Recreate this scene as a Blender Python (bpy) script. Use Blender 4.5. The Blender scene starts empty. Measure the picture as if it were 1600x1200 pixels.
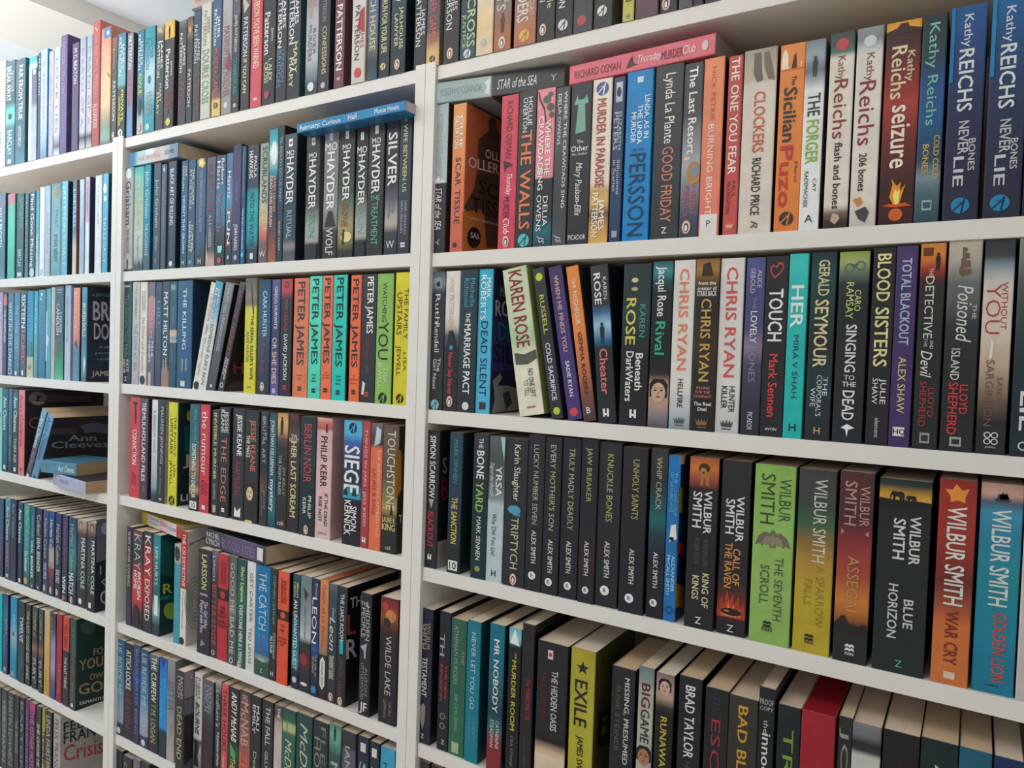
# A wall of white bookcases packed with paperbacks, seen at an angle.
import bpy, bmesh, math, random, json
from mathutils import Vector, Matrix

S = bpy.context.scene
C = S.collection
# ------------------------------------------------------------------ camera
cam_d = bpy.data.cameras.new('camera')
cam = bpy.data.objects.new('camera', cam_d)
C.objects.link(cam)
cam_d.sensor_fit = 'HORIZONTAL'
cam_d.sensor_width = 36.0
cam_d.lens = 1155.93 / 1600 * 36.0
cam_d.clip_start = 0.02
R_ = Vector((0.84532388, 0.53323783, 0.03293872))
U_ = Vector((-0.04446437, 0.00878017, 0.99897239))
F_ = Vector((-0.53240066, 0.84591981, -0.03113218))
M = Matrix((R_, U_, -F_)).transposed().to_4x4()
M.translation = Vector((0.70231, -0.85035, 1.59488))
cam.matrix_world = M
S.camera = cam
# ------------------------------------------------------------------ world, lights, exposure
S.view_settings.view_transform = 'Standard'
S.view_settings.look = 'None'
S.view_settings.gamma = 1.0
S.view_settings.use_curve_mapping = False
S.view_settings.exposure = -0.18
W = bpy.data.worlds.new('world')
S.world = W
W.use_nodes = True
bg = W.node_tree.nodes['Background']
bg.inputs[0].default_value = (1.0, 0.985, 0.955, 1)
bg.inputs[1].default_value = 0.56

def area(name, loc, target, sx, sy, power, col):
    d = bpy.data.lights.new(name, 'AREA')
    d.shape = 'RECTANGLE'
    d.size = sx
    d.size_y = sy
    d.energy = power
    d.color = col
    o = bpy.data.objects.new(name, d)
    C.objects.link(o)
    o.location = loc
    o.rotation_euler = (Vector(target) - Vector(loc)).to_track_quat('-Z', 'Y').to_euler()
    return o
area('window_daylight', (-3.2, -1.15, 2.0), (-0.4, 0.0, 1.7), 1.5, 1.2, 17.0, (0.40, 0.82, 1.0))
area('ceiling_bounce_fill', (-1.9, -0.8, 1.8), (-1.9, -0.8, 3.0), 1.6, 1.0, 35.0, (1.0, 0.99, 0.99))  # added fill aimed upward, stands in for daylight bounced off the ceiling
area('ceiling_lamp', (-0.1, -1.05, 2.50), (0.0, -0.35, 1.3), 1.3, 0.5, 10.5, (1.0, 0.93, 0.86))

# ------------------------------------------------------------------ helpers
def lin(c):
    return c / 12.92 if c <= 0.04045 else ((c + 0.055) / 1.055) ** 2.4
_hc = {}
def rgb(h):
    if h in _hc: return _hc[h]
    s = h.lstrip('#')
    if len(s) == 3: s = ''.join(ch * 2 for ch in s)
    v = tuple(lin(int(s[i:i + 2], 16) / 255) for i in (0, 2, 4))
    _hc[h] = v
    return v
def mixc(a, b, t): return tuple(x + (y - x) * t for x, y in zip(a, b))

def nodes_mat(name, rough=0.4, spec=0.5):
    m = bpy.data.materials.new(name)
    m.use_nodes = True
    nt = m.node_tree
    b = nt.nodes['Principled BSDF']
    b.inputs['Roughness'].default_value = rough
    b.inputs['Specular IOR Level'].default_value = spec
    return m, nt, b
def N(nt, t, **kw):
    n = nt.nodes.new(t)
    for k, v in kw.items(): setattr(n, k, v)
    return n

def cover_material(name, rough, spec, mottle):
    m, nt, b = nodes_mat(name, rough, spec)
    a = N(nt, 'ShaderNodeAttribute', attribute_name='col')
    tc = N(nt, 'ShaderNodeTexCoord')
    nz = N(nt, 'ShaderNodeTexNoise')
    nz.inputs['Scale'].default_value = 45
    nz.inputs['Detail'].default_value = 6
    nt.links.new(tc.outputs['Object'], nz.inputs['Vector'])
    mr = N(nt, 'ShaderNodeMapRange')
    mr.inputs['From Min'].default_value = 0.3
    mr.inputs['From Max'].default_value = 0.7
    mr.inputs['To Min'].default_value = 1 - mottle
    mr.inputs['To Max'].default_value = 1 + mottle
    nt.links.new(nz.outputs['Fac'], mr.inputs['Value'])
    mul = N(nt, 'ShaderNodeVectorMath', operation='SCALE')
    nt.links.new(a.outputs['Color'], mul.inputs[0])
    nt.links.new(mr.outputs['Result'], mul.inputs['Scale'])
    nt.links.new(mul.outputs['Vector'], b.inputs['Base Color'])
    # worn paper: tiny scuffs and creases in the gloss
    n2 = N(nt, 'ShaderNodeTexNoise')
    n2.inputs['Scale'].default_value = 260
    n2.inputs['Detail'].default_value = 3
    nt.links.new(tc.outputs['Object'], n2.inputs['Vector'])
    mp = N(nt, 'ShaderNodeMapping')
    mp.inputs['Scale'].default_value = (900, 60, 12)
    nt.links.new(tc.outputs['Object'], mp.inputs['Vector'])
    n3 = N(nt, 'ShaderNodeTexNoise')
    n3.inputs['Scale'].default_value = 1
    nt.links.new(mp.outputs['Vector'], n3.inputs['Vector'])
    ad = N(nt, 'ShaderNodeMath', operation='ADD')
    nt.links.new(n2.outputs['Fac'], ad.inputs[0])
    nt.links.new(n3.outputs['Fac'], ad.inputs[1])
    bp = N(nt, 'ShaderNodeBump')
    bp.inputs['Strength'].default_value = 0.12
    bp.inputs['Distance'].default_value = 0.0006
    nt.links.new(ad.outputs[0], bp.inputs['Height'])
    nt.links.new(bp.outputs['Normal'], b.inputs['Normal'])
    return m
M_COVER = cover_material('printed_cover', 0.40, 0.35, 0.10)
#M_PRINT = cover_material('printed_ink', 0.42, 0.35, 0.04)

def page_material():
    m, nt, b = nodes_mat('paper_pages', 0.9, 0.1)
    a = N(nt, 'ShaderNodeAttribute', attribute_name='col')
    tc = N(nt, 'ShaderNodeTexCoord')
    mp = N(nt, 'ShaderNodeMapping')
    mp.inputs['Scale'].default_value = (1600, 9, 9)
    nt.links.new(tc.outputs['Object'], mp.inputs['Vector'])
    nz = N(nt, 'ShaderNodeTexNoise')
    nz.inputs['Scale'].default_value = 1
    nz.inputs['Detail'].default_value = 2
    nt.links.new(mp.outputs['Vector'], nz.inputs['Vector'])
    mr = N(nt, 'ShaderNodeMapRange')
    mr.inputs['To Min'].default_value = 0.88
    mr.inputs['To Max'].default_value = 1.06
    nt.links.new(nz.outputs['Fac'], mr.inputs['Value'])
    mul = N(nt, 'ShaderNodeVectorMath', operation='SCALE')
    nt.links.new(a.outputs['Color'], mul.inputs[0])
    nt.links.new(mr.outputs['Result'], mul.inputs['Scale'])
    nt.links.new(mul.outputs['Vector'], b.inputs['Base Color'])
    return m
M_PAGE = page_material()

def plain(name, col, rough, spec, var, scale, bump=0.05):
    m, nt, b = nodes_mat(name, rough, spec)
    tc = N(nt, 'ShaderNodeTexCoord')
    nz = N(nt, 'ShaderNodeTexNoise')
    nz.inputs['Scale'].default_value = scale
    nz.inputs['Detail'].default_value = 5
    nt.links.new(tc.outputs['Object'], nz.inputs['Vector'])
    cr = N(nt, 'ShaderNodeValToRGB')
    c = rgb(col)
    cr.color_ramp.elements[0].position = 0.3
    cr.color_ramp.elements[1].position = 0.7
    cr.color_ramp.elements[0].color = tuple(x * (1 - var) for x in c) + (1,)
    cr.color_ramp.elements[1].color = tuple(min(1, x * (1 + var)) for x in c) + (1,)
    nt.links.new(nz.outputs['Fac'], cr.inputs['Fac'])
    nt.links.new(cr.outputs['Color'], b.inputs['Base Color'])
    bp = N(nt, 'ShaderNodeBump')
    bp.inputs['Strength'].default_value = bump
    bp.inputs['Distance'].default_value = 0.001
    nt.links.new(nz.outputs['Fac'], bp.inputs['Height'])
    nt.links.new(bp.outputs['Normal'], b.inputs['Normal'])
    return m
M_WHITE = plain('white_laminate', '#e5e2dc', 0.45, 0.4, 0.025, 30)
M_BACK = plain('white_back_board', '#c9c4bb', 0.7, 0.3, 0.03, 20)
M_GAP = plain('dark_joint', '#2a2826', 0.9, 0.1, 0.05, 20)
M_WALL = plain('painted_wall', '#dfe3e4', 0.9, 0.1, 0.02, 6)
M_CEIL = plain('painted_ceiling', '#f2f6fc', 0.9, 0.1, 0.015, 5)
M_BEAM = plain('painted_beam', '#ece7e0', 0.9, 0.1, 0.015, 5)
M_FLOOR = plain('pale_carpet', '#ddd3c6', 0.95, 0.1, 0.08, 90)

def obj(name, me, parent=None, mats=()):
    o = bpy.data.objects.new(name, me)
    C.objects.link(o)
    for m in mats: me.materials.append(m)
    if parent is not None: o.parent = parent
    return o

def box_mesh(name, x0, x1, y0, y1, z0, z1, bev=0.0006):
    bm = bmesh.new()
    bmesh.ops.create_cube(bm, size=1)
    for v in bm.verts:
        v.co = Vector(((x0 + x1) / 2 + v.co.x * (x1 - x0), (y0 + y1) / 2 + v.co.y * (y1 - y0), (z0 + z1) / 2 + v.co.z * (z1 - z0)))
    if bev: bmesh.ops.bevel(bm, geom=list(bm.edges), offset=bev, segments=2, affect='EDGES', profile=0.5)
    me = bpy.data.meshes.new(name)
    bm.to_mesh(me)
    bm.free()
    return me

# ------------------------------------------------------------------ room shell
def struct(name, x0, x1, y0, y1, z0, z1, mat):
    o = obj(name, box_mesh(name, x0, x1, y0, y1, z0, z1, 0), None, (mat,))
    o['kind'] = 'structure'
    return o
struct('floor', -4.2, 3.0, -3.2, 1.5, -0.06, 0.0, M_FLOOR)
struct('ceiling', -4.2, 3.0, -3.2, 1.5, 2.580, 2.66, M_CEIL)
struct('wall_back', -4.2, 3.0, 1.4, 1.5, 0.0, 2.58, M_WALL)
bm_ = struct('trim_1', -1.85, -1.50, -3.2, 1.4, 2.520, 2.580, M_BEAM)
bm_['label'] = 'shallow boxed beam across the ceiling above the far bookcase'

# ------------------------------------------------------------------ bookcases
BOARD = {'R': [2.0189, 1.7483, 1.5193, 1.2853, 1.0201, 0.782, 0.548, 0.312, 0.082],
         'M': [2.0207, 1.7505, 1.5221, 1.293, 1.0283, 0.7923, 0.5543, 0.312, 0.082],
         'L': [2.0178, 1.7513, 1.5194, 1.2866, 1.0273, 0.794, 0.558, 0.312, 0.082]}
TH = 0.0198
def bookcase(key, x0, label):
    e = bpy.data.objects.new('bookcase', None)
    C.objects.link(e)
    e.location = (x0, 0, 0)
    e['label'] = label
    e['category'] = 'bookcase'
    e['group'] = 'white bookcases standing side by side'
    w = 0.8
    for a, b in ((0.0003, 0.0187), (w - 0.0187, w - 0.0003)):
        obj('side_panel', box_mesh('side_panel', a, b, 0, 0.28, 0, 2.0245), e, (M_WHITE,))
    obj('back_panel', box_mesh('back_panel', 0.0187, w - 0.0187, 0.270, 0.276, 0.082, 2.012, 0), e, (M_BACK,))
    for i, z in enumerate(BOARD[key]):
        nm = 'top_panel' if i == 0 else 'shelf'
        obj(nm, box_mesh(nm, 0.0196, w - 0.0196, 0.004, 0.269, z - TH, z), e, (M_WHITE,))
    obj('plinth', box_mesh('plinth', 0.0187, w - 0.0187, 0.02, 0.036, 0.0, 0.062), e, (M_WHITE,))
    # shelf pin holes drilled in the side panels
    bm = bmesh.new()
    z = 0.32
    while z < 1.98:
        for yy in (0.034, 0.232):
            for sx, px in ((1, 0.0188), (-1, w - 0.0188)):
                vs = [bm.verts.new((px + sx * 0.0001, yy + 0.0025 * math.cos(t), z + 0.0025 * math.sin(t))) for t in [k * math.pi / 4 for k in range(8)]]
                bm.faces.new(vs if sx > 0 else vs[::-1])
        z += 0.0955
    me = bpy.data.meshes.new('pin_holes')
    bm.to_mesh(me); bm.free()
    p = obj('pin_holes', me, e, (M_GAP,))
    p['kind'] = 'stuff'
    return e
bookcase('R', 0.0, 'near white bookcase, the widest in view')
bookcase('M', -0.8, 'middle white bookcase between the near and the far one')
bookcase('L', -1.6, 'far white bookcase, partly in view past the middle one')

# ------------------------------------------------------------------ lettering
_tx = {}
def text_mesh(s, style):
    """Vertices (2-D, cap height 1), faces and width of a word in the built-in font."""
    k = (s, style)
    if k in _tx: return _tx[k]
    cu = bpy.data.curves.new('t', 'FONT')
    cu.body = s
    cu.size = 1.0
    cu.resolution_u = 2
    if 'l' in style: cu.offset = -0.012
    if 'i' in style: cu.shear = 0.28
    o = bpy.data.objects.new('t', cu)
    me = bpy.data.meshes.new_from_object(o)
    vs = [(v.co.x, v.co.y, 0.0) for v in me.vertices]
    fs = [tuple(p.vertices) for p in me.polygons]
    bpy.data.objects.remove(o); bpy.data.curves.remove(cu); bpy.data.meshes.remove(me)
    if not vs:
        _tx[k] = ([], [], 1, 0, 1)
        return _tx[k]
    xs = [v[0] for v in vs]
    cap = 0.682
    x0 = min(xs)
    if 'b' in style:          # bolder weight: three slightly shifted copies of each glyph
        n = len(vs); d = 0.016
        base, bf = vs, fs
        vs = []; fs = []
        for q, (dx, dy) in enumerate(((-d, -d * .4), (d, -d * .4), (0, d * .8))):
            vs += [(x + dx, y + dy, q * 0.00004) for x, y, _ in base]
            fs += [tuple(i + q * n for i in f) for f in bf]
        x0 -= d; xs = [min(xs) - d, max(xs) + d]
    vs = [((x - x0) / cap, y / cap, l) for x, y, l in vs]
    lo = 0.0; hi = 1.0
    if len(s) > 3 and s.upper() != s and not any(ch.isupper() or ch in 'bdfhkl' for ch in s): hi = 0.76
    _tx[k] = (vs, fs, (max(xs) - x0) / cap, lo, hi)
    return _tx[k]

class Print:
    """Flat printed shapes collected into one mesh with a colour per face."""
    def __init__(self): self.v = []; self.f = []; self.c = []; self.n = 0
    def add(self, pts, faces, col):
        b = len(self.v)
        self.v += pts
        for f in faces:
            self.f.append(tuple(i + b for i in f)); self.c.append(col)
    def poly(self, pts, col): self.add(pts, [tuple(range(len(pts)))], col)
    def mesh(self, name):
        me = bpy.data.meshes.new(name)
        me.from_pydata(self.v, [], self.f)
        a = me.color_attributes.new('col', 'FLOAT_COLOR', 'CORNER')
        flat = []
        for f, c in zip(self.f, self.c): flat += list(c + (1.0,)) * len(f)
        a.data.foreach_set('color', flat)
        return me

def ngon(cx, cy, rx, ry, n=14, a0=0.0):
    return [(cx + rx * math.cos(a0 + t * 2 * math.pi / n), cy + ry * math.sin(a0 + t * 2 * math.pi / n)) for t in range(n)]

def spine_items(items, w, h, letters, pics):
    """Spine items; s runs down the spine 0..1, c across it 0..1. Everything is laid on y = just in front."""
    L = [0]
    def P3(x, z, l=0.0): return (x, -0.00018 - 0.0001 * L[0] - l, z)
    def shape(pr, pts2, col):
        # pts2 in metres on the spine, made counter-clockwise seen from -Y
        A = sum(a[0] * b[1] - b[0] * a[1] for a, b in zip(pts2, pts2[1:] + pts2[:1]))
        if A < 0: pts2 = pts2[::-1]
        pr.poly([P3(min(max(x, 0.0003), w - 0.0003), z) for x, z in pts2], rgb(col))
    for it in items.split(';'):
        it = it.strip()
        if not it: continue
        L[0] = min(L[0] + 1, 12)
        if it[0] == '@':
            a = it.split()
            k = a[0][1:]
            if k == 'pen':
                s, c = float(a[1]), float(a[2]); X = c * w; Z = h * (1 - s)
                r = min(w * 0.26, 0.0055)
                shape(pics, ngon(X, Z, r, r * 1.5, 18), a[3] if len(a) > 3 else '#d8946c'); L[0] += 1
                shape(pics, ngon(X, Z, r * 0.82, r * 1.32, 18), '#e6cfc0'); L[0] += 1
                shape(pics, ngon(X, Z - r * .1, r * 0.55, r * 0.98, 14), '#26242a'); L[0] += 1
                shape(pics, ngon(X - r * .02, Z - r * .2, r * 0.3, r * 0.72, 12), '#f2efec')
            elif k == 'arr':
                s, c, r = float(a[1]), float(a[2]), float(a[3]) * w; X = c * w; Z = h * (1 - s)
                shape(pics, ngon(X, Z, r, r, 20), a[4]); L[0] += 1
                t = r * 0.11
                shape(pics, [(X + r * .15 - t, Z - r * .95), (X + r * .15 + t, Z - r * .95), (X + r * .45 + t, Z + r * .8), (X + r * .45 - t, Z + r * .8)], a[5]); L[0] += 1
                shape(pics, [(X - r * .8, Z - r * .55), (X - r * .7, Z - r * .7), (X + r * .3, Z + r * .25), (X + r * .2, Z + r * .4)], a[5]); L[0] += 1
                shape(pics, [(X - r * .5, Z + r * .3), (X + r * .5, Z + r * .45), (X + r * .2, Z - r * .1), (X + r * .3, Z + r * .3)], a[5])
            elif k == 'o':
                s, c, r = float(a[1]), float(a[2]), float(a[3]) * w
                shape(pics, ngon(c * w, h * (1 - s), r, r, 16), a[4])
            elif k == 'oo':
                s, c, r = float(a[1]), float(a[2]), float(a[3]) * w
                o_ = ngon(c * w, h * (1 - s), r, r, 16); i_ = ngon(c * w, h * (1 - s), r * .7, r * .7, 16)
                for q in range(16):
                    shape(pics, [o_[q], o_[(q + 1) % 16], i_[(q + 1) % 16], i_[q]], a[4])
            elif k == 'e':
                s, c, rs, rc = map(float, a[1:5])
                shape(pics, ngon(c * w, h * (1 - s), rc * w, rs * h, 16), a[5])
            elif k == 'r':
                s0, c0, s1, c1 = map(float, a[1:5])
                shape(pics, [(c0 * w, h * (1 - s0)), (c0 * w, h * (1 - s1)), (c1 * w, h * (1 - s1)), (c1 * w, h * (1 - s0))], a[5])
            elif k == 'P':
                pts = [tuple(map(float, q.split(','))) for q in a[1:-1]]
                shape(pics, [(c * w, h * (1 - s)) for s, c in pts], a[-1])
            elif k == 'crown':
                s, c, r = float(a[1]), float(a[2]), float(a[3]) * w; X = c * w; Z = h * (1 - s)
                pts = [(-1, .8), (-.75, -.55), (.75, -.55), (1, .8), (.62, .1), (.5, .95), (.22, .1), (0, 1.05), (-.22, .1), (-.5, .95), (-.62, .1)]
                shape(pics, [(X + r * x, Z + r * .7 * y) for x, y in pts], a[4])
                shape(pics, [(X - r * .7, Z - r * .62), (X - r * .7, Z - r * .78), (X + r * .7, Z - r * .78), (X + r * .7, Z - r * .62)], a[4])
            elif k == 'pan':
                s, c = float(a[1]), float(a[2]); col = a[3] if len(a) > 3 else '#26262a'
                X = c * w; Z = h * (1 - s); r = min(w * .22, .0045)
                for dz in (.55, -.35):
                    shape(pics, [(X - r, Z + r * (dz - .3)), (X - r * .5, Z + r * (dz)), (X, Z + r * (dz - .3)), (X + r * .5, Z + r * dz), (X + r, Z + r * (dz - .3)),
                                 (X + r, Z + r * (dz + .25)), (X + r * .5, Z + r * (dz + .6)), (X, Z + r * (dz + .3)), (X - r * .5, Z + r * (dz + .6)), (X - r, Z + r * (dz + .25))], col)
            elif k == 'man':
                s, c, hh = map(float, a[1:4]); X = c * w; Z = h * (1 - s); H = hh * h / 2; r = H * .3
                shape(pics, ngon(X, Z + H * .82, H * .16, H * .18, 10), a[4])
                shape(pics, [(X - r * .8, Z + H * .5), (X - r * .3, Z + H * .66), (X + r * .3, Z + H * .66), (X + r * .8, Z + H * .5), (X + r * .7, Z - H * .1), (X + r * .45, Z - H), (X + r * .1, Z - H), (X, Z - H * .2), (X - r * .2, Z - H), (X - r * .6, Z - H), (X - r * .7, Z - H * .1)], a[4])
            elif k == 'H':
                s, c, r = float(a[1]), float(a[2]), float(a[3]) * w; X = c * w; Z = h * (1 - s)
                shape(pics, [(X - r, Z + r * 1.2), (X - r, Z - r * 1.2), (X - r * .3, Z - r * 1.2), (X - r * .3, Z - r * .7), (X + r * .3, Z - r * .7), (X + r * .3, Z - r * 1.2),
                             (X + r, Z - r * 1.2), (X + r, Z + r * 1.2), (X + r * .3, Z + r * 1.2), (X + r * .3, Z - r * .1), (X - r * .3, Z - r * .1), (X - r * .3, Z + r * 1.2)], a[4])
            elif k == 'star':
                s, c, r = float(a[1]), float(a[2]), float(a[3]) * w; X = c * w; Z = h * (1 - s)
                pts = []
                for q in range(10):
                    t = math.pi / 2 + q * math.pi / 5; rr = r if q % 2 == 0 else r * .42
                    pts.append((X + rr * math.cos(t), Z + rr * math.sin(t)))
                shape(pics, pts, a[4])
            elif k == 'face':
                s, c, hh = map(float, a[1:4]); X = c * w; Z = h * (1 - s); H = hh * h / 2; r = min(H * .72, w * .56)
                shape(pics, [(X - r * 1.1, Z - H * .5), (X - r * 1.15, Z + H * .6), (X - r * .6, Z + H * 1.05), (X + r * .6, Z + H * 1.05), (X + r * 1.15, Z + H * .6), (X + r * 1.1, Z - H * .5)], '#241e1e'); L[0] += 1
                shape(pics, ngon(X, Z - H * .12, r * .88, H * .88, 20), a[4]); L[0] += 1
                for sx in (-1, 1):
                    shape(pics, ngon(X + sx * r * .38, Z + H * .08, r * .2, H * .075, 10), '#3a2a26')
                    shape(pics, [(X + sx * r * .16, Z + H * .26), (X + sx * r * .56, Z + H * .28), (X + sx * r * .56, Z + H * .33), (X + sx * r * .16, Z + H * .31)], '#4c3a34')
                shape(pics, [(X - r * .1, Z - H * .27), (X + r * .14, Z - H * .27), (X + r * .1, Z - H * .05), (X + r * .02, Z + H * .02)], '#a07a68')
                shape(pics, ngon(X, Z - H * .48, r * .3, H * .085, 10), '#98504c')
            continue
        a = it.split(' ', 5)
        s0, s1, c = float(a[0]), float(a[1]), float(a[2])
        st = ''.join(ch for ch in a[3] if ch.isalpha()); hh = float(''.join(ch for ch in a[3] if not ch.isalpha()))
        col, s = a[4], a[5]
        vs, fs, tw, lo, hi = text_mesh(s, st.replace('u', ''))
        if not vs: continue
        if 'u' in st:
            ch = (s1 - s0) * h
            W = min(tw * ch, w * 0.84)
            k = W / tw
            Z0 = h * (1 - s1); X0 = c * w - W / 2
            pts = [P3(X0 + x * k, Z0 + y * ch, l) for x, y, l in vs]
        else:
            Ln = (s1 - s0) * h
            k = Ln / tw; ch = hh * w
            mid = (lo + hi) / 2
            # rotated clockwise: reading direction runs down, letter tops point to +X
            pts = [P3(c * w + (y - mid) * ch / (hi - lo), h * (1 - s0) - x * k, l) for x, y, l in vs]
        pts = [(min(max(p[0], 0.0002), w - 0.0002), p[1], p[2]) for p in pts]
        letters.add(pts, fs, rgb(col))

def cover_art(art, w, letters, pics):
    X = w + 0.0002
    n = 0
    for it in art:
        n += 1
        xx = X + n * 0.00006
        if it[0] == 'T':
            a, b, up, col, s = Vector(it[1]) / 1e3, Vector(it[2]) / 1e3, Vector(it[3]) / 1e3, it[4], it[5]
            vs, fs, tw, lo, hi = text_mesh(s, 'b')
            du = (b - a) / tw; dv = up - a
            letters.add([(xx + l,) + tuple(a + du * x + dv * y) for x, y, l in vs], fs, rgb(col))
        elif it[0] == 'P':
            pics.poly([(xx, q[0] / 1e3, q[1] / 1e3) for q in it[2]], rgb(it[1]))
        else:
            o_, i_ = it[2], it[3]; m = len(o_)
            for q in range(m):
                pics.poly([(xx, r[0] / 1e3, r[1] / 1e3) for r in (o_[q], o_[(q + 1) % m], i_[(q + 1) % m], i_[q])], rgb(it[1]))

# ------------------------------------------------------------------ books
def stops(txt):
    out = []
    for p in txt.split(','):
        c, s = p.strip().rsplit(' ', 1)
        out.append((float(s), rgb(c)))
    return out
def col_at(st, s):
    for (a, ca), (b, cb) in zip(st, st[1:]):
        if a <= s <= b:
            return mixc(ca, cb, (s - a) / (b - a)) if b > a else cb
    return st[-1][1] if s > st[-1][0] else st[0][1]

def cover_geom(w, h, d, st, side, rnd):
    """Spine strip with rounded hinges, front and back boards; colours per corner."""
    v, f, c = [], [], []
    cuts = sorted(set([0.0, 1.0] + [i / 10 for i in range(11)] + [a for a, _ in st]))
    e = min(0.0011, w * .1)
    prof = [(0.0, e * 1.0), (e * .35, e * .3), (e * 1.2, 0.0), (w - e * 1.2, 0.0), (w - e * .35, e * .3), (w, e * 1.0)]
    bow = min(0.0004, w * .02) * rnd.uniform(-1, 1)
    rows = []
    for s in cuts:
        row = []
        for x, y in prof: row.append(len(v)); v.append((x, y, h * (1 - s)))
        rows.append(row)
    for i in range(len(cuts) - 1):
        sa, sb = cuts[i], cuts[i + 1]
        ca, cb = col_at(st, sa + 1e-5), col_at(st, sb - 1e-5)
        for j in range(5):
            f.append((rows[i][j], rows[i + 1][j], rows[i + 1][j + 1], rows[i][j + 1]))
            k = 1.1 if j in (0, 4) else 1.0
            A = tuple(x * k + (.012 if k > 1 else 0) for x in ca); B = tuple(x * k + (.012 if k > 1 else 0) for x in cb)
            c.append((A, B, B, A))
    ec = mixc(col_at(st, 0.0), (.5, .47, .42), .3)
    t = 0.0004
    b = len(v)
    top = [(x, y, h) for x, y in prof] + [(w - t, e + .0006, h), (t, e + .0006, h)]
    v.extend(top); f.append(tuple(range(b, b + len(top)))); c.append(tuple([ec] * len(top)))
    b = len(v)
    bot = [(x, y, 0) for x, y in prof] + [(w - t, e + .0006, 0), (t, e + .0006, 0)]
    v.extend(bot); f.append(tuple(range(b, b + len(bot)))[::-1]); c.append(tuple([ec] * len(bot)))
    spine = (v, f, c)
    v, f, c = [], [], []
    def quad(p, col, col2=None):
        b = len(v); v.extend(p); f.append((b, b + 1, b + 2, b + 3)); col2 = col2 or col; c.append((col, col2, col2, col))
    for x0, x1, out in ((0, t, -1), (w - t, w, 1)):
        cc = side if out > 0 else None
        for i in range(len(cuts) - 1):
            za, zb = h * (1 - cuts[i]), h * (1 - cuts[i + 1])
            ca = cc or mixc(col_at(st, cuts[i] + 1e-5), (0.02, .02, .02), .3); cb = cc or mixc(col_at(st, cuts[i + 1] - 1e-5), (.02, .02, .02), .3)
            X = x1 if out > 0 else x0
            q = [(X, e, za), (X, e, zb), (X, d, zb), (X, d, za)]
            if out < 0: q = [(X, d, za), (X, d, zb), (X, e, zb), (X, e, za)]
            b = len(v); v.extend(q); f.append((b, b + 1, b + 2, b + 3)); c.append((ca, cb, cb, ca))
        ic = (0.6, 0.56, 0.5)
        X = x0 if out > 0 else x1
        q = [(X, e, h), (X, d, h), (X, d, 0), (X, e, 0)]
        if out < 0: q = q[::-1]
        quad(q, ic)
        ec = mixc(col_at(st, 0.0), (.5, .47, .42), .35)
        quad([(x0, e, h), (x1, e, h), (x1, d, h), (x0, d, h)], ec)
        quad([(x0, d, 0), (x1, d, 0), (x1, e, 0), (x0, e, 0)], ec)
        quad([(x0, d, 0), (x0, d, h), (x1, d, h), (x1, d, 0)], ec)
    return spine, (v, f, c)

def mesh_from(name, v, f, c):
    me = bpy.data.meshes.new(name)
    me.from_pydata(v, [], f)
    a = me.color_attributes.new('col', 'FLOAT_COLOR', 'CORNER')
    flat = []
    for cc in c:
        for x in cc: flat += [x[0], x[1], x[2], 1.0]
    a.data.foreach_set('color', flat)
    return me

def page_geom(w, h, d, col, rnd):
    t = 0.00045
    x0, x1, y0, y1, z0, z1 = t, w - t, 0.0016, d - 0.0012, 0.0005, h - rnd.uniform(0.0006, 0.0014)
    v = []; f = []; c = []
    n = 5
    sag = rnd.uniform(.0001, .0006)
    for k in range(n + 1):
        y = y0 + (y1 - y0) * k / n
        for x in (x0, x1):
            v.append((x, y, z1 - sag * math.sin(math.pi * k / n)))
    b = 2 * (n + 1)
    for k in range(n): f.append((2 * k, 2 * k + 1, 2 * k + 3, 2 * k + 2)); c.append([col] * 4)
    v += [(x0, y0, z0), (x1, y0, z0), (x1, y1, z0), (x0, y1, z0)]
    f += [(b + 3, b + 2, b + 1, b), (0, b, b + 1, 1), (2 * n + 1, b + 2, b + 3, 2 * n)]
    c += [[col] * 4] * 3
    f.append(tuple([2 * k for k in range(n, -1, -1)] + [b, b + 3][::1])[::-1]); c.append([col] * (n + 3))
    f.append(tuple([2 * k + 1 for k in range(n, -1, -1)] + [b + 1, b + 2])); c.append([col] * (n + 3))
    return v, f, c

def joined(geom, pr):
    v, f, c = geom
    b = len(v)
    v += pr.v
    f += [tuple(i + b for i in q) for q in pr.f]
    c += [[col] * len(q) for q, col in zip(pr.f, pr.c)]

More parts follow.
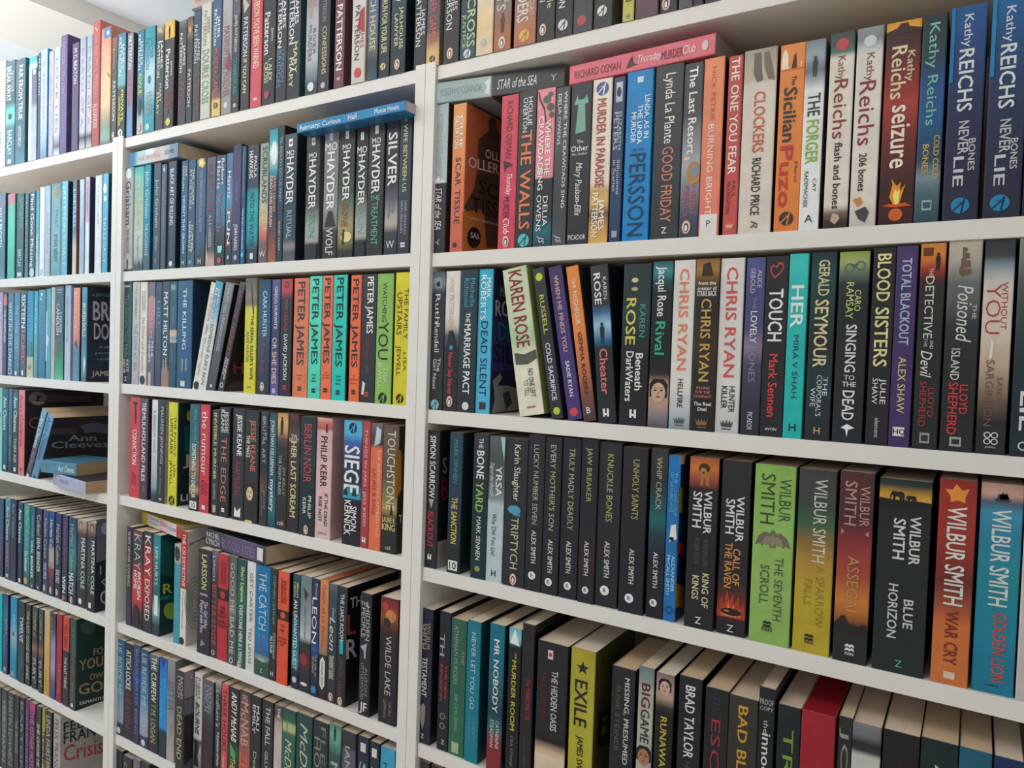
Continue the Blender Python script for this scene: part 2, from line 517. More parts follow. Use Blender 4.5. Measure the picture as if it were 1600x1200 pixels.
TABLE = r'''
12.4 7.9 1748.3 26.0 215.9 - R1 0|#aebfc0 0,#b4c4c6 .53,#34383e .53,#34373d 1|s:#35353a|.06 .5 .5 .3 #93a4a8 JOSEPH O'CONNOR;.56 .84 .5 .42i #eee STAR of the SEA;@P .49,.1 .525,.1 .525,.9 .5,.8 .515,.6 .48,.5 .5,.3 #e8ecea;.9 .95 .5 .25 #bbb Y|teal and black paperback titled star of the sea, near bookcase, top shelf
47.4 8.2 1748.3 22.9 211.5 - R1 0|#e0a060 0,#e8935a .3,#dc7a58 .6,#c9604e 1|s:#c8734a|.08 .3 .67 .22b #f4efe4 OLLIE;.08 .3 .35 .3b #f4efe4 OLLERTON;.36 .81 .5 .4 #3a3438 SCAR TISSUE;@o .95 .4 .16 #403538|orange paperback titled scar tissue, near bookcase, top shelf
130.5 8.4 1748.3 27.3 210.0 - R1 0|#cf4a5c 0,#d04a5e 1||.04 .41 .5 .34 #5a2a38 RICHARD OSMAN;@P .42,.2 .44,.6 .46,.8 .47,.4 .5,.3 .46,.25 #4a2a38;.51 .65 .6 .32i #f6ecec Thursday;.66 .8 .45 .36 #4a2a38 MURDER;.8 .9 .5 .34i #f6ecec Club;@pen .95 .5|crimson paperback, the thursday murder club, near bookcase, top shelf
158.5 8.8 1748.3 27.5 210.8 - R1 0|#3b3d42 0,#333539 1||.04 .22 .67 .24 #eee HOLLIE;.04 .26 .38 .26 #eee OVERTON;.25 .88 .5 .58b #ee8458 THE WALLS;@arr .95 .5 .32 #58c4c8 #23565c|charcoal paperback titled the walls, near bookcase, top shelf
187.3 8.2 1748.3 27.6 209.3 - R1 0|#e8909a 0,#e8909a .56,#2e3236 .57,#2e3a42 .8,#2a6a7a .9,#23444f 1|s:#2b3036|@P .01,.1 .06,.2 .12,.45 .2,.55 .26,.85 .27,.82 .21,.5 .13,.38 .07,.12 .02,.05 #3a4a40;@e .07 .55 .025 .22 #56645a;@e .12 .75 .025 .2 #4c5c50;@e .04 .75 .015 .15 #5c6a5e;@e .17 .82 .02 .14 #56645a;.2 .55 .68 .28b #f7f2f0 WHERE THE;.17 .54 .3 .28b #f7f2f0 CRAWDADS;.5 .64 .33 .26b #eee SING;.68 .87 .65 .26 #eee DELIA;.67 .9 .3 .26 #eee OWENS;.93 .98 .5 .3i #ddd JS|pink and black paperback titled where the crawdads sing, blossom above, near bookcase, top shelf
215.6 8.8 1748.3 21.1 207.3 - R1 0|#4a4d52 0,#55585c .3,#3f4348 .7,#50555a 1||.03 .76 .72 .22 #f0efe8 WHERE THE CRAWDADS SING;.04 .36 .3 .22 #f0efe8 DELIA OWENS;.93 .98 .5 .35i #ddd JS|grey paperback titled where the crawdads sing, plain grey copy, near bookcase, top shelf
240.1 6.1 1748.3 29.7 206.5 - R1 0|#33373c 0,#2e3237 1|s:#2e3034|@P .07,.3 .1,.35 .1,.65 .07,.75 .13,.85 .13,.68 .3,.75 .31,.25 .13,.35 .13,.15 #7fae9c;.35 .37 .5 .06u #eee The;.385 .42 .5 .1u #f4f4f0 Other;.43 .445 .5 .06u #ddd Mrs Walker;.49 .82 .5 .3i #f0efe8 Mary Paulson-Ellis;.94 .97 .5 .08u #eee PICADOR|black paperback titled the other mrs walker, near bookcase, top shelf
270.1 7.4 1748.3 27.0 207.5 - R1 0|#eadfd0 0,#eadfd0 .62,#c9a468 .68,#d9b070 .75,#7a5f4a .82,#c99a58 .9,#e0b060 1|s:#5f4a38|@arr .06 .5 .32 #4a5f98 #eadfd0;.12 .66 .5 .44b #b04a50 MURDER IN PARADISE;.73 .92 .68 .28b #f4efe4 JAMES;.69 .96 .33 .3b #f4efe4 PATTERSON|cream and gold paperback titled murder in paradise, near bookcase, top shelf
298.2 8.8 1748.3 15.8 206.3 - R1 0|#3a4a6a 0,#33466c .5,#2c466e .8,#2a4060 1||@r .03 .25 .15 .8 #b8c4cc;@e .09 .5 .03 .2 #333d4c;.21 .44 .68 .26 #c8d4dc ELIZABETH;.21 .44 .34 .34 #c8d4dc PETERS;.5 .71 .66 .24 #c8d4dc Silhouette;.5 .69 .33 .24 #c8d4dc in Scarlet;@r .93 .3 .97 .75 #9aa8b4|navy paperback titled silhouette in scarlet, near bookcase, top shelf
317.0 7.9 1748.3 34.8 209.0 - R1 0|#1484c4 0,#0f86cc 1||@r .035 .4 .07 .62 #cfe0ea;.15 .4 .8 .18b #e8f4fa LINDA, AS IN;.2 .43 .55 .18b #e8f4fa THE LINDA;.24 .42 .31 .18b #e8f4fa MURDER;.455 .47 .5 .05u #1d3f5c LEIF GW;.485 .97 .5 .6 #1d3f5c PERSSON|bright blue paperback titled linda, as in the linda murder, near bookcase, top shelf
354.1 8.7 1748.3 35.8 209.7 - R1 0|#3d4046 0,#36393f 1|s:#2d2f34|.05 .45 .55 .34 #ecebe6 Lynda La Plante;.47 .9 .53 .38 #df8a78 GOOD FRIDAY;.93 .965 .5 .08u #eee Z|charcoal paperback titled good friday, near bookcase, top shelf
391.5 6.3 1748.3 22.8 205.1 - R1 0|#40434a 0,#4a4d54 .3,#8b8f98 .45,#aab0b8 .58,#7d8494 .72,#3f4a64 .9,#3a4058 1||.02 .52 .5 .42b #f0efea The Last Resort;@e .545 .3 .012 .18 #e8c4a0;@e .63 .7 .065 .4 #b8863a;@e .62 .72 .04 .25 #8b8f98;.7 .86 .7 .25 #c05a64 HEIDI;.7 .88 .33 .25 #c05a64 PERKS;@pen .94 .4|slate paperback titled the last resort, a gold ring on its spine, near bookcase, top shelf
414.6 7.4 1748.3 24.3 207.1 - R1 0|#e99066 0,#e8896a .5,#e8806e 1|s:#2a2a2c|.05 .35 .5 .2 #b8604e NICK PETRIE;.37 .88 .46 .28 #f4e8dc BURNING BRIGHT;@r .875 .08 1 .92 #e4e2dc;.91 .945 .5 .07u #222 P|coral book burning bright, a white tag marked P at its foot, near case, top shelf
443.7 6.7 1748.3 16.2 204.4 - R1 0|#c2504a 0,#c2504c .3,#c8554e 1|s:#8f8880|.01 .66 .5 .55b #f1e6de THE ONE YOU FEAR;.7 .79 .68 .24 #5c2426 PAUL;.7 .88 .33 .24 #5c2426 PILKINGTON;@crown .95 .5 .3 #f0b090|red paperback titled the one you fear, near bookcase, top shelf
461.1 7.6 1748.3 36.4 207.2 - R1 0|#a89c8c 0,#b9ab98 .1,#c9bca8 .17,#ddd3c6 .19,#ddd3c6 1|s:#282a2d|@P .02,.3 .02,.5 .12,.55 .17,.6 .18,.42 .13,.3 #6f6258;@P .02,.6 .1,.62 .17,.75 .18,.95 .13,.9 .02,.75 #7c6e60;.23 .56 .52 .33b #c9624e CLOCKERS;.59 .9 .5 .26b #2f2d30 RICHARD PRICE;.93 .97 .5 .2i #554 R|cream paperback titled clockers, near bookcase, top shelf
500.9 7.7 1748.3 26.6 205.9 - R1 0|#e58a40 0,#e58a44 .13,#c95a38 .135,#e78b42 .145,#e4833e 1||@P .05,.08 .02,.2 .05,.3 .13,.35 .13,.05 #f0dcc0;@P .06,.55 .05,.62 .13,.66 .13,.45 #3a2420;@r .1 .82 .13 .86 #f0dcc0;.17 .22 .58 .16b #333436 The;.23 .52 .46 .5b #2e3436 Sicilian;.54 .87 .4 .5b #c8383a Puzo;.63 .74 .8 .1b #8c2c2c Mario;@arr .93 .5 .28 #3a3230 #d88440|orange paperback titled the sicilian, near bookcase, top shelf
527.8 6.0 1748.3 20.5 204.8 - R1 0|#7a828a 0,#9aa4aa .08,#6c7680 .16,#b4bcc0 .22,#e8eae8 .26,#eceeec 1|s:#5a5f62|@man .14 .5 .11 #2c3238;.28 .4 .52 .6b #383c3c THE;.42 .65 .5 .6b #8ab840 FORGER;.73 .8 .72 .18 #3a3c3c CAY;.69 .88 .3 .2 #3a3c3c RADEMACHER;.92 .96 .5 .1u #2a2c2c A|white paperback titled the forger, near bookcase, top shelf
552.7 6.7 1748.3 24.2 207.5 - R1 0|#3c4844 0,#44554f .06,#4f7568 .1,#e4dccf .13,#e4dccf .88,#7c6a5c .92,#3a2e28 .96,#2e2622 1||@o .06 .5 .26 #c04448;.12 .24 .5 .3 #8a3c40 Kathy;.24 .54 .5 .55 #8a3038 Reichs;.56 .9 .5 .3b #38302e flash and bones;@P .92,.4 .96,.3 .98,.5 .95,.7 .93,.6 #c9a898|cream paperback titled flash and bones, near bookcase, top shelf
578.8 6.8 1748.3 25.2 207.6 - R1 0|#8c9698 0,#7d8888 .06,#c4c8c6 .11,#e0dbd0 .14,#e2dcd0 .86,#c8c4be 1||@o .07 .5 .24 #c9cfd2;.13 .27 .55 .28 #8a3c44 Kathy;.27 .59 .48 .6 #8a2c38 Reichs;.63 .82 .42 .28b #3a3030 206 bones;@P .86,.1 .85,.4 .88,.5 .9,.3 #d08a50;@P .92,.2 .9,.6 .93,.75 .98,.6 .96,.35 #4a4642|pale grey paperback titled 206 bones, near bookcase, top shelf
606.2 8.7 1748.3 32.4 207.9 - R1 0|#d89a30 0,#e8a830 .04,#3a2420 .05,#4a2224 .12,#8c2c28 .3,#a83a30 .4,#6a2826 .6,#4a2220 .75,#3a1e1c .85,#4c1c18 .9,#34191a 1||@P .045,0 .03,.3 .01,.4 .01,.6 .03,.65 .045,1 .06,1 .06,0 #3a2420;.15 .3 .74 .2b #d8c8a0 Kathy;.12 .38 .4 .42b #e0d0a4 Reichs;.41 .72 .48 .42b #f0e8d4 seizure;@P .91,.45 .86,.3 .8,.38 .77,.34 .81,.5 .79,.62 .84,.58 .8,.75 .88,.62 .91,.58 #e8981c;@P .9,.47 .85,.4 .82,.48 .84,.52 .82,.6 .88,.58 .9,.55 #f8e478;@P .905,.1 .895,.3 .9,.5 .893,.75 .91,.95 .915,.5 #c8541c;@o .95 .5 .2 #d0642e|dark red paperback titled seizure, near bookcase, top shelf
639.2 8.3 1748.3 22.1 208.4 - R1 0|#26343c 0,#20404e .2,#24508a .35,#1f5c8c .5,#1d4c70 .6,#2c4c5a .7,#7a9098 .78,#4a6a74 .86,#2a4a54 1|s:#1c2228|.04 .53 .5 .4 #7cc4b0 Kathy Reichs;.58 .79 .78 .22b #c9a860 COLD COLD;.62 .76 .36 .24b #c9a860 BONES;@r .89 .3 .94 .7 #9ab0b4;@r .9 .35 .93 .65 #3a5a64|deep blue paperback titled cold cold bones, near bookcase, top shelf
664.2 6.5 1748.3 30.4 209.7 - R1 0|#1c5a94 0,#234e8c .1,#28355c .4,#2a2c48 .7,#262840 1|s:#1a2038|.04 .19 .5 .24 #d8e0e4 Kathy;.2 .49 .48 .4b #dce2e4 REICHS;.535 .69 .5 .28b #c9ccd0 NEVER;.7 .84 .4 .28b #c9ccd0 LIE;.62 .77 .75 .18b #c0c4c8 BONES;@arr .93 .5 .26 #1f86b4 #1c2c48;@r 0 0 .35 .12 #1d74b0|midnight blue paperback titled bones never lie, beside cold cold bones, near bookcase, top shelf
698.3 8.4 1748.3 31.0 210.9 - R1 0|#1f6aa0 0,#235a90 .1,#2a3c60 .4,#2a3048 .7,#262c40 1|s:#1a2038|.04 .2 .5 .24 #d8e0e4 Kathy;.21 .5 .48 .4b #dce2e4 REICHS;.55 .7 .5 .28b #c9ccd0 NEVER;.71 .85 .4 .28b #c9ccd0 LIE;.64 .78 .75 .18b #c0c4c8 BONES;@arr .93 .45 .26 #1f86b4 #1c2c48;@r 0 0 .35 .12 #2184bc|midnight blue paperback titled bones never lie, widest spine of the shelf, near bookcase, top shelf
730.3 6.4 1748.3 26.6 211.7 - R1 0|#26242c 0,#201f28 1||.1 .5 .5 .4 #aaa TIME|black paperback, no title in view, beyond bones never lie, near bookcase, top shelf
17.4 7.9 1519.3 25.0 202.2 - R2 0|#4c5760 0,#7a8890 .08,#34383e .16,#30343a 1||@P .05,.2 .04,.7 .12,.8 .12,.3 #8a97a0;@e .09 .5 .02 .14 #22262c;.16 .37 .5 .34 #dedfe0 Ruth;.37 .58 .5 .34 #dedfe0 Rendell;.62 .72 .7 .24 #dedfe0 The;.63 .85 .42 .24 #dedfe0 Girl Next;@arr .96 .5 .3 #8cc0c4 #3a6a70|charcoal paperback, the girl next door, near bookcase, second shelf
44.7 6.4 1519.3 25.5 202.0 - R2 0|#dcdad6 0,#dedbd6 .32,#c0b8b0 .4,#5a5c60 .46,#4a4a50 .52,#2e2c30 .56,#2c2a2e 1|s:#b9b9b6|.04 .4 .45 .3 #e8a890 JAMES PATTERSON;@P .43,.3 .42,.6 .5,.85 .56,.8 .56,.1 .5,.25 #2c3036;@r .53 .4 .56 .6 #3aa0c0;.58 .88 .5 .3b #d04a4a Never Say Never;@pen .93 .5|white and black paperback, a dark head in profile halfway down, near bookcase, second shelf
71.5 6.0 1519.3 29.3 202.8 - R2 0|#2c3f48 0,#2a3b44 .5,#282f36 1||.06 .26 .72 .26 #4aa0b4 Michelle;.06 .26 .38 .28 #4aa0b4 Richmond;.3 .37 .5 .26b #e8eaea THE;.38 .87 .5 .38b #eceeee MARRIAGE PACT;@o .955 .5 .2 #d8dcdc|slate paperback titled the marriage pact, near bookcase, second shelf
101.1 8.6 1519.3 24.1 202.9 - R2 0|#3aaec8 0,#4cb4d4 .4,#54b4dc 1|s:#22243f|.06 .2 .72 .3 #f0f8fa MARK;.04 .35 .36 .36 #f0f8fa ROBERTS;.36 .88 .5 .46 #1a3050 DEAD SILENT;@r .92 .3 .97 .75 #3a3c48|sky blue paperback titled dead silent, near bookcase, second shelf
177.0 6.6 1519.3 38.5 202.5 L-10.2 R2 0|#c8d4b0 0,#cdd8b8 .3,#a8c89c .5,#dcd8c0 .58,#e4dfca .7,#e4dfca 1|s:#94a85a|.02 .54 .5 .52b #8c2c3c KAREN ROSE;@P .57,.1 .59,.5 .57,1 .63,1 .66,.6 .65,.1 #5a5850;.69 .88 .66 .2b #5a5a54 NO ONE LEFT;.76 .87 .42 .18 #5a5a54 TO TELL;@r .94 .35 .95 .7 #c06a70|cream and green paperback titled no one left to tell, leaning, near bookcase, second shelf
226.9 6.6 1519.3 17.0 202.8 L-10.6 R2 0|#3c3e44 0,#34363c .4,#3c3450 .7,#30323a 1|s:#2a2a34|@o .06 .5 .32 #b4cc3c;.18 .44 .5 .38b #c4d454 RUSSELL;.5 .88 .5 .4b #e4e6e4 COLD SACRIFICE;@o .95 .55 .3 #b4cc3c|black paperback titled cold sacrifice, leaning, near bookcase, second shelf
250.5 8.9 1519.3 20.2 204.1 L-10.9 R2 0|#463c64 0,#4a3c78 .3,#4a3a78 1|s:#2c2844|.06 .56 .5 .3b #d8b4a4 WHEN HE FINDS YOU;.62 .85 .5 .28b #e4dcec SADIE RYAN;@o .95 .5 .28 #d84a54|purple paperback titled when he finds you, leaning, near bookcase, second shelf
273.1 8.6 1519.3 18.0 203.1 L-9.7 R2 0|#e08a44 0,#e68a48 .4,#c4744c .65,#7a5044 .85,#4a3a38 1|s:#2f3640|.08 .145 .5 .28 #f4e4cc THE;.165 .38 .5 .34b #f4e4cc NEIGHBOUR;.43 .83 .5 .3b #4a2c28 GEMMA ROGERS;.91 .95 .5 .12u #eee B|orange paperback titled the neighbour, leaning, near bookcase, second shelf
295.0 6.9 1519.3 24.7 201.1 L-5.7 R2 0|#3a3d42 0,#34373c .25,#3c6c94 .3,#9cc4dc .38,#2a6a94 .48,#1c3440 .52,#282a2e .58,#2a2c30 1|s:#15202c|.08 .22 .78 .2 #dcdcdc KAREN;.05 .25 .36 .36b #eee ROSE;@man .43 .5 .13 #22303c;.53 .82 .5 .44b #dc7878 Cheater;@H .935 .47 .17 #e8e8e8|black paperback titled cheater, near bookcase, second shelf
321.6 8.9 1519.3 36.8 200.9 - R2 0|#2c3a3a 0,#2a3a3c .2,#2a4448 .3,#243438 .4,#222428 .6,#222428 1|s:#1c2024|@e .1 .42 .015 .12 #d8c890;@e .155 .42 .012 .12 #b8b080;.21 .5 .32 .34b #d8cc64 ROSE;.25 .45 .74 .2 #5c9ca0 KAREN;.55 .78 .68 .26b #e8e8e4 Beneath;.54 .85 .34 .26b #e8e8e4 DarkWaters;@H .925 .52 .12 #e8e8e8|black paperback, beneath dark waters, near bookcase, second shelf
360.6 7.6 1519.3 25.5 202.3 - R2 0|#2a5a60 0,#3a8a90 .06,#1f4a50 .12,#22262a .2,#202226 .65,#3a3030 .68,#c4a090 .76,#b89484 .86,#8c8488 .92,#54545a 1||.03 .33 .5 .42b #e8e8e8 Jacqui Rose;.36 .56 .48 .46b #3cae8c Rival;@face .78 .5 .14 #caa890|black paperback titled rival, a woman's face low on the spine, near bookcase, second shelf
387.5 8.0 1519.3 26.3 202.7 - R2 0|#dcdad4 0,#dcdad4 .75,#b8c4c8 .9,#8c9ca4 1||.05 .65 .5 .42b #e4805c CHRIS RYAN;.7 .87 .5 .24b #2c2c2e HELLFIRE;@crown .95 .5 .28 #555c60|white paperback titled hellfire, near bookcase, second shelf
415.1 6.6 1519.3 27.7 202.8 - R2 0|#8a6434 0,#a87c3c .06,#6a4c28 .12,#2a2826 .2,#2a2826 .35,#3c3224 .5,#26262a .7,#242428 1||@P .03,.3 .02,.6 .1,.75 .1,.25 #3a2c20;.13 .15 .5 .05bu #f0ece4 from the;.16 .18 .5 .05bu #f0ece4 creator of;.185 .215 .5 .06bu #f0ece4 STRIKE BACK;.23 .71 .5 .42b #c9a45c CHRIS RYAN;.74 .755 .5 .045bu #d8826c KILLING;.765 .78 .5 .045bu #d8826c FOR THE;.79 .805 .5 .045bu #d8826c COMPANY;.83 .85 .5 .05bu #eee The Real;.86 .88 .5 .05bu #eee Deal;@crown .95 .5 .28 #8a6440|black and gold paperback titled killing for the company, near bookcase, second shelf
443.6 8.8 1519.3 27.5 202.5 - R2 0|#dad8d4 0,#dad8d4 .8,#c4c6c6 1|s:#8c8c8e|.05 .68 .5 .44b #d05a54 CHRIS RYAN;.73 .88 .68 .24b #2c2c2e HUNTER;.73 .86 .36 .24b #2c2c2e KILLER;@crown .95 .5 .28 #444a4e|white paperback titled hunter killer, near bookcase, second shelf
473.5 8.1 1519.3 20.9 201.8 - R2 0|#50548a 0,#4c4e7c .4,#8c7c98 .5,#4a4a60 .6,#38384a .8,#2c2c38 1||.07 .17 .72 .22 #c8c8d4 ALICE;.06 .2 .36 .24 #c8c8d4 SEBOLD;.22 .29 .5 .2 #8c88ac THE;.3 .48 .5 .34b #dcdce8 LOVELY;.5 .7 .5 .34l #9c98bc BONES;.87 .97 .5 .26 #ddd PICADOR|violet grey paperback titled the lovely bones, near bookcase, second shelf
494.9 8.9 1519.3 24.5 202.4 - R2 0|#2c2c30 0,#28282c 1||@P .125,.4 .09,.2 .06,.18 .045,.3 .055,.45 .035,.55 .035,.72 .06,.8 .09,.7 #b0484c;@P .113,.4 .086,.26 .063,.25 .056,.33 .068,.47 .048,.58 .047,.7 .062,.73 .084,.65 #2b2b2f;.18 .47 .5 .6b #ecebe8 TOUCH;.54 .89 .5 .38b #d4484c Mark Sennen;.95 .965 .5 .04bu #ddd AVON|black paperback titled touch, a heart at its head, near bookcase, second shelf
520.1 8.7 1519.3 20.3 204.0 - R2 0|#3cc4c0 0,#30bcb8 .3,#1cb8b0 1||.17 .4 .48 .62b #e8f4f2 HER;.44 .78 .5 .28 #1c4c50 MIRA V SHAH;.92 .96 .5 .1bu #1c3c40 H|turquoise paperback titled her, near bookcase, second shelf
543.5 6.9 1519.3 25.5 204.0 - R2 0|#223438 0,#1f4a50 .15,#22403f .25,#262b30 .5,#1f3a40 .7,#24282e 1|s:#1a2024|.04 .23 .52 .42b #d8cc9c GERALD;.25 .61 .48 .52b #dcd0a0 SEYMOUR;.66 .76 .75 .18 #d4d8d8 THE;.65 .87 .52 .2 #d4d8d8 CORPORAL'S;.72 .82 .28 .2 #d4d8d8 WIFE;.93 .965 .5 .1bu #c9a080 H|dark teal paperback titled the corporal's wife, near bookcase, second shelf
571.5 7.1 1519.3 29.6 203.3 - R2 0|#8ca04c 0,#9cac6c .05,#5a6c60 .12,#2a3438 .17,#22282c .3,#202a2e 1|s:#22262c|@oo .085 .35 .17 #5c6870;@oo .075 .7 .17 #5c6870;@P .07,.35 .065,.6 .07,.62 .08,.45 #4c5860;.2 .31 .66 .2 #d4dc88 CARO;.16 .35 .4 .24 #d4dc88 RAMSAY;.38 .63 .5 .34b #dfe2e0 SINGING;.645 .67 .5 .06bu #dfe2e0 TO;.68 .705 .5 .06bu #dfe2e0 THE;.725 .88 .5 .38b #dfe2e0 DEAD;@P .92,.3 .93,.45 .97,.5 .93,.55 .92,.75 .9,.5 #eceeee|dark green paperback titled singing to the dead, near bookcase, second shelf
604.2 6.5 1519.3 21.2 205.6 - R2 0|#26282c 0,#232529 1||.03 .27 .5 .58b #e4dc9c BLOOD;.3 .6 .5 .58b #e4dc9c SISTERS;.66 .79 .7 .24 #e4e4e4 JULIE;.66 .79 .34 .24 #e4e4e4 SHAW;.86 .96 .5 .2 #ccc element|black paperback titled blood sisters, near bookcase, second shelf
626.0 6.4 1519.3 19.4 206.4 - R2 0|#4a3a6c 0,#453468 .5,#443068 1||.06 .49 .5 .44b #b4c0d4 TOTAL BLACKOUT;.55 .83 .5 .36 #d4cc84 ALEX SHAW;@r .9 .2 .945 .75 #dcdcdc;.91 .935 .5 .06bu #222 HQ|purple paperback titled total blackout, near bookcase, second shelf
647.7 6.2 1519.3 22.2 207.7 - R2 0|#d08a3c 0,#dc8838 .05,#a83a28 .12,#4c2420 .17,#2a2c30 .22,#24272b 1||@man .09 .7 .09 #2a1c18;@P .02,.1 .06,.1 .06,.5 .02,.5 #6a3c1c;.12 .16 .45 .16 #d8d4c8 THE;.16 .46 .42 .34 #e0dccc DETECTIVE;.47 .51 .6 .14 #d8d4c8 AND;.46 .5 .36 .12 #d8d4c8 THE;.52 .65 .42 .44i #e4e0d4 Devil;.7 .84 .68 .24 #a83c40 LLOYD;.67 .89 .36 .26 #a83c40 SHEPHERD;@r .92 .3 .97 .7 #9a9a96;@r .93 .36 .96 .64 #333|black paperback titled the detective and the devil, near bookcase, second shelf
672.1 6.9 1519.3 28.4 209.0 - R2 0|#c4b8a8 0,#b4aca0 .08,#6c7070 .2,#585e60 .3,#30363a .4,#262a2e .6,#24272b 1|s:#1d1f24|@P .03,.42 .035,.56 .05,.56 .055,.46 .06,.62 .085,.64 .09,.44 .095,.66 .125,.68 .13,.4 .135,.7 .155,.7 .165,.6 .17,.42 .155,.34 .13,.34 .12,.38 .09,.38 .08,.42 .055,.42 #6c5c4c;.21 .48 .56 .46i #dcdcd4 Poisoned;.3 .37 .85 .12 #d4d4cc THE;.51 .66 .36 .26 #dcdcd4 ISLAND;.68 .82 .66 .24b #c83c40 LLOYD;.67 .92 .34 .28b #c83c40 SHEPHERD;@r .93 .3 .975 .65 #a8a8a4;@r .94 .36 .965 .6 #333|grey and black paperback titled the poisoned island, near bookcase, second shelf
702.7 7.8 1519.3 24.7 209.2 - R2 0|#34383c 0,#3e444a .08,#8c9ca8 .13,#d4ccc4 .2,#dccec0 .3,#d8cab8 .45,#c4ae98 .58,#6a5c50 .75,#2a2a2a .85,#262628 1|s:#1a1c22|.2 .42 .72 .2 #a84044 WITHOUT;.21 .44 .36 .5l #b4383e YOU;@P .46,.35 .48,.45 .55,.4 .56,.3 .5,.34 #e8e4dc;.64 .77 .7 .18 #7a5a48 SASKIA;.56 .87 .36 .26 #7a5a48 SARGINSON;@oo .91 .38 .12 #ddd;@oo .91 .62 .12 #ddd;@oo .94 .38 .12 #ddd;@oo .94 .62 .12 #ddd;.96 .97 .5 .04u #ccc piatkus|grey and buff paperback titled without you, near bookcase, second shelf
730.4 6.0 1519.3 27.1 209.1 - R2 0|#8c8c80 0,#5a6060 .2,#3a4a4c .35,#22343a .55,#1e2c32 1||.58 .7 .6 .2 #b03c40 THE;.7 .88 .5 .5b #dcdcdc LIE;@oo .95 .4 .16 #ccc|dark teal paperback titled the lie, near bookcase, second shelf
16.3 8.0 1285.3 24.1 204.2 - R3 0|#2c3138 0,#282c34 1|s:#202226|.04 .49 .52 .42b #eceae6 SIMON SCARROW;@P .5,.3 .5,.7 .53,.6 .57,.5 .53,.4 #b8b8b0;.59 .85 .5 .42b #c83c48 BLACKOUT;@H .92 .48 .14 #eee|black paperback titled blackout, near bookcase, third shelf
60.0 7.0 1285.3 23.1 204.0 - R3 0|#2c4450 0,#28404e .3,#2a3c54 .5,#243438 .65,#22282c 1|s:#1c3034|.05 .36 .5 .3 #3c98a8 MARK SENNEN;.46 .79 .5 .42b #d8c860 THE SANCTION;@r .91 .15 .98 .85 #e8e8e8;.92 .97 .5 .16bu #222 10|dark slate paperback titled the sanction, near bookcase, third shelf
102.4 6.9 1285.3 25.2 205.5 - R3 0|#33383c 0,#2c3236 .3,#1c3034 .6,#12383c .75,#183034 1||.03 .1 .5 .3 #e4e4e4 THE;.115 .31 .5 .48b #e8e8e6 BONE;.33 .54 .5 .48b #8cc474 YARD;.57 .87 .5 .28 #e4e4e4 MARK SENNEN;@e .93 .5 .02 .18 #8c9c50|dark teal paperback titled the bone yard, near bookcase, third shelf
127.8 8.5 1285.3 26.9 203.9 - R3 0|#5c6468 0,#4c5456 .15,#5c6468 .3,#7c888c .42,#b4c8cc .47,#bcced2 1||@P 0,.7 .17,.95 0,1 #a8c4cc;.2 .41 .66 .36b #dce4e4 YRSA;.18 .42 .26 .22i #dce4e4 Sigurdardottir;.53 .82 .45 .26 #33474c Why Did You Lie?;.92 .96 .5 .12bu #333 H|ice blue paperback titled why did you lie, near bookcase, third shelf
157.5 7.4 1285.3 34.3 203.7 - R3 0|#2e3036 0,#2a2c32 1||.04 .42 .53 .28 #dcdccc Karin Slaughter;@P .46,.2 .45,.6 .52,.75 .52,.4 .48,.3 #3c8cb8;@e .48 .45 .03 .3 #5aa0c0;.53 .88 .5 .34 #c8c49c TRIPTYCH;@pen .95 .5|black paperback titled triptych, near bookcase, third shelf
193.1 6.9 1285.3 25.1 211.1 - R3 0|#282b32 0,#2c2a2e .35,#282a32 .5,#24262e 1||.06 .57 .5 .3 #b8b49c LUCKY NUMBER SEVEN;.61 .82 .5 .28b #d4d4d0 ALEX SMITH;@o .9 .45 .22 #e8e8e8;.888 .912 .45 .12bu #222 R|black paperback titled lucky number seven, near bookcase, third shelf
219.0 7.4 1285.3 24.5 210.6 - R3 0|#282a30 0,#24262e 1||.05 .59 .5 .32 #b8b494 EVERY MOTHER'S SON;.65 .86 .5 .28b #d4d4d0 ALEX SMITH;@o .92 .45 .22 #e8e8e8;.908 .932 .45 .12bu #222 R|black paperback titled every mother's son, near bookcase, third shelf
245.0 8.1 1285.3 26.6 211.0 - R3 0|#26282e 0,#22242c 1||.06 .57 .52 .3 #b8b494 TRULY MADLY DEADLY;.64 .84 .5 .26b #d4d4d0 ALEX SMITH;@o .92 .5 .2 #e8e8e8;.908 .932 .5 .12bu #222 R|black paperback titled truly madly deadly, near bookcase, third shelf
273.6 6.2 1285.3 23.2 211.8 - R3 0|#26282e 0,#242430 .5,#34242c .7,#22222c 1||.05 .38 .5 .3 #b4b070 JAW BREAKER;.62 .83 .5 .26b #d4d4d0 ALEX SMITH;@o .92 .5 .2 #e8e8e8;.908 .932 .5 .12bu #222 R|black paperback titled jaw breaker, near bookcase, third shelf
297.1 8.9 1285.3 31.3 210.3 - R3 0|#2c2e34 0,#26282e 1|s:#1a1c20|.07 .48 .52 .26 #b4b070 KNUCKLE BONES;.6 .82 .5 .22b #d4d4d0 ALEX SMITH;@o .9 .45 .2 #e8e8e8;.888 .912 .45 .1bu #222 R|black paperback titled knuckle bones, near bookcase, third shelf
331.4 6.1 1285.3 32.6 207.1 - R3 0|#2c2c30 0,#25262c .4,#20212c 1|s:#15161a|.07 .43 .55 .26 #b0ac68 UNHOLY SAINTS;.61 .82 .5 .2b #d4d4d0 ALEX SMITH;@o .91 .45 .18 #e8e8e8;.898 .922 .45 .1bu #222 R|black paperback titled unholy saints, near bookcase, third shelf
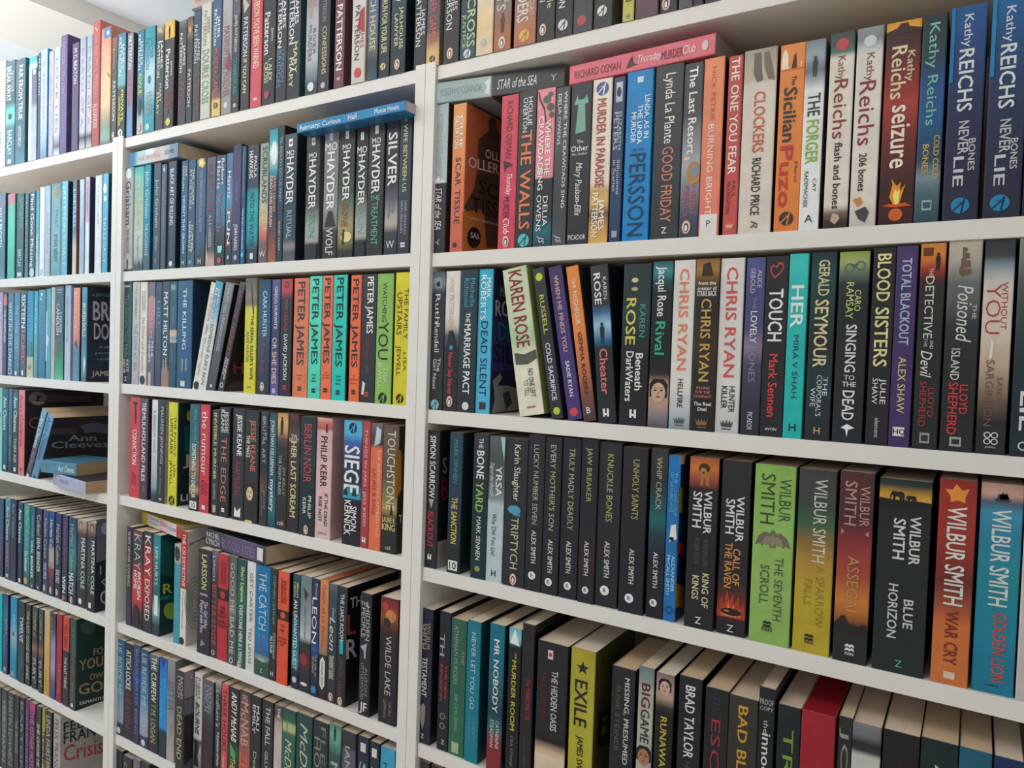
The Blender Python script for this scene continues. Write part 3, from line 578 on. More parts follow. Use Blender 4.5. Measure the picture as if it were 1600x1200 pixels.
367.4 8.2 1285.3 21.6 208.6 - R3 0|#3a3c3c 0,#2c3034 .2,#1f5a60 .36,#1f6a68 .42,#24404c .5,#22222e .65,#20202a 1||.05 .36 .52 .32 #b8b494 WHIP CRACK;.61 .82 .5 .26b #d4d4d0 ALEX SMITH;@o .91 .45 .22 #e8e8e8;.898 .922 .45 .12bu #222 R|black paperback titled whip crack, a teal band on it, near bookcase, third shelf
389.7 8.5 1285.3 15.4 202.0 - R3 0|#2274b8 0,#1c70b4 1|s:#2c3c58|.1 .36 .66 .24b #5ab4e4 THE COMFORT;.1 .34 .36 .24b #5ab4e4 OF SATURDAYS;@P .42,.4 .41,.8 .5,.9 .52,.3 #e8e8e0;@e .5 .5 .012 .2 #222;.6 .82 .7 .26b #a8d8ec ALEXANDER;.6 .84 .32 .26b #a8d8ec McCALL SMITH;@oo .93 .5 .3 #14406c|bright blue paperback titled the comfort of saturdays, near bookcase, third shelf
417.1 6.1 1285.3 34.9 203.3 - R3 0|#a85a30 0,#c8743c .06,#9c4a34 .13,#5a3024 .175,#262628 .18,#222326 1|s:#30201e|@P 0.165,0.388 0.165,0.464 0.121,0.496 0.121,0.561 0.163,0.593 0.163,0.680 0.109,0.690 0.078,0.712 0.050,0.669 0.040,0.550 0.050,0.431 0.078,0.377 0.109,0.388 #a8703c;@P 0.077,0.335 0.056,0.310 0.038,0.385 0.032,0.510 0.039,0.635 0.056,0.700 0.077,0.670 0.088,0.510 #4c2c1c;@e .078 .48 .02 .1 #b07c4c;@e .088 .48 .008 .05 #5c3820;.19 .44 .68 .26b #dcdcdc WILBUR;.2 .41 .32 .3b #dcdcdc SMITH;.47 .63 .66 .16b #555 WITH IMOGEN;.47 .62 .36 .16b #555 ROBERTSON;.67 .87 .7 .22b #d4cca4 KING OF;.69 .83 .36 .22b #d4cca4 KINGS;.93 .97 .5 .1u #ddd Z|black paperback titled king of kings, a lion at its head, near bookcase, third shelf
455.1 8.4 1285.3 33.4 203.1 - R3 0|#2c2d30 0,#262729 .7,#5c2c20 .78,#8c3c24 .83,#3c2424 .88,#242426 .95,#222225 1|s:#1a1b1d|.2 .46 .68 .26b #dcdcdc WILBUR;.22 .42 .34 .3b #dcdcdc SMITH;.5 .71 .62 .24b #d89450 CALL OF;.47 .73 .34 .24b #d89450 THE RAVEN;@P 0.900,0.000 0.836,0.020 0.860,0.100 0.780,0.150 0.828,0.250 0.740,0.350 0.804,0.450 0.756,0.550 0.820,0.620 0.772,0.750 0.836,0.820 0.804,0.930 0.868,1.000 0.900,1.000 #a83c28;@P 0.890,0.140 0.836,0.230 0.860,0.320 0.806,0.392 0.848,0.500 0.818,0.590 0.860,0.680 0.842,0.815 0.890,0.860 #d86838;@P 0.890,0.255 0.854,0.310 0.870,0.365 0.834,0.409 0.862,0.475 0.842,0.530 0.870,0.585 0.858,0.667 0.890,0.695 #f0a860;@e .865 .5 .022 .36 #2c1c1c;@e .862 .35 .006 .1 #c85c3c;.94 .98 .5 .1u #ddd Z|black paperback titled call of the raven, flames on its spine, near bookcase, third shelf
493.1 7.1 1285.3 44.2 202.6 - R3 0|#88b458 0,#90bc60 .3,#94b864 .7,#8cb45c 1|s:#5c7a3c|.07 .31 .76 .28 #3c4a34 WILBUR;.05 .33 .34 .34 #3c4a34 SMITH;@P 0.360,0.500 0.368,0.553 0.381,0.553 0.375,0.694 0.402,0.852 0.455,0.940 0.439,0.817 0.457,0.764 0.433,0.694 0.444,0.623 0.421,0.588 0.465,0.570 0.455,0.500 0.465,0.430 0.421,0.412 0.444,0.377 0.433,0.306 0.457,0.236 0.439,0.183 0.455,0.060 0.402,0.148 0.375,0.306 0.381,0.447 0.368,0.447 #6c6858;@P 0.385,0.500 0.391,0.534 0.399,0.534 0.395,0.623 0.413,0.724 0.448,0.780 0.438,0.702 0.449,0.668 0.434,0.623 0.441,0.578 0.426,0.556 0.455,0.545 0.448,0.500 0.455,0.455 0.426,0.444 0.441,0.422 0.434,0.377 0.449,0.332 0.438,0.298 0.448,0.220 0.413,0.276 0.395,0.377 0.399,0.466 0.391,0.466 #8c8468;.51 .86 .68 .2 #4a5a3c THE SEVENTH;.56 .78 .34 .22 #4a5a3c SCROLL;.91 .93 .45 .04bu #222 PAN;@pan .895 .45|light green paperback titled the seventh scroll, near bookcase, third shelf
540.5 7.7 1285.3 38.4 202.4 - R3 0|#3c3e3c 0,#404440 .1,#3c4c44 .2,#406444 .3,#8a6c3c .4,#b08c3c .5,#b8a030 .65,#b8a428 1|s:#4c4820|.05 .5 .6 .34 #d0ccbc WILBUR SMITH;.52 .85 .68 .22 #9c7c34 A SPARROW;.6 .74 .36 .2 #9c7c34 FALLS;.935 .95 .45 .04bu #222 PAN;@pan .92 .45|grey to mustard paperback titled a sparrow falls, near bookcase, third shelf
582.4 6.0 1285.3 33.3 204.2 - R3 0|#4c3030 0,#542c30 .1,#4c2830 .25,#8c3438 .38,#a84c34 .55,#c87c34 .68,#a8642c .75,#30282a .82,#262628 1|s:#1c1618|.07 .28 .75 .28 #b89484 WILBUR;.05 .28 .34 .34 #b89484 SMITH;@P .3,.1 .32,.2 .33,.1 #b89484;@P .3,.9 .32,.8 .33,.9 #b89484;.44 .73 .5 .34 #c08c5c ASSEGAI;@P 0.860,0.000 0.802,0.000 0.786,0.120 0.760,0.200 0.755,0.320 0.781,0.380 0.802,0.500 0.797,0.620 0.807,0.720 0.786,0.850 0.795,1.000 0.860,1.000 #2a2224;.945 .96 .5 .04bu #ddd PAN;@pan .925 .5 #ddd|maroon paperback titled assegai, a red sunset on its spine, near bookcase, third shelf
620.6 6.1 1285.3 47.8 200.9 - R3 0|#1e2828 0,#2c3a34 .03,#c49434 .08,#d4a044 .1,#1c2020 .125,#202828 .2,#1e2a2c 1|s:#16191b|@P 0.103,0.200 0.108,0.212 0.092,0.230 0.083,0.242 0.085,0.260 0.108,0.272 0.108,0.308 0.090,0.314 0.089,0.386 0.108,0.398 0.108,0.434 0.090,0.440 0.108,0.452 0.108,0.485 0.083,0.491 0.069,0.476 0.062,0.425 0.064,0.335 0.062,0.290 0.064,0.248 0.076,0.221 #1a1c1a;@P 0.109,0.500 0.112,0.509 0.100,0.522 0.093,0.531 0.095,0.544 0.112,0.553 0.112,0.579 0.098,0.584 0.098,0.636 0.112,0.645 0.112,0.672 0.098,0.676 0.112,0.685 0.112,0.709 0.093,0.713 0.083,0.702 0.078,0.665 0.079,0.599 0.078,0.566 0.080,0.535 0.088,0.515 #1a1c1a;@P .1,0 .107,.3 .103,.7 .108,1 .13,1 .13,0 #1b1e1c;.18 .43 .72 .2b #d4d8d4 WILBUR;.2 .41 .42 .22b #d4d8d4 SMITH;.61 .76 .66 .18b #c8ccc8 BLUE;.54 .82 .36 .18b #c8ccc8 HORIZON;.93 .965 .52 .08u #6cae9c Z|black paperback titled blue horizon, elephants against a sunset, near bookcase, third shelf
674.6 6.5 1285.3 32.1 206.3 - R3 0|#8c2c24 0,#a03428 .15,#9c3428 .3,#6c2824 .5,#9c5038 .62,#c86c38 .7,#d07438 .8,#cc7438 1|s:#2c1a1a|@P .02,.45 .05,.6 .04,.8 .08,.7 .11,.7 .1,.5 .11,.3 .08,.3 .05,.15 .05,.35 #e08c3c;.13 .61 .5 .5b #dcdcd4 WILBUR SMITH;.64 .9 .5 .34b #7a2c28 WAR CRY;@r .935 .35 .97 .65 #e0c4ac|red to orange paperback titled war cry, near bookcase, third shelf
709.8 8.9 1285.3 34.7 206.2 - R3 0|#b48c80 0,#c8a090 .05,#4c5c70 .09,#3c94b4 .14,#2a88a4 .25,#1c8898 .5,#1880a0 .8,#147898 1|s:#10302c|@P 0.075,0.300 0.085,0.363 0.085,0.657 0.073,0.720 0.075,0.628 0.048,0.619 0.070,0.670 0.038,0.594 0.073,0.560 0.075,0.544 0.043,0.531 0.068,0.577 0.035,0.502 0.070,0.460 0.075,0.451 0.050,0.439 0.070,0.476 0.045,0.409 0.073,0.376 #34363e;.12 .58 .52 .44b #d4d8d8 WILBUR SMITH;.61 .94 .6 .3b #c8504c GOLDEN LION;.955 .965 .5 .04u #14344a HARPER|turquoise blue paperback titled golden lion, near bookcase, third shelf
746.0 6.6 1285.3 31.8 205.1 - R3 0|#cfc8c4 0,#c8c0bc 1|s:#888|.3 .6 .5 .3 #444 RIVER|pale grey paperback, no title in view, past golden lion, near bookcase, third shelf
11.1 8.3 1020.1 26.7 203.1 - R4 0|#22283a 0,#20263a .4,#1f2638 1|s:#1b1f26|.1 .3 .72 .26 #a4a090 WILBUR;.11 .3 .4 .34b #a4a090 SMITH;.36 .65 .52 .34b #d8d8d4 TESTAMENT;@P .7,.5 .74,.25 .85,.35 .9,.5 .82,.65 .72,.65 #8c887c;.93 .96 .5 .12u #ddd Z|navy paperback titled testament, near bookcase, fourth shelf
50.3 8.8 1020.1 19.9 205.4 - R4 0|#1f242e 0,#1e222c 1|s:#15181c|.16 .32 .3 .4b #a8a8a0 TH;.38 .63 .7 .22b #b83c44 THE NEW;.38 .64 .3 .24b #b83c44 KINGDOM;@oo .75 .5 .24 #8c887c;@oo .82 .5 .24 #8c887c;.92 .95 .6 .12u #ddd Z|black paperback titled the new kingdom, near bookcase, fourth shelf
71.6 8.8 1020.1 27.4 199.5 - R4 0|#34604c 0,#2c5c4c .3,#2a6450 .6,#2c6a50 1|s:#1c3028|.05 .48 .35 .26 #8ca894 ATHENIAN MURDERS;.22 .32 .8 .18 #8ca894 THE;.54 .82 .5 .26i #8ca894 Jose Carlos Somoza;@r .9 .25 .98 .7 #a8b48c|green paperback titled the athenian murders, near bookcase, fourth shelf
101.3 7.0 1020.1 23.3 203.7 - R4 0|#147484 0,#0f7c94 .4,#0f7890 .7,#127c8c 1|s:#18464c|.08 .62 .5 .3 #c4d4d4 NEVER LET YOU GO;.67 .84 .68 .2 #4c9ca4 CHEVY;.67 .84 .34 .2 #4c9ca4 STEVENS|teal blue paperback titled never let you go, near bookcase, fourth shelf
139.7 7.1 1020.1 24.5 207.4 - R4 0|#0f6c84 0,#0e6c84 .25,#1c5064 .5,#143c4c .6,#146470 .7,#7c2c34 .78,#8c2430 1|s:#12303c|.1 .6 .5 .34b #dcdcd8 MR NOBODY;.65 .84 .7 .22 #d4d4d4 CATHERINE;.65 .84 .34 .22 #d4d4d4 STEADMAN|teal and crimson paperback titled mr nobody, near bookcase, fourth shelf
171.2 7.6 1020.1 19.7 207.9 - R4 0|#6ab4bc 0,#8cc4c8 .07,#12242c .12,#16191c .3,#16181c 1|s:#121416|@P 0,.5 .1,.1 .11,.9 #d8e8e8;.16 .2 .6 .14 #d8cc70 THE;.21 .68 .5 .34b #c8bc48 MURDER ROOM;.72 .92 .5 .18 #8c8c8c LISA STONE|black paperback titled the murder room, near bookcase, fourth shelf
192.1 8.3 1020.1 19.2 218.5 - R4 0|#25262a 0,#212226 1|s:#141517|.34 .6 .62 .34b #a82c34 The MARIONETTE;.7 .95 .5 .16i #555 John Milton|black paperback titled the marionette, near bookcase, fourth shelf
218.1 6.3 1020.1 45.6 202.2 - R4 0|#232528 0,#202226 .6,#1c1a1c .66,#c8a88c .72,#dcc8b0 .76,#d8c4ac 1|s:#16181a|@r .05 .35 .11 .52 #d8cccc;@e .08 .43 .015 .06 #c03c44;.18 .58 .6 .2b #c8c8c0 THE HIDDEN OASIS;.2 .52 .26 .16 #6c2830 PAUL SUSSMAN|black paperback titled the hidden oasis, near bookcase, fourth shelf
267.4 8.2 1020.1 35.2 203.6 - R4 0|#a89c2c 0,#b0a83c .2,#b4ac34 .6,#a8a030 1|s:#4c4a24|@star .12 .5 .26 #1f2020;.2 .5 .46 .5b #24241f EXILE;.56 .95 .5 .24b #24241f JAMES SWALLOW|mustard yellow paperback titled exile, near bookcase, fourth shelf
326.2 8.4 1020.1 31.3 193.7 - R4 0|#24262a 0,#202226 .7,#1c3034 .85,#1c5058 1|s:#16181a|.06 .63 .68 .2b #c8c8c4 MISSING, PRESUMED;.12 .56 .3 .18 #5c6060 SUSIE STEINER|black paperback titled missing, presumed, near bookcase, fourth shelf
362.2 8.6 1020.1 20.1 201.8 - R4 0|#6c7c7c 0,#8c9890 .1,#b0b0a4 .13,#b8b4ac .3,#a8a49c 1|s:#1c1c1e|.1 .25 .5 .55b #5c2428 BIG;.26 .47 .5 .55b #3c3c3c GAME;@face .55 .5 .12 #a87c5c|pale grey paperback titled big game, near bookcase, fourth shelf
385.9 6.1 1020.1 22.8 200.6 - R4 0|#7c6c64 0,#a08c84 .06,#b89c8c .14,#3c3430 .2,#1c1c1e .24,#1a1b1e 1|s:#141417|@face .08 .5 .1 #c8a898;.26 .78 .5 .34b #c8b83c RUNAWAY GIRL|black paperback titled runaway girl, a woman's face at its head, near bookcase, fourth shelf
413.9 8.8 1020.1 28.3 203.7 - R4 0|#222428 0,#1c1e22 1|s:#141417|.05 .48 .5 .4b #dcdcdc BRAD TAYLOR;.5 .95 .5 .3 #4c4e52 HUNTER KILLER|black paperback, bold white name above the word hunter, near bookcase, fourth shelf
447.0 6.3 1020.1 27.4 199.3 - R4 0|#222328 0,#1e1f24 1|s:#141417|.04 .16 .5 .26 #34363c THE;.18 .8 .5 .38 #9c343c ESCAPE|black paperback titled the escape, near bookcase, fourth shelf
474.8 7.0 1020.1 32.7 197.4 - R4 0|#38352f 0,#302e2a 1|s:#1a1917|.05 .7 .5 .32b #c89c34 BAD BLOOD|dark brown paperback titled bad blood, near bookcase, fourth shelf
507.9 7.8 1020.1 17.6 214.9 - R4 0|#1f2126 0,#1c1e22 1|s:#141417|.06 .09 .5 .05bu #a8a8a8 PROOF;.1 .12 .5 .05bu #a8a8a8 COPY;.17 .24 .5 .28 #c8c8c8 the;.24 .9 .5 .4b #dcdcdc innocent's story|black paperback titled the innocent's story, marked proof copy, near bookcase, fourth shelf
528.7 8.8 1020.1 24.6 200.4 - R4 0|#1d2528 0,#1a2024 1|s:#121416|.13 .8 .5 .42 #7c9c3c TROLL|black paperback titled troll, near bookcase, fourth shelf
554.2 7.0 1020.1 34.7 201.7 - R4 0|#a0202c 0,#a4242e 1|s:#7c1820 p:#a0202c|.3 1.2 .5 .4b #c8a8a8 COLD|red paperback, a box-like red top and the letters CO, near bookcase, fourth shelf
591.7 8.8 1020.1 13.8 204.7 - R4 0|#2c2c2a 0,#28282a 1|s:#1c1c1c|.06 .8 .5 .5 #98948c JOSEPH|black paperback, grey outlined letters, beside the red top, near bookcase, fourth shelf
605.8 7.6 1020.1 27.6 202.9 - R4 0|#7c7c80 0,#6c6c74 .06,#2c2830 .1,#383440 .14,#c8c8c0 .17,#c8c8c0 1|s:#888|.3 .5 .72 .16 #333 CAMILLA;.3 .5 .38 .16 #333 & ALAN|white paperback, a dark torn photo at its head, near bookcase, fourth shelf
635.2 6.9 1020.1 33.4 204.3 - R4 0|#1c1a1c 0,#1a181a 1|s:#121212|@P .12,.5 .2,.65 .34,.75 .2,.4 #34181a;@e .28 .5 .03 .18 #8c2c2c;@e .27 .5 .012 .16 #b84c3c|black paperback, no title in view, red lips on its spine, near bookcase, fourth shelf
669.7 7.0 1020.1 32.4 206.0 - R4 0|#16282a 0,#142426 1|s:#101818|@P .12,.4 .15,.7 .18,.45 #c0d0d0;@P .25,.1 .3,.05 .2,.3 #8ca0a0|dark green paperback, no title in view, pale glints on its spine, near bookcase, fourth shelf
703.2 6.5 1020.1 27.3 206.6 - R4 0|#1c5c74 0,#185468 1|s:#124050|.1 .5 .5 .36b #8cb4bc DEAD|teal paperback, DE in pale capitals, near bookcase, fourth shelf
732.1 6.2 1020.1 23.6 206.8 - R4 1|#16305c 0,#142c54 1|s:#101c34|.4 .8 .5 .3 #789 NIGHT|navy paperback, no title in view, beside the teal spine, near bookcase, fourth shelf
-784.9 6.4 1750.5 32.0 209.9 - M1 0|#5c98a4 0,#74a4a8 .06,#a8a8a8 .1,#a8a4a4 .8,#b4aeae .97,#2c2428 .98,#2c2428 1|s:#c4c0b8|@o .06 .5 .32 #d4dcdc;.13 .55 .5 .5 #2c2c30 Grisham;.59 .82 .5 .26 #444 THE ASSOCIATE;@man .93 .5 .1 #2a2628|grey paperback titled the associate, middle bookcase, top shelf
-751.1 8.1 1750.5 31.7 207.9 - M1 0|#38a8a0 0,#6cc0ac .1,#a0b8a4 .4,#b4c4b4 .6,#b4b8b4 .85,#3c4444 .95,#303838 1||.1 .6 .5 .44 #c4b48c JOHN GRISHAM;.66 .87 .5 .2 #667 The Litigators;@man .94 .6 .08 #333|mint green paperback titled the litigators, middle bookcase, top shelf
-719.1 9.0 1750.5 21.9 209.6 - M1 0|#1c8ca4 0,#1484a0 .5,#186c88 .75,#445464 .9,#3c4858 1|s:#0c5478|.06 .5 .5 .5 #c4e0e4 John Grisham;.55 .86 .5 .4b #c4d8e0 THE EXCHANGE|teal blue paperback titled the exchange, middle bookcase, top shelf
-682.3 6.5 1750.5 23.4 207.4 - M1 0|#38485c 0,#3a4254 .5,#303644 1||.15 .6 .5 .4 #c4c8cc John Grisham;.68 .82 .5 .36 #b8b4b8 Winter;@r .9 .3 .94 .6 #884444|dark slate paperback titled winter, beside a thin slate one, middle bookcase, top shelf
-656.3 6.1 1750.5 16.2 203.1 - M1 0|#48566a 0,#4c5464 .5,#3c3c50 1||@P .05,.3 .02,.6 .08,.7 .07,.5 #c8ccd0;.12 .6 .5 .28 #9c94a8 THE CURIOUS INCIDENT|slate blue book the curious incident, a crescent moon at its head, middle case, top shelf
-639.7 9.0 1750.5 26.8 206.8 - M1 0|#3c4a58 0,#2c3844 .5,#2a343e 1|s:#1c2c40|.07 .59 .5 .42b #dcdcd8 BLACK ART OF KILLING;.65 .9 .5 .26 #5a7484 MATTHEW HALL;@o .95 .5 .2 #ddd|dark grey paperback titled black art of killing, middle bookcase, top shelf
-594.6 7.6 1750.5 20.0 202.5 - M1 0|#28506c 0,#2c5c84 .5,#1c5478 .7,#2c4454 1||.05 .15 .72 .28b #c8d4dc SOPHIE;.05 .28 .36 .28b #c8d4dc HANNAH;.33 .86 .5 .36b #d0e4ec HAVEN'T THEY GROWN;.93 .97 .5 .14bu #ddd H|deep blue paperback titled haven't they grown, middle bookcase, top shelf
-572.1 7.2 1750.5 21.6 201.1 - M1 0|#2c5068 0,#34485c .5,#34586c 1||.08 .42 .7 .28b #c8ccc8 THE COUPLE;.08 .46 .36 .28b #c8ccc8 AT THE TABLE;.6 .84 .7 .28b #d8dcd8 SOPHIE;.57 .84 .36 .28b #d8dcd8 HANNAH;@o .84 .6 .14 #d8b848;.93 .97 .5 .14bu #ddd H|slate paperback titled the couple at the table, middle bookcase, top shelf
-547.8 6.7 1750.5 28.8 200.5 - M1 0|#3c5474 0,#44587c .4,#34486c .8,#2c343c .88,#262a30 1||@P 0,.4 0,.7 .05,.95 .09,.7 .07,.3 .02,.15 #d4bc5c;@o .04 .55 .14 #f0e08c;.11 .68 .55 .26 #a4a8bc THE MERCHANT'S DAUGHTER;.7 .9 .45 .22i #6c7480 Saskia Hope;.92 .97 .5 .16bu #ddd H|slate blue book the merchant's daughter, a yellow flower at its head, middle case, top shelf
-518.6 7.8 1750.5 26.3 199.7 - M1 0|#5c5460 0,#4c5468 .15,#405064 .5,#3c4454 .65,#54484c .85,#c4a490 .95,#b89888 1||.06 .5 .5 .4b #8c3c44 SILENT WIFE;.53 .82 .5 .3 #c8c8c8 A S A HARRISON;@P .7,.1 .85,.2 .95,.4 .92,.1 #c8b0a0|slate paperback, the silent wife, middle bookcase, top shelf
-491.4 8.5 1750.5 27.6 200.2 - M1 0|#2c4458 0,#385874 .1,#385878 .25,#2c84a8 .4,#306c94 .6,#343c44 .7,#22282c .85,#22262a 1||.03 .27 .7 .28b #dcdcdc Robert;.05 .3 .3 .36b #dcdcdc Harris;.35 .69 .45 .44b #b83c48 Munich;@P .82,.3 .82,.8 .88,.7 .88,.35 #8ce0dc;@o .95 .5 .2 #c84444|blue and black paperback, a red word down its middle, middle bookcase, top shelf
-460.4 7.4 1750.5 17.9 200.8 - M1 0|#4c6c9c 0,#4c6c98 .2,#5c90b4 .4,#4c6478 .6,#2c3440 .8,#2a3038 1||.16 .4 .5 .5b #e4e4e4 Harris;.5 .83 .5 .56b #b84c58 PUN;.52 .81 .5 .4b #e8e4e4 PUN;@o .93 .5 .2 #aab|blue paperback, three large red and white letters at its foot, middle bookcase, top shelf
-442.3 7.3 1750.5 23.0 213.3 - M1 0|#3c3454 0,#483868 .3,#443460 .7,#34304c 1|s:#28243c|.3 .48 .5 .28 #8c84a4 SHOREPOINT;.66 .88 .5 .4b #dcdce4 JOHN HARRIS;@o .94 .5 .2 #aab|purple paperback, bold white name at its foot, middle bookcase, top shelf
-416.1 6.2 1750.5 10.3 207.5 - M1 0|#2c4c6c 0,#2a4868 .5,#246894 .9,#1c5484 1||.05 .43 .5 .34 #7ca4bc CHARLAINE HARRIS;.53 .87 .5 .4b #c8dce4 MIDNIGHT CROSSROAD;@P .89,.5 .92,.9 .95,.5 .92,.1 #5cc0e0|narrow blue paperback titled midnight crossroad, middle bookcase, top shelf
-405.4 8.7 1750.5 30.9 208.0 - M1 0|#343844 0,#34384a .35,#1c8c94 .4,#20a0a8 .55,#1c8c98 .8,#2a3440 .88,#282c34 1||.05 .28 .36 .34b #dcdcdc HAWKINS;.1 .28 .74 .24b #dcdcdc PAULA;.4 .85 .5 .34 #1c4048 INTO THE WATER;@r .91 .4 .96 .68 #ddd|slate and teal paperback titled into the water, middle bookcase, top shelf
-367.9 6.1 1750.5 21.4 205.9 - M1 0|#8c9c90 0,#a4aca0 .3,#b8b49c .5,#dcc490 .63,#c8746c .75,#7c5c64 .85,#6c5460 1||.03 .5 .6 .55b #3c4844 SCRUBLANDS;.56 .7 .66 .22 #8c948c Chris;.55 .74 .3 .22 #8c948c Hammer;.9 .95 .5 .3u #dcdcdc W|sage and coral paperback titled scrublands, middle bookcase, top shelf
-346.2 7.5 1750.5 21.3 227.5 - M1 0|#1c8c9c 0,#48b4bc .1,#d4e8e4 .18,#2c94a4 .32,#3c3c5c .4,#3a3450 .6,#5c3c3c .75,#8c4c3c .9,#a05c44 1||@e .18 .6 .09 .35 #e0ecec;.35 .62 .72 .28b #d8a070 JAMES HAWES;.35 .73 .35 .3b #e4e0dc DEAD LONG ENOUGH|cyan and purple paperback titled dead long enough, middle bookcase, top shelf
-324.5 8.5 1750.5 14.5 231.3 - M1 0|#2c3438 0,#30404c .2,#2c3c54 .5,#243444 1|s:#1c2226|.08 .56 .5 .4 #a4b0c0 TIL DEATH DO US PART;.7 .92 .5 .26b #c4c8cc DANIEL HURST|dark slate paperback titled til death do us part, middle bookcase, top shelf
-305.9 6.4 1750.5 30.0 213.1 - M1 0|#48545c 0,#34464f .15,#2c3c44 .5,#2a4454 .7,#3c4c58 .83,#8c8484 .88,#4c545c .93,#5c5c64 1|s:#20262c|@r .04 .35 .1 .65 #e4e4e4;@e .07 .5 .012 .1 #a33;.13 .17 .5 .2bu #e4e4e4 MO;.18 .55 .5 .56b #e8e8e6 HAYDER;.6 .82 .5 .4 #a4bcc4 RITUAL|slate paperback titled ritual, middle bookcase, top shelf
-254.8 8.2 1750.5 31.7 208.8 - M1 0|#383c40 0,#343838 .3,#3c4040 .55,#9ca09c .75,#a4a4a0 .85,#2c2c2c .88,#26282a 1|s:#5c6064|@r .04 .4 .1 .65 #e4e4e4;@e .07 .52 .012 .08 #a33;.16 .2 .5 .2bu #e4e4e4 MO;.21 .6 .5 .5b #e8e8e6 HAYDER;.64 .82 .5 .42 #5ca484 SKIN;@P .9,.2 .87,.4 .88,.9 1,.9 1,.1 #242628|black and grey paperback titled skin, beside wolf, middle bookcase, top shelf
-213.4 8.8 1750.5 32.0 207.6 - M1 0|#8c8894 0,#84848c .2,#7c7c84 .4,#8c8c90 .6,#7c7c80 .75,#3c3a3c .78,#2c2a2c 1|s:#34343a|@r .02 .35 .08 .6 #d8d8dc;.1 .16 .5 .26bu #ececec MO;.17 .62 .5 .52b #f0f0f0 HAYDER;@P .63,.4 .63,.65 .7,.8 .75,.9 .75,.15 .68,.25 #2c2a2c;.76 .97 .5 .5 #dcdcdc WOLF|lilac grey paperback titled wolf, middle bookcase, top shelf
-178.9 7.9 1750.5 33.8 206.7 - M1 0|#3c443c 0,#2c342e .3,#3c4c3c .5,#64745c .6,#9c9468 .78,#8c8054 .86,#2c2c26 .95,#26282a 1||@r .03 .4 .09 .62 #dcdcdc;.13 .17 .5 .18bu #e8e8e8 MO;.18 .56 .5 .42b #ececec HAYDER;.58 .76 .45 .36 #9c4c44 GONE;@e .84 .6 .04 .35 #e4d48c;@man .84 .4 .12 #2c2a20|dark green paperback titled gone, middle bookcase, top shelf
-141.4 8.4 1750.5 24.6 202.6 - M1 0|#2c2a30 0,#343438 .3,#3a3c3c .5,#9c9e9c .72,#acaca8 .84,#2c2c2c .88,#26282a 1||@r .04 .35 .1 .62 #e4e4e4;.15 .2 .5 .24bu #e4e4e4 MO;.21 .6 .5 .54b #e8e8e6 HAYDER;.63 .82 .5 .44 #6cb494 SKIN;@P .9,.2 .87,.5 .88,.9 1,.9 1,.1 #242628|black and grey paperback titled skin, beside the treatment, middle bookcase, top shelf
-113.5 6.3 1750.5 31.9 208.0 - M1 0|#44464a 0,#34363a .3,#2c2f33 1||@r .04 .4 .1 .62 #e4e4e4;.13 .17 .5 .26bu #e8e8e8 MO;.18 .54 .5 .5b #ececec HAYDER;.555 .59 .5 .2bu #6cb49c THE;.6 .92 .5 .4 #6cb49c TREATMENT|black paperback titled the treatment, middle bookcase, top shelf
-78.5 7.3 1750.5 25.8 213.0 - M1 0|#30343a 0,#343840 .5,#5c6068 .6,#a4a09c .72,#b4aca0 .78,#3c444c .84,#30363c 1||.13 .51 .52 .66b #e8e8e6 SILVER;.58 .7 .66 .22 #6c7074 Chris;.58 .75 .36 .22 #6c7074 Hammer;.9 .95 .5 .3u #ddd W|slate paperback titled silver, middle bookcase, top shelf
-50.7 6.4 1750.5 22.6 210.5 - M1 0|#3c4450 0,#34404c .4,#3c3c48 .7,#343844 1||.02 .06 .5 .2 #c8c4a4 THE;.08 .56 .5 .34b #ccc88c WIFE BETWEEN US;.62 .86 .66 .2 #b8b8bc GREER HENDRICKS;.62 .85 .34 .2 #b8b8bc SARAH PEKKANEN;@pan .94 .5 #e8e8e8|slate paperback titled the wife between us, middle bookcase, top shelf
-788.8 8.5 1522.1 34.6 207.6 - M2 0|#2c4c60 0,#2c4454 .05,#1f4c4c .2,#1f4448 .6,#222c34 .85,#22262e 1||@r .035 .2 .05 .8 #b0c0b8;.12 .74 .5 .34 #6c9c84 The Secrets You Hide;.76 .88 .66 .26b #ccc KATE;.76 .89 .34 .26b #ccc HELM;.93 .97 .5 .14bu #eee Z|dark teal paperback titled the secrets you hide, middle bookcase, second shelf
-749.1 6.9 1522.1 24.8 206.3 - M2 0|#c4c0bc 0,#bcb8b8 .4,#a8b0b4 .7,#b4a8b0 .9,#b0a8ac 1||.03 .36 .5 .28 #6c6c6c MAX HENNESSY;.4 .87 .5 .4 #8494a0 THE LION AT SEA|grey paperback titled the lion at sea, middle bookcase, second shelf
-722.9 7.4 1522.1 23.5 205.6 - M2 0|#dcd6cc 0,#dad4ca 1||.09 .28 .66 .24 #8c8c84 HANNAH;.09 .28 .36 .24 #8c8c84 HENDY;.34 .88 .5 .34i #b06c60 The Dinner Lady Detectives;@o .95 .5 .38 #222|cream paperback titled the dinner lady detectives, middle bookcase, second shelf
-699.0 9.0 1522.1 23.9 205.1 - M2 0|#786478 0,#74607a .13,#c0909a .17,#b888a0 .3,#6c6080 .55,#645870 1||.14 .54 .5 .5b #c49484 MAYHEM;.57 .73 .7 .26b #e0dce0 PAUL;.57 .78 .34 .26b #e0dce0 HENKE;@r .87 .25 1 .6 #ccb0a8|mauve paperback titled mayhem, middle bookcase, second shelf
-672.3 8.6 1522.1 20.4 204.2 - M2 0|#2c4060 0,#3c4464 .06,#2c3c5c .1,#34506c .3,#3c4864 .6,#2c3854 1||.18 .44 .5 .5 #6c94b4 HILL;.56 .75 .5 .3 #54607c RECALLED|navy paperback, a four letter name in pale blue, middle bookcase, second shelf
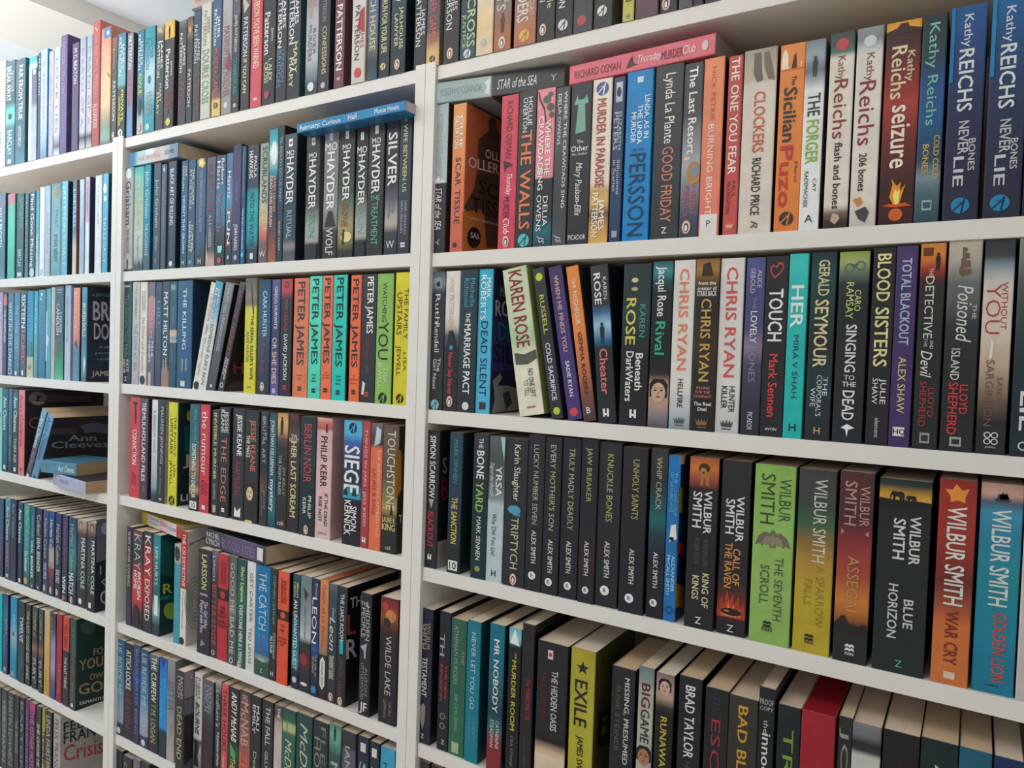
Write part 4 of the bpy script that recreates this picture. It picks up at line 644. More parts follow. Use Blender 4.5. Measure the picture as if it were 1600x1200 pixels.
-651.5 8.9 1522.1 25.2 204.9 - M2 0|#34384c 0,#2c3444 .4,#2c303c .8,#94705c .86,#a07c68 1||.1 .7 .5 .5b #dcdce0 MATT HILTON;.72 .87 .66 .2b #c8c0bc JUDGMENT;.74 .87 .34 .2b #c8c0bc QUARTER|navy and brown paperback, tall bold white letters above a brown foot, middle bookcase, second shelf
-623.9 7.4 1522.1 22.6 204.0 - M2 0|#2c4c60 0,#34586c .06,#2a4c64 .1,#2a4860 .45,#c8a090 .46,#d4b4a8 .5,#6c94a8 .54,#c4b0a4 .57,#2a4860 .58,#28445c 1||.24 .4 .5 .24 #8ca4b0 Susan Haughton;@r .03 .15 .08 .8 #6c94a0;.62 .76 .5 .18 #7c94a0 The Betrayal|steel blue paperback, a small face picture halfway down, middle bookcase, second shelf
-599.4 7.5 1522.1 46.0 204.5 - M2 0|#2c5878 0,#205478 .3,#1c4c7c .6,#1f4c70 1|s:#1a3048|.07 .64 .5 .24b #c8d8e0 THE KILLING;.73 .84 .66 .14b #b4c0b8 DAVID;.73 .84 .4 .14b #b4c0b8 HEWSON;@r .93 .3 .98 .6 #c8d4d4|deep blue paperback titled the killing, middle bookcase, second shelf
-550.5 8.2 1522.1 22.6 206.8 L14.3 M2 0|#dcd4c4 0,#dcd8d0 1|s:#c8c0b4|.1 .45 .5 .3 #c08c8c MURDER BY;.4 .85 .5 .26i #8c8880 The Thursday Nights;@o .95 .5 .36 #222|white paperback, leaning against someone else's skin, middle bookcase, second shelf
-531.9 7.4 1522.1 22.4 207.6 L13.0 M2 0|#4c9cb8 0,#5c94b4 .15,#8cb0c4 .3,#d4d4d4 .42,#dcdad8 1|s:#34302c|.06 .2 .7 .24b #dcecf0 SARAH;.06 .36 .34 .24b #dcecf0 ELSON;.38 .94 .5 .38 #4c4c50 SOMEONE ELSE'S SKIN|blue and white paperback titled someone else's skin, leaning, middle bookcase, second shelf
-506.2 6.9 1522.1 23.7 205.4 L14.4 M2 0|#84888c 0,#6c6c70 .3,#54565a .5,#44464a 1|s:#202022|.05 .62 .5 .34b #b4b4b4 HAZEL HILL UNDERGROUND;@o .94 .5 .12 #ddd|grey paperback titled underground, leaning, middle bookcase, second shelf
-472.9 7.2 1522.1 15.9 205.8 L15.9 M2 0|#4c4c50 0,#34343a .1,#2a2a2e .6,#3c3838 1|s:#241c20|.06 .66 .5 .5b #984448 JAR OF HEARTS;.68 .88 .66 .26b #d4d0d0 JENNIFER;.68 .84 .36 .26b #d4d0d0 HILLIER;@oo .93 .5 .3 #ddd|black paperback titled jar of hearts, leaning, middle bookcase, second shelf
-400.1 6.4 1522.1 31.0 203.0 - M2 0|#5c5450 0,#6c645c .08,#8c7c6c .15,#7c6c58 .22,#d0cc34 .27,#d4cc30 .4,#d4cc2c 1||@P .1,.5 .05,.55 .3,.8 .33,.72 #3a342c;.32 .88 .66 .24b #34342c THE SERIAL KILLER'S WIFE;.46 .73 .3 .2 #4c4c34 ALICE HUNTER;.93 .95 .5 .08u #333 avon|yellow paperback titled the serial killer's wife, middle bookcase, second shelf
-364.9 7.1 1522.1 30.9 199.7 - M2 0|#244058 0,#1f5078 .2,#205878 .4,#24405c .6,#28344c .8,#2c3048 1||.1 .5 .55 .34 #dcdce0 CARA HUNTER;.5 .82 .5 .34b #88404c All the Rage;@pen .93 .45|navy paperback titled all the rage, middle bookcase, second shelf
-333.7 9.0 1522.1 21.3 199.0 - M2 0|#5c5c8c 0,#4c4c80 .2,#383c60 .5,#5c5088 .9,#6058a0 1|s:#6064a0|.06 .43 .55 .34b #dcdce8 GREGG HURWITZ;.5 .9 .48 .5b #dcc4bc OR SHE DIES;@r .94 .3 .98 .7 #c8b4c8|indigo paperback titled or she dies, middle bookcase, second shelf
-309.1 8.9 1522.1 27.2 199.3 - M2 0|#b04044 0,#b84448 .1,#803438 .14,#2c2c30 .18,#28262a .6,#2a262c 1|s:#24222a|@oo .05 .5 .2 #2a2024;.17 .45 .5 .28b #a04448 THE HELPER;.47 .86 .5 .32b #dcdce0 DAVID JACKSON;@pan .93 .5 #b84448|black and red paperback titled the helper, middle bookcase, second shelf
-276.0 7.9 1522.1 35.6 199.2 - M2 0|#dc7454 0,#dc7858 .4,#dc7c54 1||.03 .73 .5 .46b #343840 PETER JAMES;.81 .82 .5 .05bu #5c3c34 ABSOLUTE;.84 .85 .5 .05bu #5c3c34 PROOF;@pan .93 .5|pale orange paperback titled absolute proof, middle bookcase, second shelf
-238.4 7.5 1522.1 28.6 201.2 - M2 0|#58dcc0 0,#54d8bc .5,#48d0b8 1||.02 .72 .5 .5b #283438 PETER JAMES;.8 .815 .5 .08bu #283438 YOU;.825 .84 .5 .08bu #283438 ARE;.85 .865 .5 .08bu #283438 DEAD;@pan .94 .5|mint paperback titled you are dead, middle bookcase, second shelf
-207.8 7.0 1522.1 23.5 201.2 - M2 0|#e87454 0,#e87050 .5,#ec7048 1||.02 .71 .5 .54b #30343a PETER JAMES;.78 .79 .5 .06bu #6c3428 THE;.8 .81 .5 .06bu #6c3428 HOUSE ON;.82 .83 .5 .06bu #6c3428 COLD HILL;@pan .93 .5|bright orange book the house on cold hill, by the mint copy, middle case, second shelf
-182.1 6.3 1522.1 30.0 201.2 - M2 0|#38ccb8 0,#2cc8b8 .4,#18c4bc 1|s:#28282a|.02 .73 .5 .48b #243034 PETER JAMES;.8 .815 .5 .07bu #243034 STOP;.83 .845 .5 .07bu #243034 THEM;.86 .875 .5 .07bu #243034 DEAD;@pan .94 .5|turquoise paperback titled stop them dead, middle bookcase, second shelf
-144.2 6.8 1522.1 21.8 200.0 - M2 0|#e86c48 0,#ec6c40 .5,#ec7040 1||.03 .73 .5 .54b #2c3036 PETER JAMES;.79 .8 .5 .06bu #6c3428 THE;.82 .83 .5 .06bu #6c3428 HOUSE ON;.85 .86 .5 .06bu #6c3428 COLD HILL;@pan .93 .5|bright orange paperback titled the house on cold hill, by the black, middle bookcase, second shelf
-122.1 8.3 1522.1 31.1 200.5 - M2 0|#3c3e44 0,#34363c .5,#303238 1||.02 .46 .6 .4b #ecece8 PETER JAMES;.49 .77 .5 .2b #8c4044 DEAD MAN'S TIME;@P .83,.2 .85,.4 .94,.3 .94,.15 #d4d4d4;@pan .94 .5 #c8444c|charcoal paperback titled dead man's time, middle bookcase, second shelf
-89.9 8.6 1522.1 32.8 200.4 - M2 0|#88b85c 0,#8cbc60 .5,#8cbc5c 1|s:#2c3834|.07 .37 .48 .26 #2c3028 WATCHING;.37 .66 .45 .6 #20241f YOU;.73 .84 .65 .22 #d4e4b8 LISA;.68 .88 .3 .22 #d4e4b8 JEWELL;@arr .955 .5 .26 #24241f #8cbc5c|green paperback titled watching you, middle bookcase, second shelf
-51.8 7.1 1522.1 29.2 200.8 - M2 0|#d8cc30 0,#d4c82c 1||.12 .5 .76 .28 #3c3c24 THE FAMILY;.15 .47 .32 .34 #3c3c24 UPSTAIRS;.6 .74 .76 .2 #4c4c28 LISA;.55 .78 .34 .26 #4c4c28 JEWELL;@arr .95 .5 .25 #2c2c20 #d4c82c|yellow paperback titled the family upstairs, middle bookcase, second shelf
-753.9 8.4 1293.0 36.0 203.5 - M3 0|#c84048 0,#c4404a .5,#c8444c 1||@P .05,.3 .05,.7 .08,.6 .25,.65 .27,.5 .08,.45 #3c1c20;@e .06 .5 .015 .25 #2c1c20;.32 .67 .5 .4b #f0e4e4 CONVICTION;.76 .87 .6 .18 #8c2c34 JACK;.74 .87 .36 .18 #8c2c34 JORDAN|red paperback titled conviction, middle bookcase, third shelf
-717.6 8.3 1293.0 26.6 202.8 - M3 0|#4c4c60 0,#544458 .3,#54404c .5,#4c3c48 1|s:#3c2430|.04 .13 .5 .5b #e8e4e4 THE;.14 .82 .5 .44b #ece8e8 MULHOLLAND FILES;.86 .92 .6 .3 #8c8c98 LOUISA LUNA|plum paperback titled the mulholland files, middle bookcase, third shelf
-677.5 8.1 1293.0 19.3 202.5 - M3 0|#dcdcdc 0,#d4d8dc .5,#8ca8b4 .85,#34444c .93,#22343c 1||.1 .52 .5 .4 #5c6c78 A SHADOW WING;.55 .85 .5 .2 #9ca8b4 GERRY THOMPSON|white paperback, a shadow on the wing, middle bookcase, third shelf
-658.0 8.0 1293.0 25.5 203.6 - M3 0|#30343a 0,#2c2e32 1|s:#a8a49c|.07 .62 .6 .34 #c4c4c0 MAUREEN JENNINGS;.64 .91 .5 .22i #a4a4a0 Season of Darkness;@r .95 .35 .97 .7 #bbb|black paperback, thin spaced capitals, beside the narrow white one, middle bookcase, third shelf
-622.5 8.3 1293.0 28.9 200.6 - M3 0|#d0cc28 0,#d4d024 1|s:#1f3038|.13 .52 .75 .24 #3c3c1c THE FAMILY;.16 .5 .36 .3 #3c3c1c UPSTAIRS;.6 .72 .75 .2 #3c3c1c LISA;.56 .8 .36 .24 #3c3c1c JEWELL;@arr .95 .5 .32 #22221c #d4d024|yellow paperback titled the family upstairs, middle bookcase, third shelf
-553.5 7.1 1293.0 29.6 200.9 - M3 0|#2c5c6c 0,#2c6470 .3,#4c6c6c .45,#8c6c54 .6,#50584c .75,#bc9c70 .8,#22282c .86,#1c2024 1||.04 .35 .6 .3 #5c9cac WILL JORDAN;.37 .88 .5 .4b #e8e8e8 SOMETHING TO DIE FOR;@r .91 .15 .98 .85 #e8e8e8;.92 .97 .5 .18bu #222 10|teal and brown paperback titled something to die for, middle bookcase, third shelf
-523.6 8.1 1293.0 28.8 201.5 - M3 0|#c83c48 0,#c83848 1|s:#24222a|.06 .65 .5 .55 #f0dcdc the rumour;.7 .84 .68 .24 #5c1c28 LESLEY;.7 .84 .36 .24 #5c1c28 KARA;@r .93 .35 .97 .7 #ddd|red paperback titled the rumour, middle bookcase, third shelf
-485.5 6.8 1293.0 19.4 194.3 - M3 0|#3c3c3c 0,#343230 1||.03 .66 .5 .4b #d4cc90 INVISIBLE MURDER;.7 .85 .5 .3b #aaa KAABERBOL;@r .9 .3 .97 .75 #aaa|dark grey paperback titled invisible murder, middle bookcase, third shelf
-465.9 7.5 1293.0 29.3 200.2 - M3 0|#2c2c30 0,#28282c 1||.03 .23 .72 .3b #d4d4d4 JESSIE;.02 .23 .34 .32b #d4d4d4 KEANE;.27 .86 .5 .5 #c47c5c THE EDGE;@pan .94 .5 #eee|black paperback titled the edge, middle bookcase, third shelf
-428.7 8.3 1293.0 32.0 200.2 - M3 0|#34363c 0,#2e3036 1||.05 .42 .6 .4b #ecece8 JESSIE KEANE;.48 .78 .5 .4 #a83c48 NAMELESS;@P .88,.3 .92,.5 .88,.8 .97,.8 .97,.25 #e8e8e8|charcoal paperback titled nameless, middle bookcase, third shelf
-394.6 8.1 1293.0 36.2 198.9 - M3 0|#2c2e30 0,#28292c 1||.08 .54 .62 .36b #c47860 JESSIE KEANE;.22 .42 .26 .26b #dcdcd8 THE MAKE;@face .73 .45 .14 #d8c098;@e .99 .4 .015 .3 #d8cc98|black paperback titled the make, a pale face on its spine, middle bookcase, third shelf
-351.8 6.9 1293.0 19.1 199.4 - M3 0|#3c4044 0,#30343a .1,#2c2e34 .5,#5c4440 .65,#3c3434 .75,#34363a 1||.04 .45 .5 .42 #b4b4b8 BRUTAL ART;.18 .24 .8 .2 #b4b4b8 THE;.68 .85 .7 .18 #8c8c90 JESSE;.64 .9 .36 .18 #8c8c90 KELLERMAN|dark grey paperback titled the brutal art, middle bookcase, third shelf
-332.4 8.8 1293.0 19.8 198.4 - M3 0|#2c545c 0,#245c6c .3,#1f5468 .6,#2c6c7c .85,#1f4c60 1||.06 .54 .5 .44b #d8dcdc JONATHAN KELLERMAN;.58 .86 .5 .4b #dce8e8 mystery|teal paperback titled mystery, middle bookcase, third shelf
-309.9 7.9 1293.0 25.9 199.9 - M3 0|#c88c54 0,#dcb074 .08,#c49464 .16,#5c4840 .22,#34302f .3,#2a2b2e 1||@man .11 .45 .16 #2a2422;.36 .7 .34 .26 #c0bcb8 THE NIGHT RAIDS;.46 .7 .74 .2 #b0a8a4 JIM KELLY;.92 .96 .5 .1iu #ddd cab|black paperback titled the night raids, a figure at its head, middle bookcase, third shelf
-280.6 7.7 1293.0 26.8 199.6 - M3 0|#34303a 0,#3c343c .1,#5c4440 .17,#3c3840 .3,#3c3434 .6,#2a2a2e 1||.17 .2 .5 .06bu #ddd TW;.2 .23 .5 .08bu #ddd KELLEY;.23 .87 .5 .48b #dccc94 HER LAST SCREAM;@P 0,.1 .05,.3 .1,.8 0,.9 #5c2c34|dark paperback titled her last scream, middle bookcase, third shelf
-250.3 6.0 1293.0 36.1 198.5 - M3 0|#22343a 0,#22383c .4,#1c2a30 .6,#1f3038 1|s:#162026|.06 .55 .5 .5 #c04c54 BERLIN NOIR;.66 .85 .7 .2b #d4d4cc PHILIP;.68 .82 .36 .2b #d4d4cc KERR;@pen .95 .5|dark teal paperback titled berlin noir, middle bookcase, third shelf
-213.9 7.6 1293.0 35.6 198.8 - M3 0|#dcaca8 0,#c46c6c .04,#b85c5c .09,#d8b0b0 .11,#dcb8b8 .5,#d8b8b8 1|s:#c49c9c|.15 .57 .5 .4b #34282c PHILIP KERR;.62 .89 .7 .2b #34282c IF THE DEAD;.65 .86 .34 .2b #34282c RISE NOT;.94 .96 .5 .05u #555 Quercus;@r .05 .6 .12 .7 #5c2c2c|pale pink paperback titled if the dead rise not, middle bookcase, third shelf
-151.5 6.8 1293.0 39.0 199.0 - M3 0|#4cacd4 0,#54b4dc .1,#3c6cb0 .17,#44549c .22,#2c3c64 .35,#24343f .5,#2c8cb4 .55,#3c9cbc .62,#23252d .63,#20222a 1||@arr .06 .5 .22 #1c2c44 #54b4dc;.2 .58 .5 .8b #e8e8e4 SIEGE;@P .56,.1 .54,.2 .6,.3 .6,.05 #1c2c34;@P .56,.6 .54,.7 .6,.8 .6,.55 #1c2c34;.68 .88 .68 .3b #e4e4e4 SIMON;.64 .92 .34 .34b #e4e4e4 KERNICK|blue and black paperback titled siege, middle bookcase, third shelf
-112.2 8.0 1293.0 16.4 199.7 - M3 0|#b4484c 0,#b04448 .5,#a44048 1||.06 .83 .5 .34 #e0c4c0 THINGS IN JARS  JESS KIDD;@H .935 .5 .22 #e8e8e8|brick red paperback titled things in jars, middle bookcase, third shelf
-93.8 7.4 1293.0 24.1 198.0 - M3 0|#6c6c70 0,#4c5054 .08,#3c4048 .16,#e47454 .2,#e07050 1||@P .02,.5 .05,.9 .15,.8 .18,.3 #c8ccd0;.2 .89 .75 .22 #e8c4a8 THE BEEKEEPER'S APPRENTICE;.36 .72 .36 .28 #983c3c LAURIE R KING|orange paperback titled the beekeeper's apprentice, middle bookcase, third shelf
-69.4 8.5 1293.0 31.3 196.8 - M3 0|#5c504c 0,#6c5c54 .1,#5c544c .4,#8c8458 .6,#a89450 .65,#4c4438 .72,#2c2c2c .77,#262628 1|s:#34281c|.04 .66 .55 .5 #e0d8b0 TOUCHSTONE;@P .64,.6 .6,.65 .7,.75 .7,.55 #2c2820;.72 .76 .5 .14bu #dccc88 LAURIE R.;.77 .82 .5 .2bu #e0d08c KING;.94 .97 .5 .1iu #ccc cab|dark brown paperback titled touchstone, middle bookcase, third shelf
-757.0 7.9 1028.3 18.4 202.9 - M4 0|#3c2c3c 0,#34303c .5,#3a3448 1||.05 .6 .5 .4b #c4b4bc SHE'S NEVER COMING;.8 .95 .5 .3 #667 BACK|dark plum paperback titled she's never coming back, middle bookcase, fourth shelf
-737.0 8.4 1028.3 36.1 199.2 - M4 0|#40404c 0,#34343c .3,#8c3438 .4,#c84044 .48,#c04044 .7,#4c2c30 .85,#241f26 1||@r .02 .1 .06 .9 #8c4c54;.04 .4 .5 .6l #c4c4c4 KRAY;.42 .7 .7 .3b #ece4e4 BROKEN;.41 .6 .34 .3b #ece4e4 HOME;@P .75,.4 .8,.7 .97,.8 .97,.2 .8,.2 #24202a|charcoal and red paperback titled broken home, middle bookcase, fourth shelf
-696.4 7.0 1028.3 30.8 203.0 - M4 0|#30303a 0,#3c2c34 .1,#9c3038 .2,#b03840 .5,#8c3034 .7,#34303a .8,#2c2a34 1||.04 .44 .5 .6 #e4e0e0 KRAY;.47 .88 .5 .5 #e8e4e4 EXPOSED|black and red paperback titled exposed, middle bookcase, fourth shelf
-664.9 7.9 1028.3 23.7 201.2 - M4 0|#1f7c84 0,#2a94a0 .15,#1f747c .3,#1f6468 .6,#8cb4b0 .75,#1f444a .9,#1c383f 1|s:#14383c|.12 .5 .5 .4b #c4dcd8 LIFE HURTS;@r .6 .3 .8 .8 #d4e4e0|sea green paperback titled life hurts, middle bookcase, fourth shelf
-595.5 8.2 1028.3 19.8 193.1 - M4 0|#b8b4ac 0,#b0aca8 .18,#489cac .2,#3c94a4 .6,#3c9cac 1||@e .1 .5 .07 .4 #3c3c3c;@e .06 .4 .04 .3 #2c2c2c;.45 .75 .5 .34 #6cc0cc LOUISE DOUGLAS|thin teal paperback, a bare tree at its head, middle bookcase, fourth shelf
-575.4 8.5 1028.3 18.2 221.0 - M4 0|#b83034 0,#bc3038 .5,#dcdcdc .505,#dcd8d4 1|s:#c8c4bc p:#e4e0d8|.02 .48 .55 .44b #f0e4e4 THE CSI DETECTIVE;.52 .85 .5 .22 #555 An action packed tale;@o .96 .4 .4 #222|red and white paperback titled the csi detective, middle bookcase, fourth shelf
-519.5 7.1 1028.3 37.9 197.1 - M4 0|#302e38 0,#2c2a34 .5,#34304c .62,#2a2838 .75,#26242e 1||.05 .38 .5 .4b #d4d094 LARSSON;.49 .75 .68 .26b #c8c8d4 The Girl Who;.49 .8 .38 .26b #c8c8d4 Played with Fire;@r .42 .2 .44 .8 #99a;@P .86,.4 .9,.7 .93,.3 .91,.3 #889|dark violet paperback titled the girl who played with fire, middle bookcase, fourth shelf
-481.3 8.5 1028.3 18.4 199.5 - M4 0|#6c6c7c 0,#5c5464 .1,#443840 .25,#3c2c30 1||.05 .28 .4 .34 #d4d4dc LYNCH;.32 .88 .5 .6 #c44c54 BITTER EDGE;@oo .95 .5 .26 #ddd|dark red paperback titled bitter edge, middle bookcase, fourth shelf
-462.6 8.6 1028.3 29.5 196.6 - M4 0|#b8343c 0,#bc3038 .32,#2c2024 .325,#2c2024 .43,#b83038 .435,#b42c38 1||@e .38 .5 .035 .24 #b83038;.08 .28 .68 .2b #7c2028 DAVID;.06 .28 .4 .2b #7c2028 LAGERCRANTZ;.49 .52 .5 .08bu #5c1c24 THE;.53 .56 .5 .09bu #5c1c24 GIRL;.57 .6 .5 .09bu #5c1c24 WHO;.62 .65 .5 .09bu #5c1c24 LIVED;.66 .69 .5 .1bu #5c1c24 TWICE|red paperback titled the girl who lived twice, middle bookcase, fourth shelf
-430.5 8.1 1028.3 21.6 197.4 - M4 0|#54605c 0,#5c6460 .3,#847c78 .5,#5c605c .6,#505450 1||.06 .9 .5 .5 #c8ccc8 GOOD ME BAD ME;@oo .96 .5 .24 #ddd|grey paperback titled good me bad me, middle bookcase, fourth shelf
-408.2 8.9 1028.3 24.8 195.2 - M4 0|#12484c 0,#1c5c54 .2,#1f6c5c .4,#184c4c .6,#1c5450 .8,#1c6454 1||.06 .39 .6 .36b #dcdc98 Shari Lapena;.42 .95 .5 .38b #ecece8 EVERYONE HERE IS LYING;@pen .98 .4|emerald paperback titled everyone here is lying, middle bookcase, fourth shelf
-381.6 8.9 1028.3 22.5 196.3 - M4 0|#e0dcd8 0,#dcd8d4 1||.1 .55 .55 .32 #5c5c60 GET CARTER;.6 .93 .5 .32 #5c5c60 TED LEWIS|white paperback titled get carter, middle bookcase, fourth shelf
-355.7 7.6 1028.3 36.8 195.4 - M4 0|#1474a8 0,#1478b0 .4,#1474b0 .65,#2068a0 .8,#8c9c98 .83,#34584c .87,#2c4c3c 1||.06 .58 .5 .5 #bcd4dc THE CATCH;.62 .66 .5 .2bu #8c84c4 T M;.69 .78 .5 .3 #8c5c98 LOGAN;@P .84,.1 .83,.5 .85,.9 .87,.6 #aab4ac;.93 .965 .5 .12u #ddd Z|blue paperback titled the catch, middle bookcase, fourth shelf
-318.6 7.6 1028.3 18.1 195.2 - M4 0|#22383c 0,#203438 .5,#20282e 1||.06 .5 .6 .28b #7c9c98 STEPHEN LEATHER;.57 .8 .7 .26 #d4d4d4 STANDING;.6 .76 .34 .28b #e4e4e4 ALONE;.92 .96 .5 .14bu #ddd H|dark green paperback titled standing alone, middle bookcase, fourth shelf
-297.5 6.5 1028.3 27.4 194.8 - M4 0|#e0583c 0,#e05838 .34,#2a2220 .345,#2a2220 .43,#e05438 .435,#dc5034 1|s:#1a1a1e|@e .385 .5 .03 .22 #d85038;.08 .28 .66 .2b #6c2418 DAVID;.06 .28 .4 .2b #6c2418 LAGERCRANTZ;.47 .49 .5 .09bu #4c1c14 THE;.51 .53 .5 .09bu #4c1c14 GIRL;.58 .6 .5 .07bu #4c1c14 AN EYE;.61 .63 .5 .08bu #4c1c14 FOR AN;.64 .66 .5 .08bu #4c1c14 EYE|orange red paperback, the girl who took an eye, middle bookcase, fourth shelf
-262.9 8.5 1028.3 17.3 195.1 - M4 0|#1c5058 0,#20444c .1,#243038 .3,#1c7484 .6,#22848f .78,#262a3a .85,#2a2a3c 1||.07 .2 .7 .26b #dcdc90 Shari;.07 .2 .36 .26b #dcdc90 Lapena;.22 .83 .5 .5b #dce8e8 AN UNWANTED GUEST;@o .92 .5 .3 #bcd|teal and navy paperback titled an unwanted guest, middle bookcase, fourth shelf
-244.3 8.8 1028.3 26.3 196.3 - M4 0|#6c7c84 0,#78848c .2,#98a4ac .4,#c0c8cc .52,#2c2c34 .58,#5c2830 .75,#2a2830 .85,#282830 1||@P .1,.3 .15,.7 .22,.5 .18,.4 #34383c;.26 .54 .5 .2i #5c6468 Dead Harvest;@e .72 .4 .05 .35 #8c3038;@e .93 .5 .015 .3 #ddd|pale grey and black paperback titled dead harvest, middle bookcase, fourth shelf
-215.0 7.4 1028.3 17.1 196.6 - M4 0|#2c3450 0,#283258 .3,#203868 .5,#20569c .6,#262a38 .68,#24262e 1||.04 .16 .6 .3 #c4c4cc Donna;.16 .55 .4 .6 #ecece8 LEON;.64 .83 .7 .2b #bbb THE GIRL OF;.66 .8 .36 .22b #bbb HIS DREAMS;@o .94 .5 .36 #2484c4|navy paperback titled the girl of his dreams, middle bookcase, fourth shelf
-197.6 8.1 1028.3 19.3 197.6 - M4 0|#d8885c 0,#cc8058 .3,#b47c5c .55,#8c7460 .62,#2c2a34 .63,#24222c 1|p:#d4825c|.04 .56 .5 .4 #a45c40 Death at La Fenice;@P .64,.5 .68,.2 .88,.2 .92,.5 .88,.8 .68,.8 #dcdcd4;.68 .88 .5 .24b #444 DONNA LEON|orange paperback titled death at la fenice, middle bookcase, fourth shelf
-176.9 8.2 1028.3 19.0 195.1 - M4 0|#5c646c 0,#3c4c5c .1,#30404c .4,#2c3848 .7,#302c3c 1||.2 .3 .6 .3i #c8d0d4 Donna;.28 .56 .5 .6i #dcdcdc Leon;.6 .8 .5 .5b #d8d0b4 TRANSIENT DESIRES;@pen .95 .5|slate paperback titled transient desires, middle bookcase, fourth shelf
-156.5 8.2 1028.3 20.1 194.8 - M4 0|#2c3036 0,#262a32 .4,#20222c 1|s:#15171c|.06 .45 .5 .4b #d4d4d4 THE LIAR'S ROOM;@r .45 .3 .56 .7 #20b0b4;.6 .92 .5 .3 #7c4c50 SIMON LELIC;@pen .96 .5|black paperback titled the liar's room, middle bookcase, fourth shelf
-105.3 6.5 1028.3 23.2 194.8 - M4 0|#26282c 0,#22242a 1|s:#15161a|.07 .1 .4 .1bu #c4c4c4 THE;.1 .38 .7 .34 #c4c4c8 HIDDEN;.12 .36 .3 .34 #c4c4c8 PEOPLE;@P .42,.4 .4,.7 .48,.6 .53,.6 .53,.45 .47,.4 .44,.1 #aab;.6 .83 .68 .24 #9c9ca0 ALISON;.57 .87 .34 .26 #9c9ca0 LITTLEWOOD;.89 .96 .5 .2bu #ddd JF|black paperback titled the hidden people, middle bookcase, fourth shelf
-65.0 8.3 1028.3 35.4 196.2 - M4 0|#6c2428 0,#8c3430 .08,#8c5434 .16,#3c2426 .26,#242428 .34,#201f24 1||@e .14 .6 .05 .3 #c8804c;@e .2 .4 .04 .2 #2c2420;@e .07 .3 .03 .2 #b04040;.3 .77 .52 .32 #c4c0bc WILDE LAKE;.82 .93 .7 .16 #8c8888 LAURA;.81 .95 .4 .16 #8c8888 LIPPMAN|black paperback titled wilde lake, middle bookcase, fourth shelf
-789.8 7.7 792.3 30.0 199.5 - M5 0|#2c5c84 0,#2c6c9c .2,#3c88b0 .45,#7c9cb0 .65,#94a0b4 .85,#223c44 .88,#203840 1||.04 .57 .5 .5 #b8d0dc LIE BESIDE ME;@o .95 .5 .22 #ddd|blue paperback titled lie beside me, at the post, middle bookcase, fifth shelf
-759.5 8.0 792.3 32.4 198.4 - M5 0|#22262e 0,#24222c .5,#2c1f2c 1||.07 .48 .5 .5b #e0e0e0 ATTICA LOCKE;.52 .88 .5 .5b #84343c HEAVEN|black paperback, bold white name above dull red, middle bookcase, fifth shelf
-725.8 7.3 792.3 22.7 202.5 - M5 0|#2c4c6c 0,#22406c .2,#205098 .35,#22305c .45,#2c2848 1||.04 .9 .6 .34 #7c8cb0 BLACK WATER RISING|indigo paperback titled black water rising, middle bookcase, fifth shelf
-701.9 7.9 792.3 28.9 198.7 - M5 0|#2c4470 0,#2c5c8c .2,#4484b0 .5,#94a4b8 .7,#a09cb4 .87,#24385c .89,#20385c 1||.04 .58 .5 .5 #b8d0dc LIE BESIDE ME;@o .95 .5 .22 #ddd|blue paperback titled lie beside me, next to black water rising, middle bookcase, fifth shelf
-671.5 8.3 792.3 32.6 195.5 - M5 0|#5c6c78 0,#3c4c50 .1,#1c2c34 .2,#1a2428 1|s:#15222a|.02 .48 .5 .5b #e4e4e0 THE CURFEW;.5 .9 .5 .46b #a8a484 T.M. LOGAN|black paperback titled the curfew, middle bookcase, fifth shelf
-636.1 7.9 792.3 24.9 197.8 - M5 0|#1c5cc0 0,#1c70c8 .1,#1a84d4 .2,#1c8cd8 .7,#1a2c40 .76,#1a2030 1||@P .0,.1 .04,.3 .1,.5 .04,.7 0,.9 #1c3c84;.2 .55 .7 .24b #3cbce4 BURY LANDEN;.2 .6 .36 .24b #3cbce4 THE BOUNDARIES;@P .78,.1 .7,.3 .76,.5 .7,.7 .78,.9 #1a2434|vivid blue paperback, dark spikes near its foot, middle bookcase, fifth shelf
-610.9 8.2 792.3 24.9 200.0 - M5 0|#8c8c90 0,#84848c .2,#8c8c90 .5,#a49c98 .8,#b4aca8 1||.2 .5 .5 .7 #5c5c64 SISTER;.62 .75 .6 .3 #8c8c8c ROSE|grey paperback titled sister, middle bookcase, fifth shelf
-551.4 -12.0 792.3 23.8 200.4 - M5 0|#33353a 0,#2c2e33 .3,#26282c 1|s:#5c5860|.05 .27 .7 .34 #b8b8b8 RACHEL;.05 .25 .36 .36 #b8b8b8 LYNCH;.34 .84 .5 .55 #c4b48c DEAD END|black paperback titled dead end, standing forward of its row, middle bookcase, fifth shelf
-523.3 6.5 792.3 23.3 196.4 - M5 0|#dcdad8 0,#d4d0cc .4,#dcdcd8 .62,#3c4444 .66,#a4b0ac .72,#5c6464 1||.04 .24 .7 .3 #34343a Robert;.04 .22 .36 .36 #34343a Ludlum;.28 .6 .5 .5bi #2c2c34 BOURNE;@P .66,.2 .64,.5 .7,.8 .8,.6 .9,.8 .9,.1 #2c3434|white paperback titled bourne, a running figure below, middle bookcase, fifth shelf
-499.1 7.3 792.3 32.3 190.1 - M5 0|#5c5c68 0,#64606c .15,#48484f .3,#343238 .5,#28262c 1||.05 .33 .7 .3 #a8a8ac RACHEL;.05 .31 .36 .34 #a8a8ac LYNCH;.4 .85 .5 .5 #6c3440 DARK GAME|dark grey paperback titled dark game, middle bookcase, fifth shelf
-462.3 8.0 792.3 16.7 197.1 - M5 0|#a8a8a8 0,#5c6468 .08,#30363c .15,#26282e 1|p:#ccc4b8|.08 .44 .5 .55i #c8c8c8 Ludlum's;.48 .8 .6 .34b #ddd THE JANSON OPTION|dark grey paperback titled the janson option, middle bookcase, fifth shelf
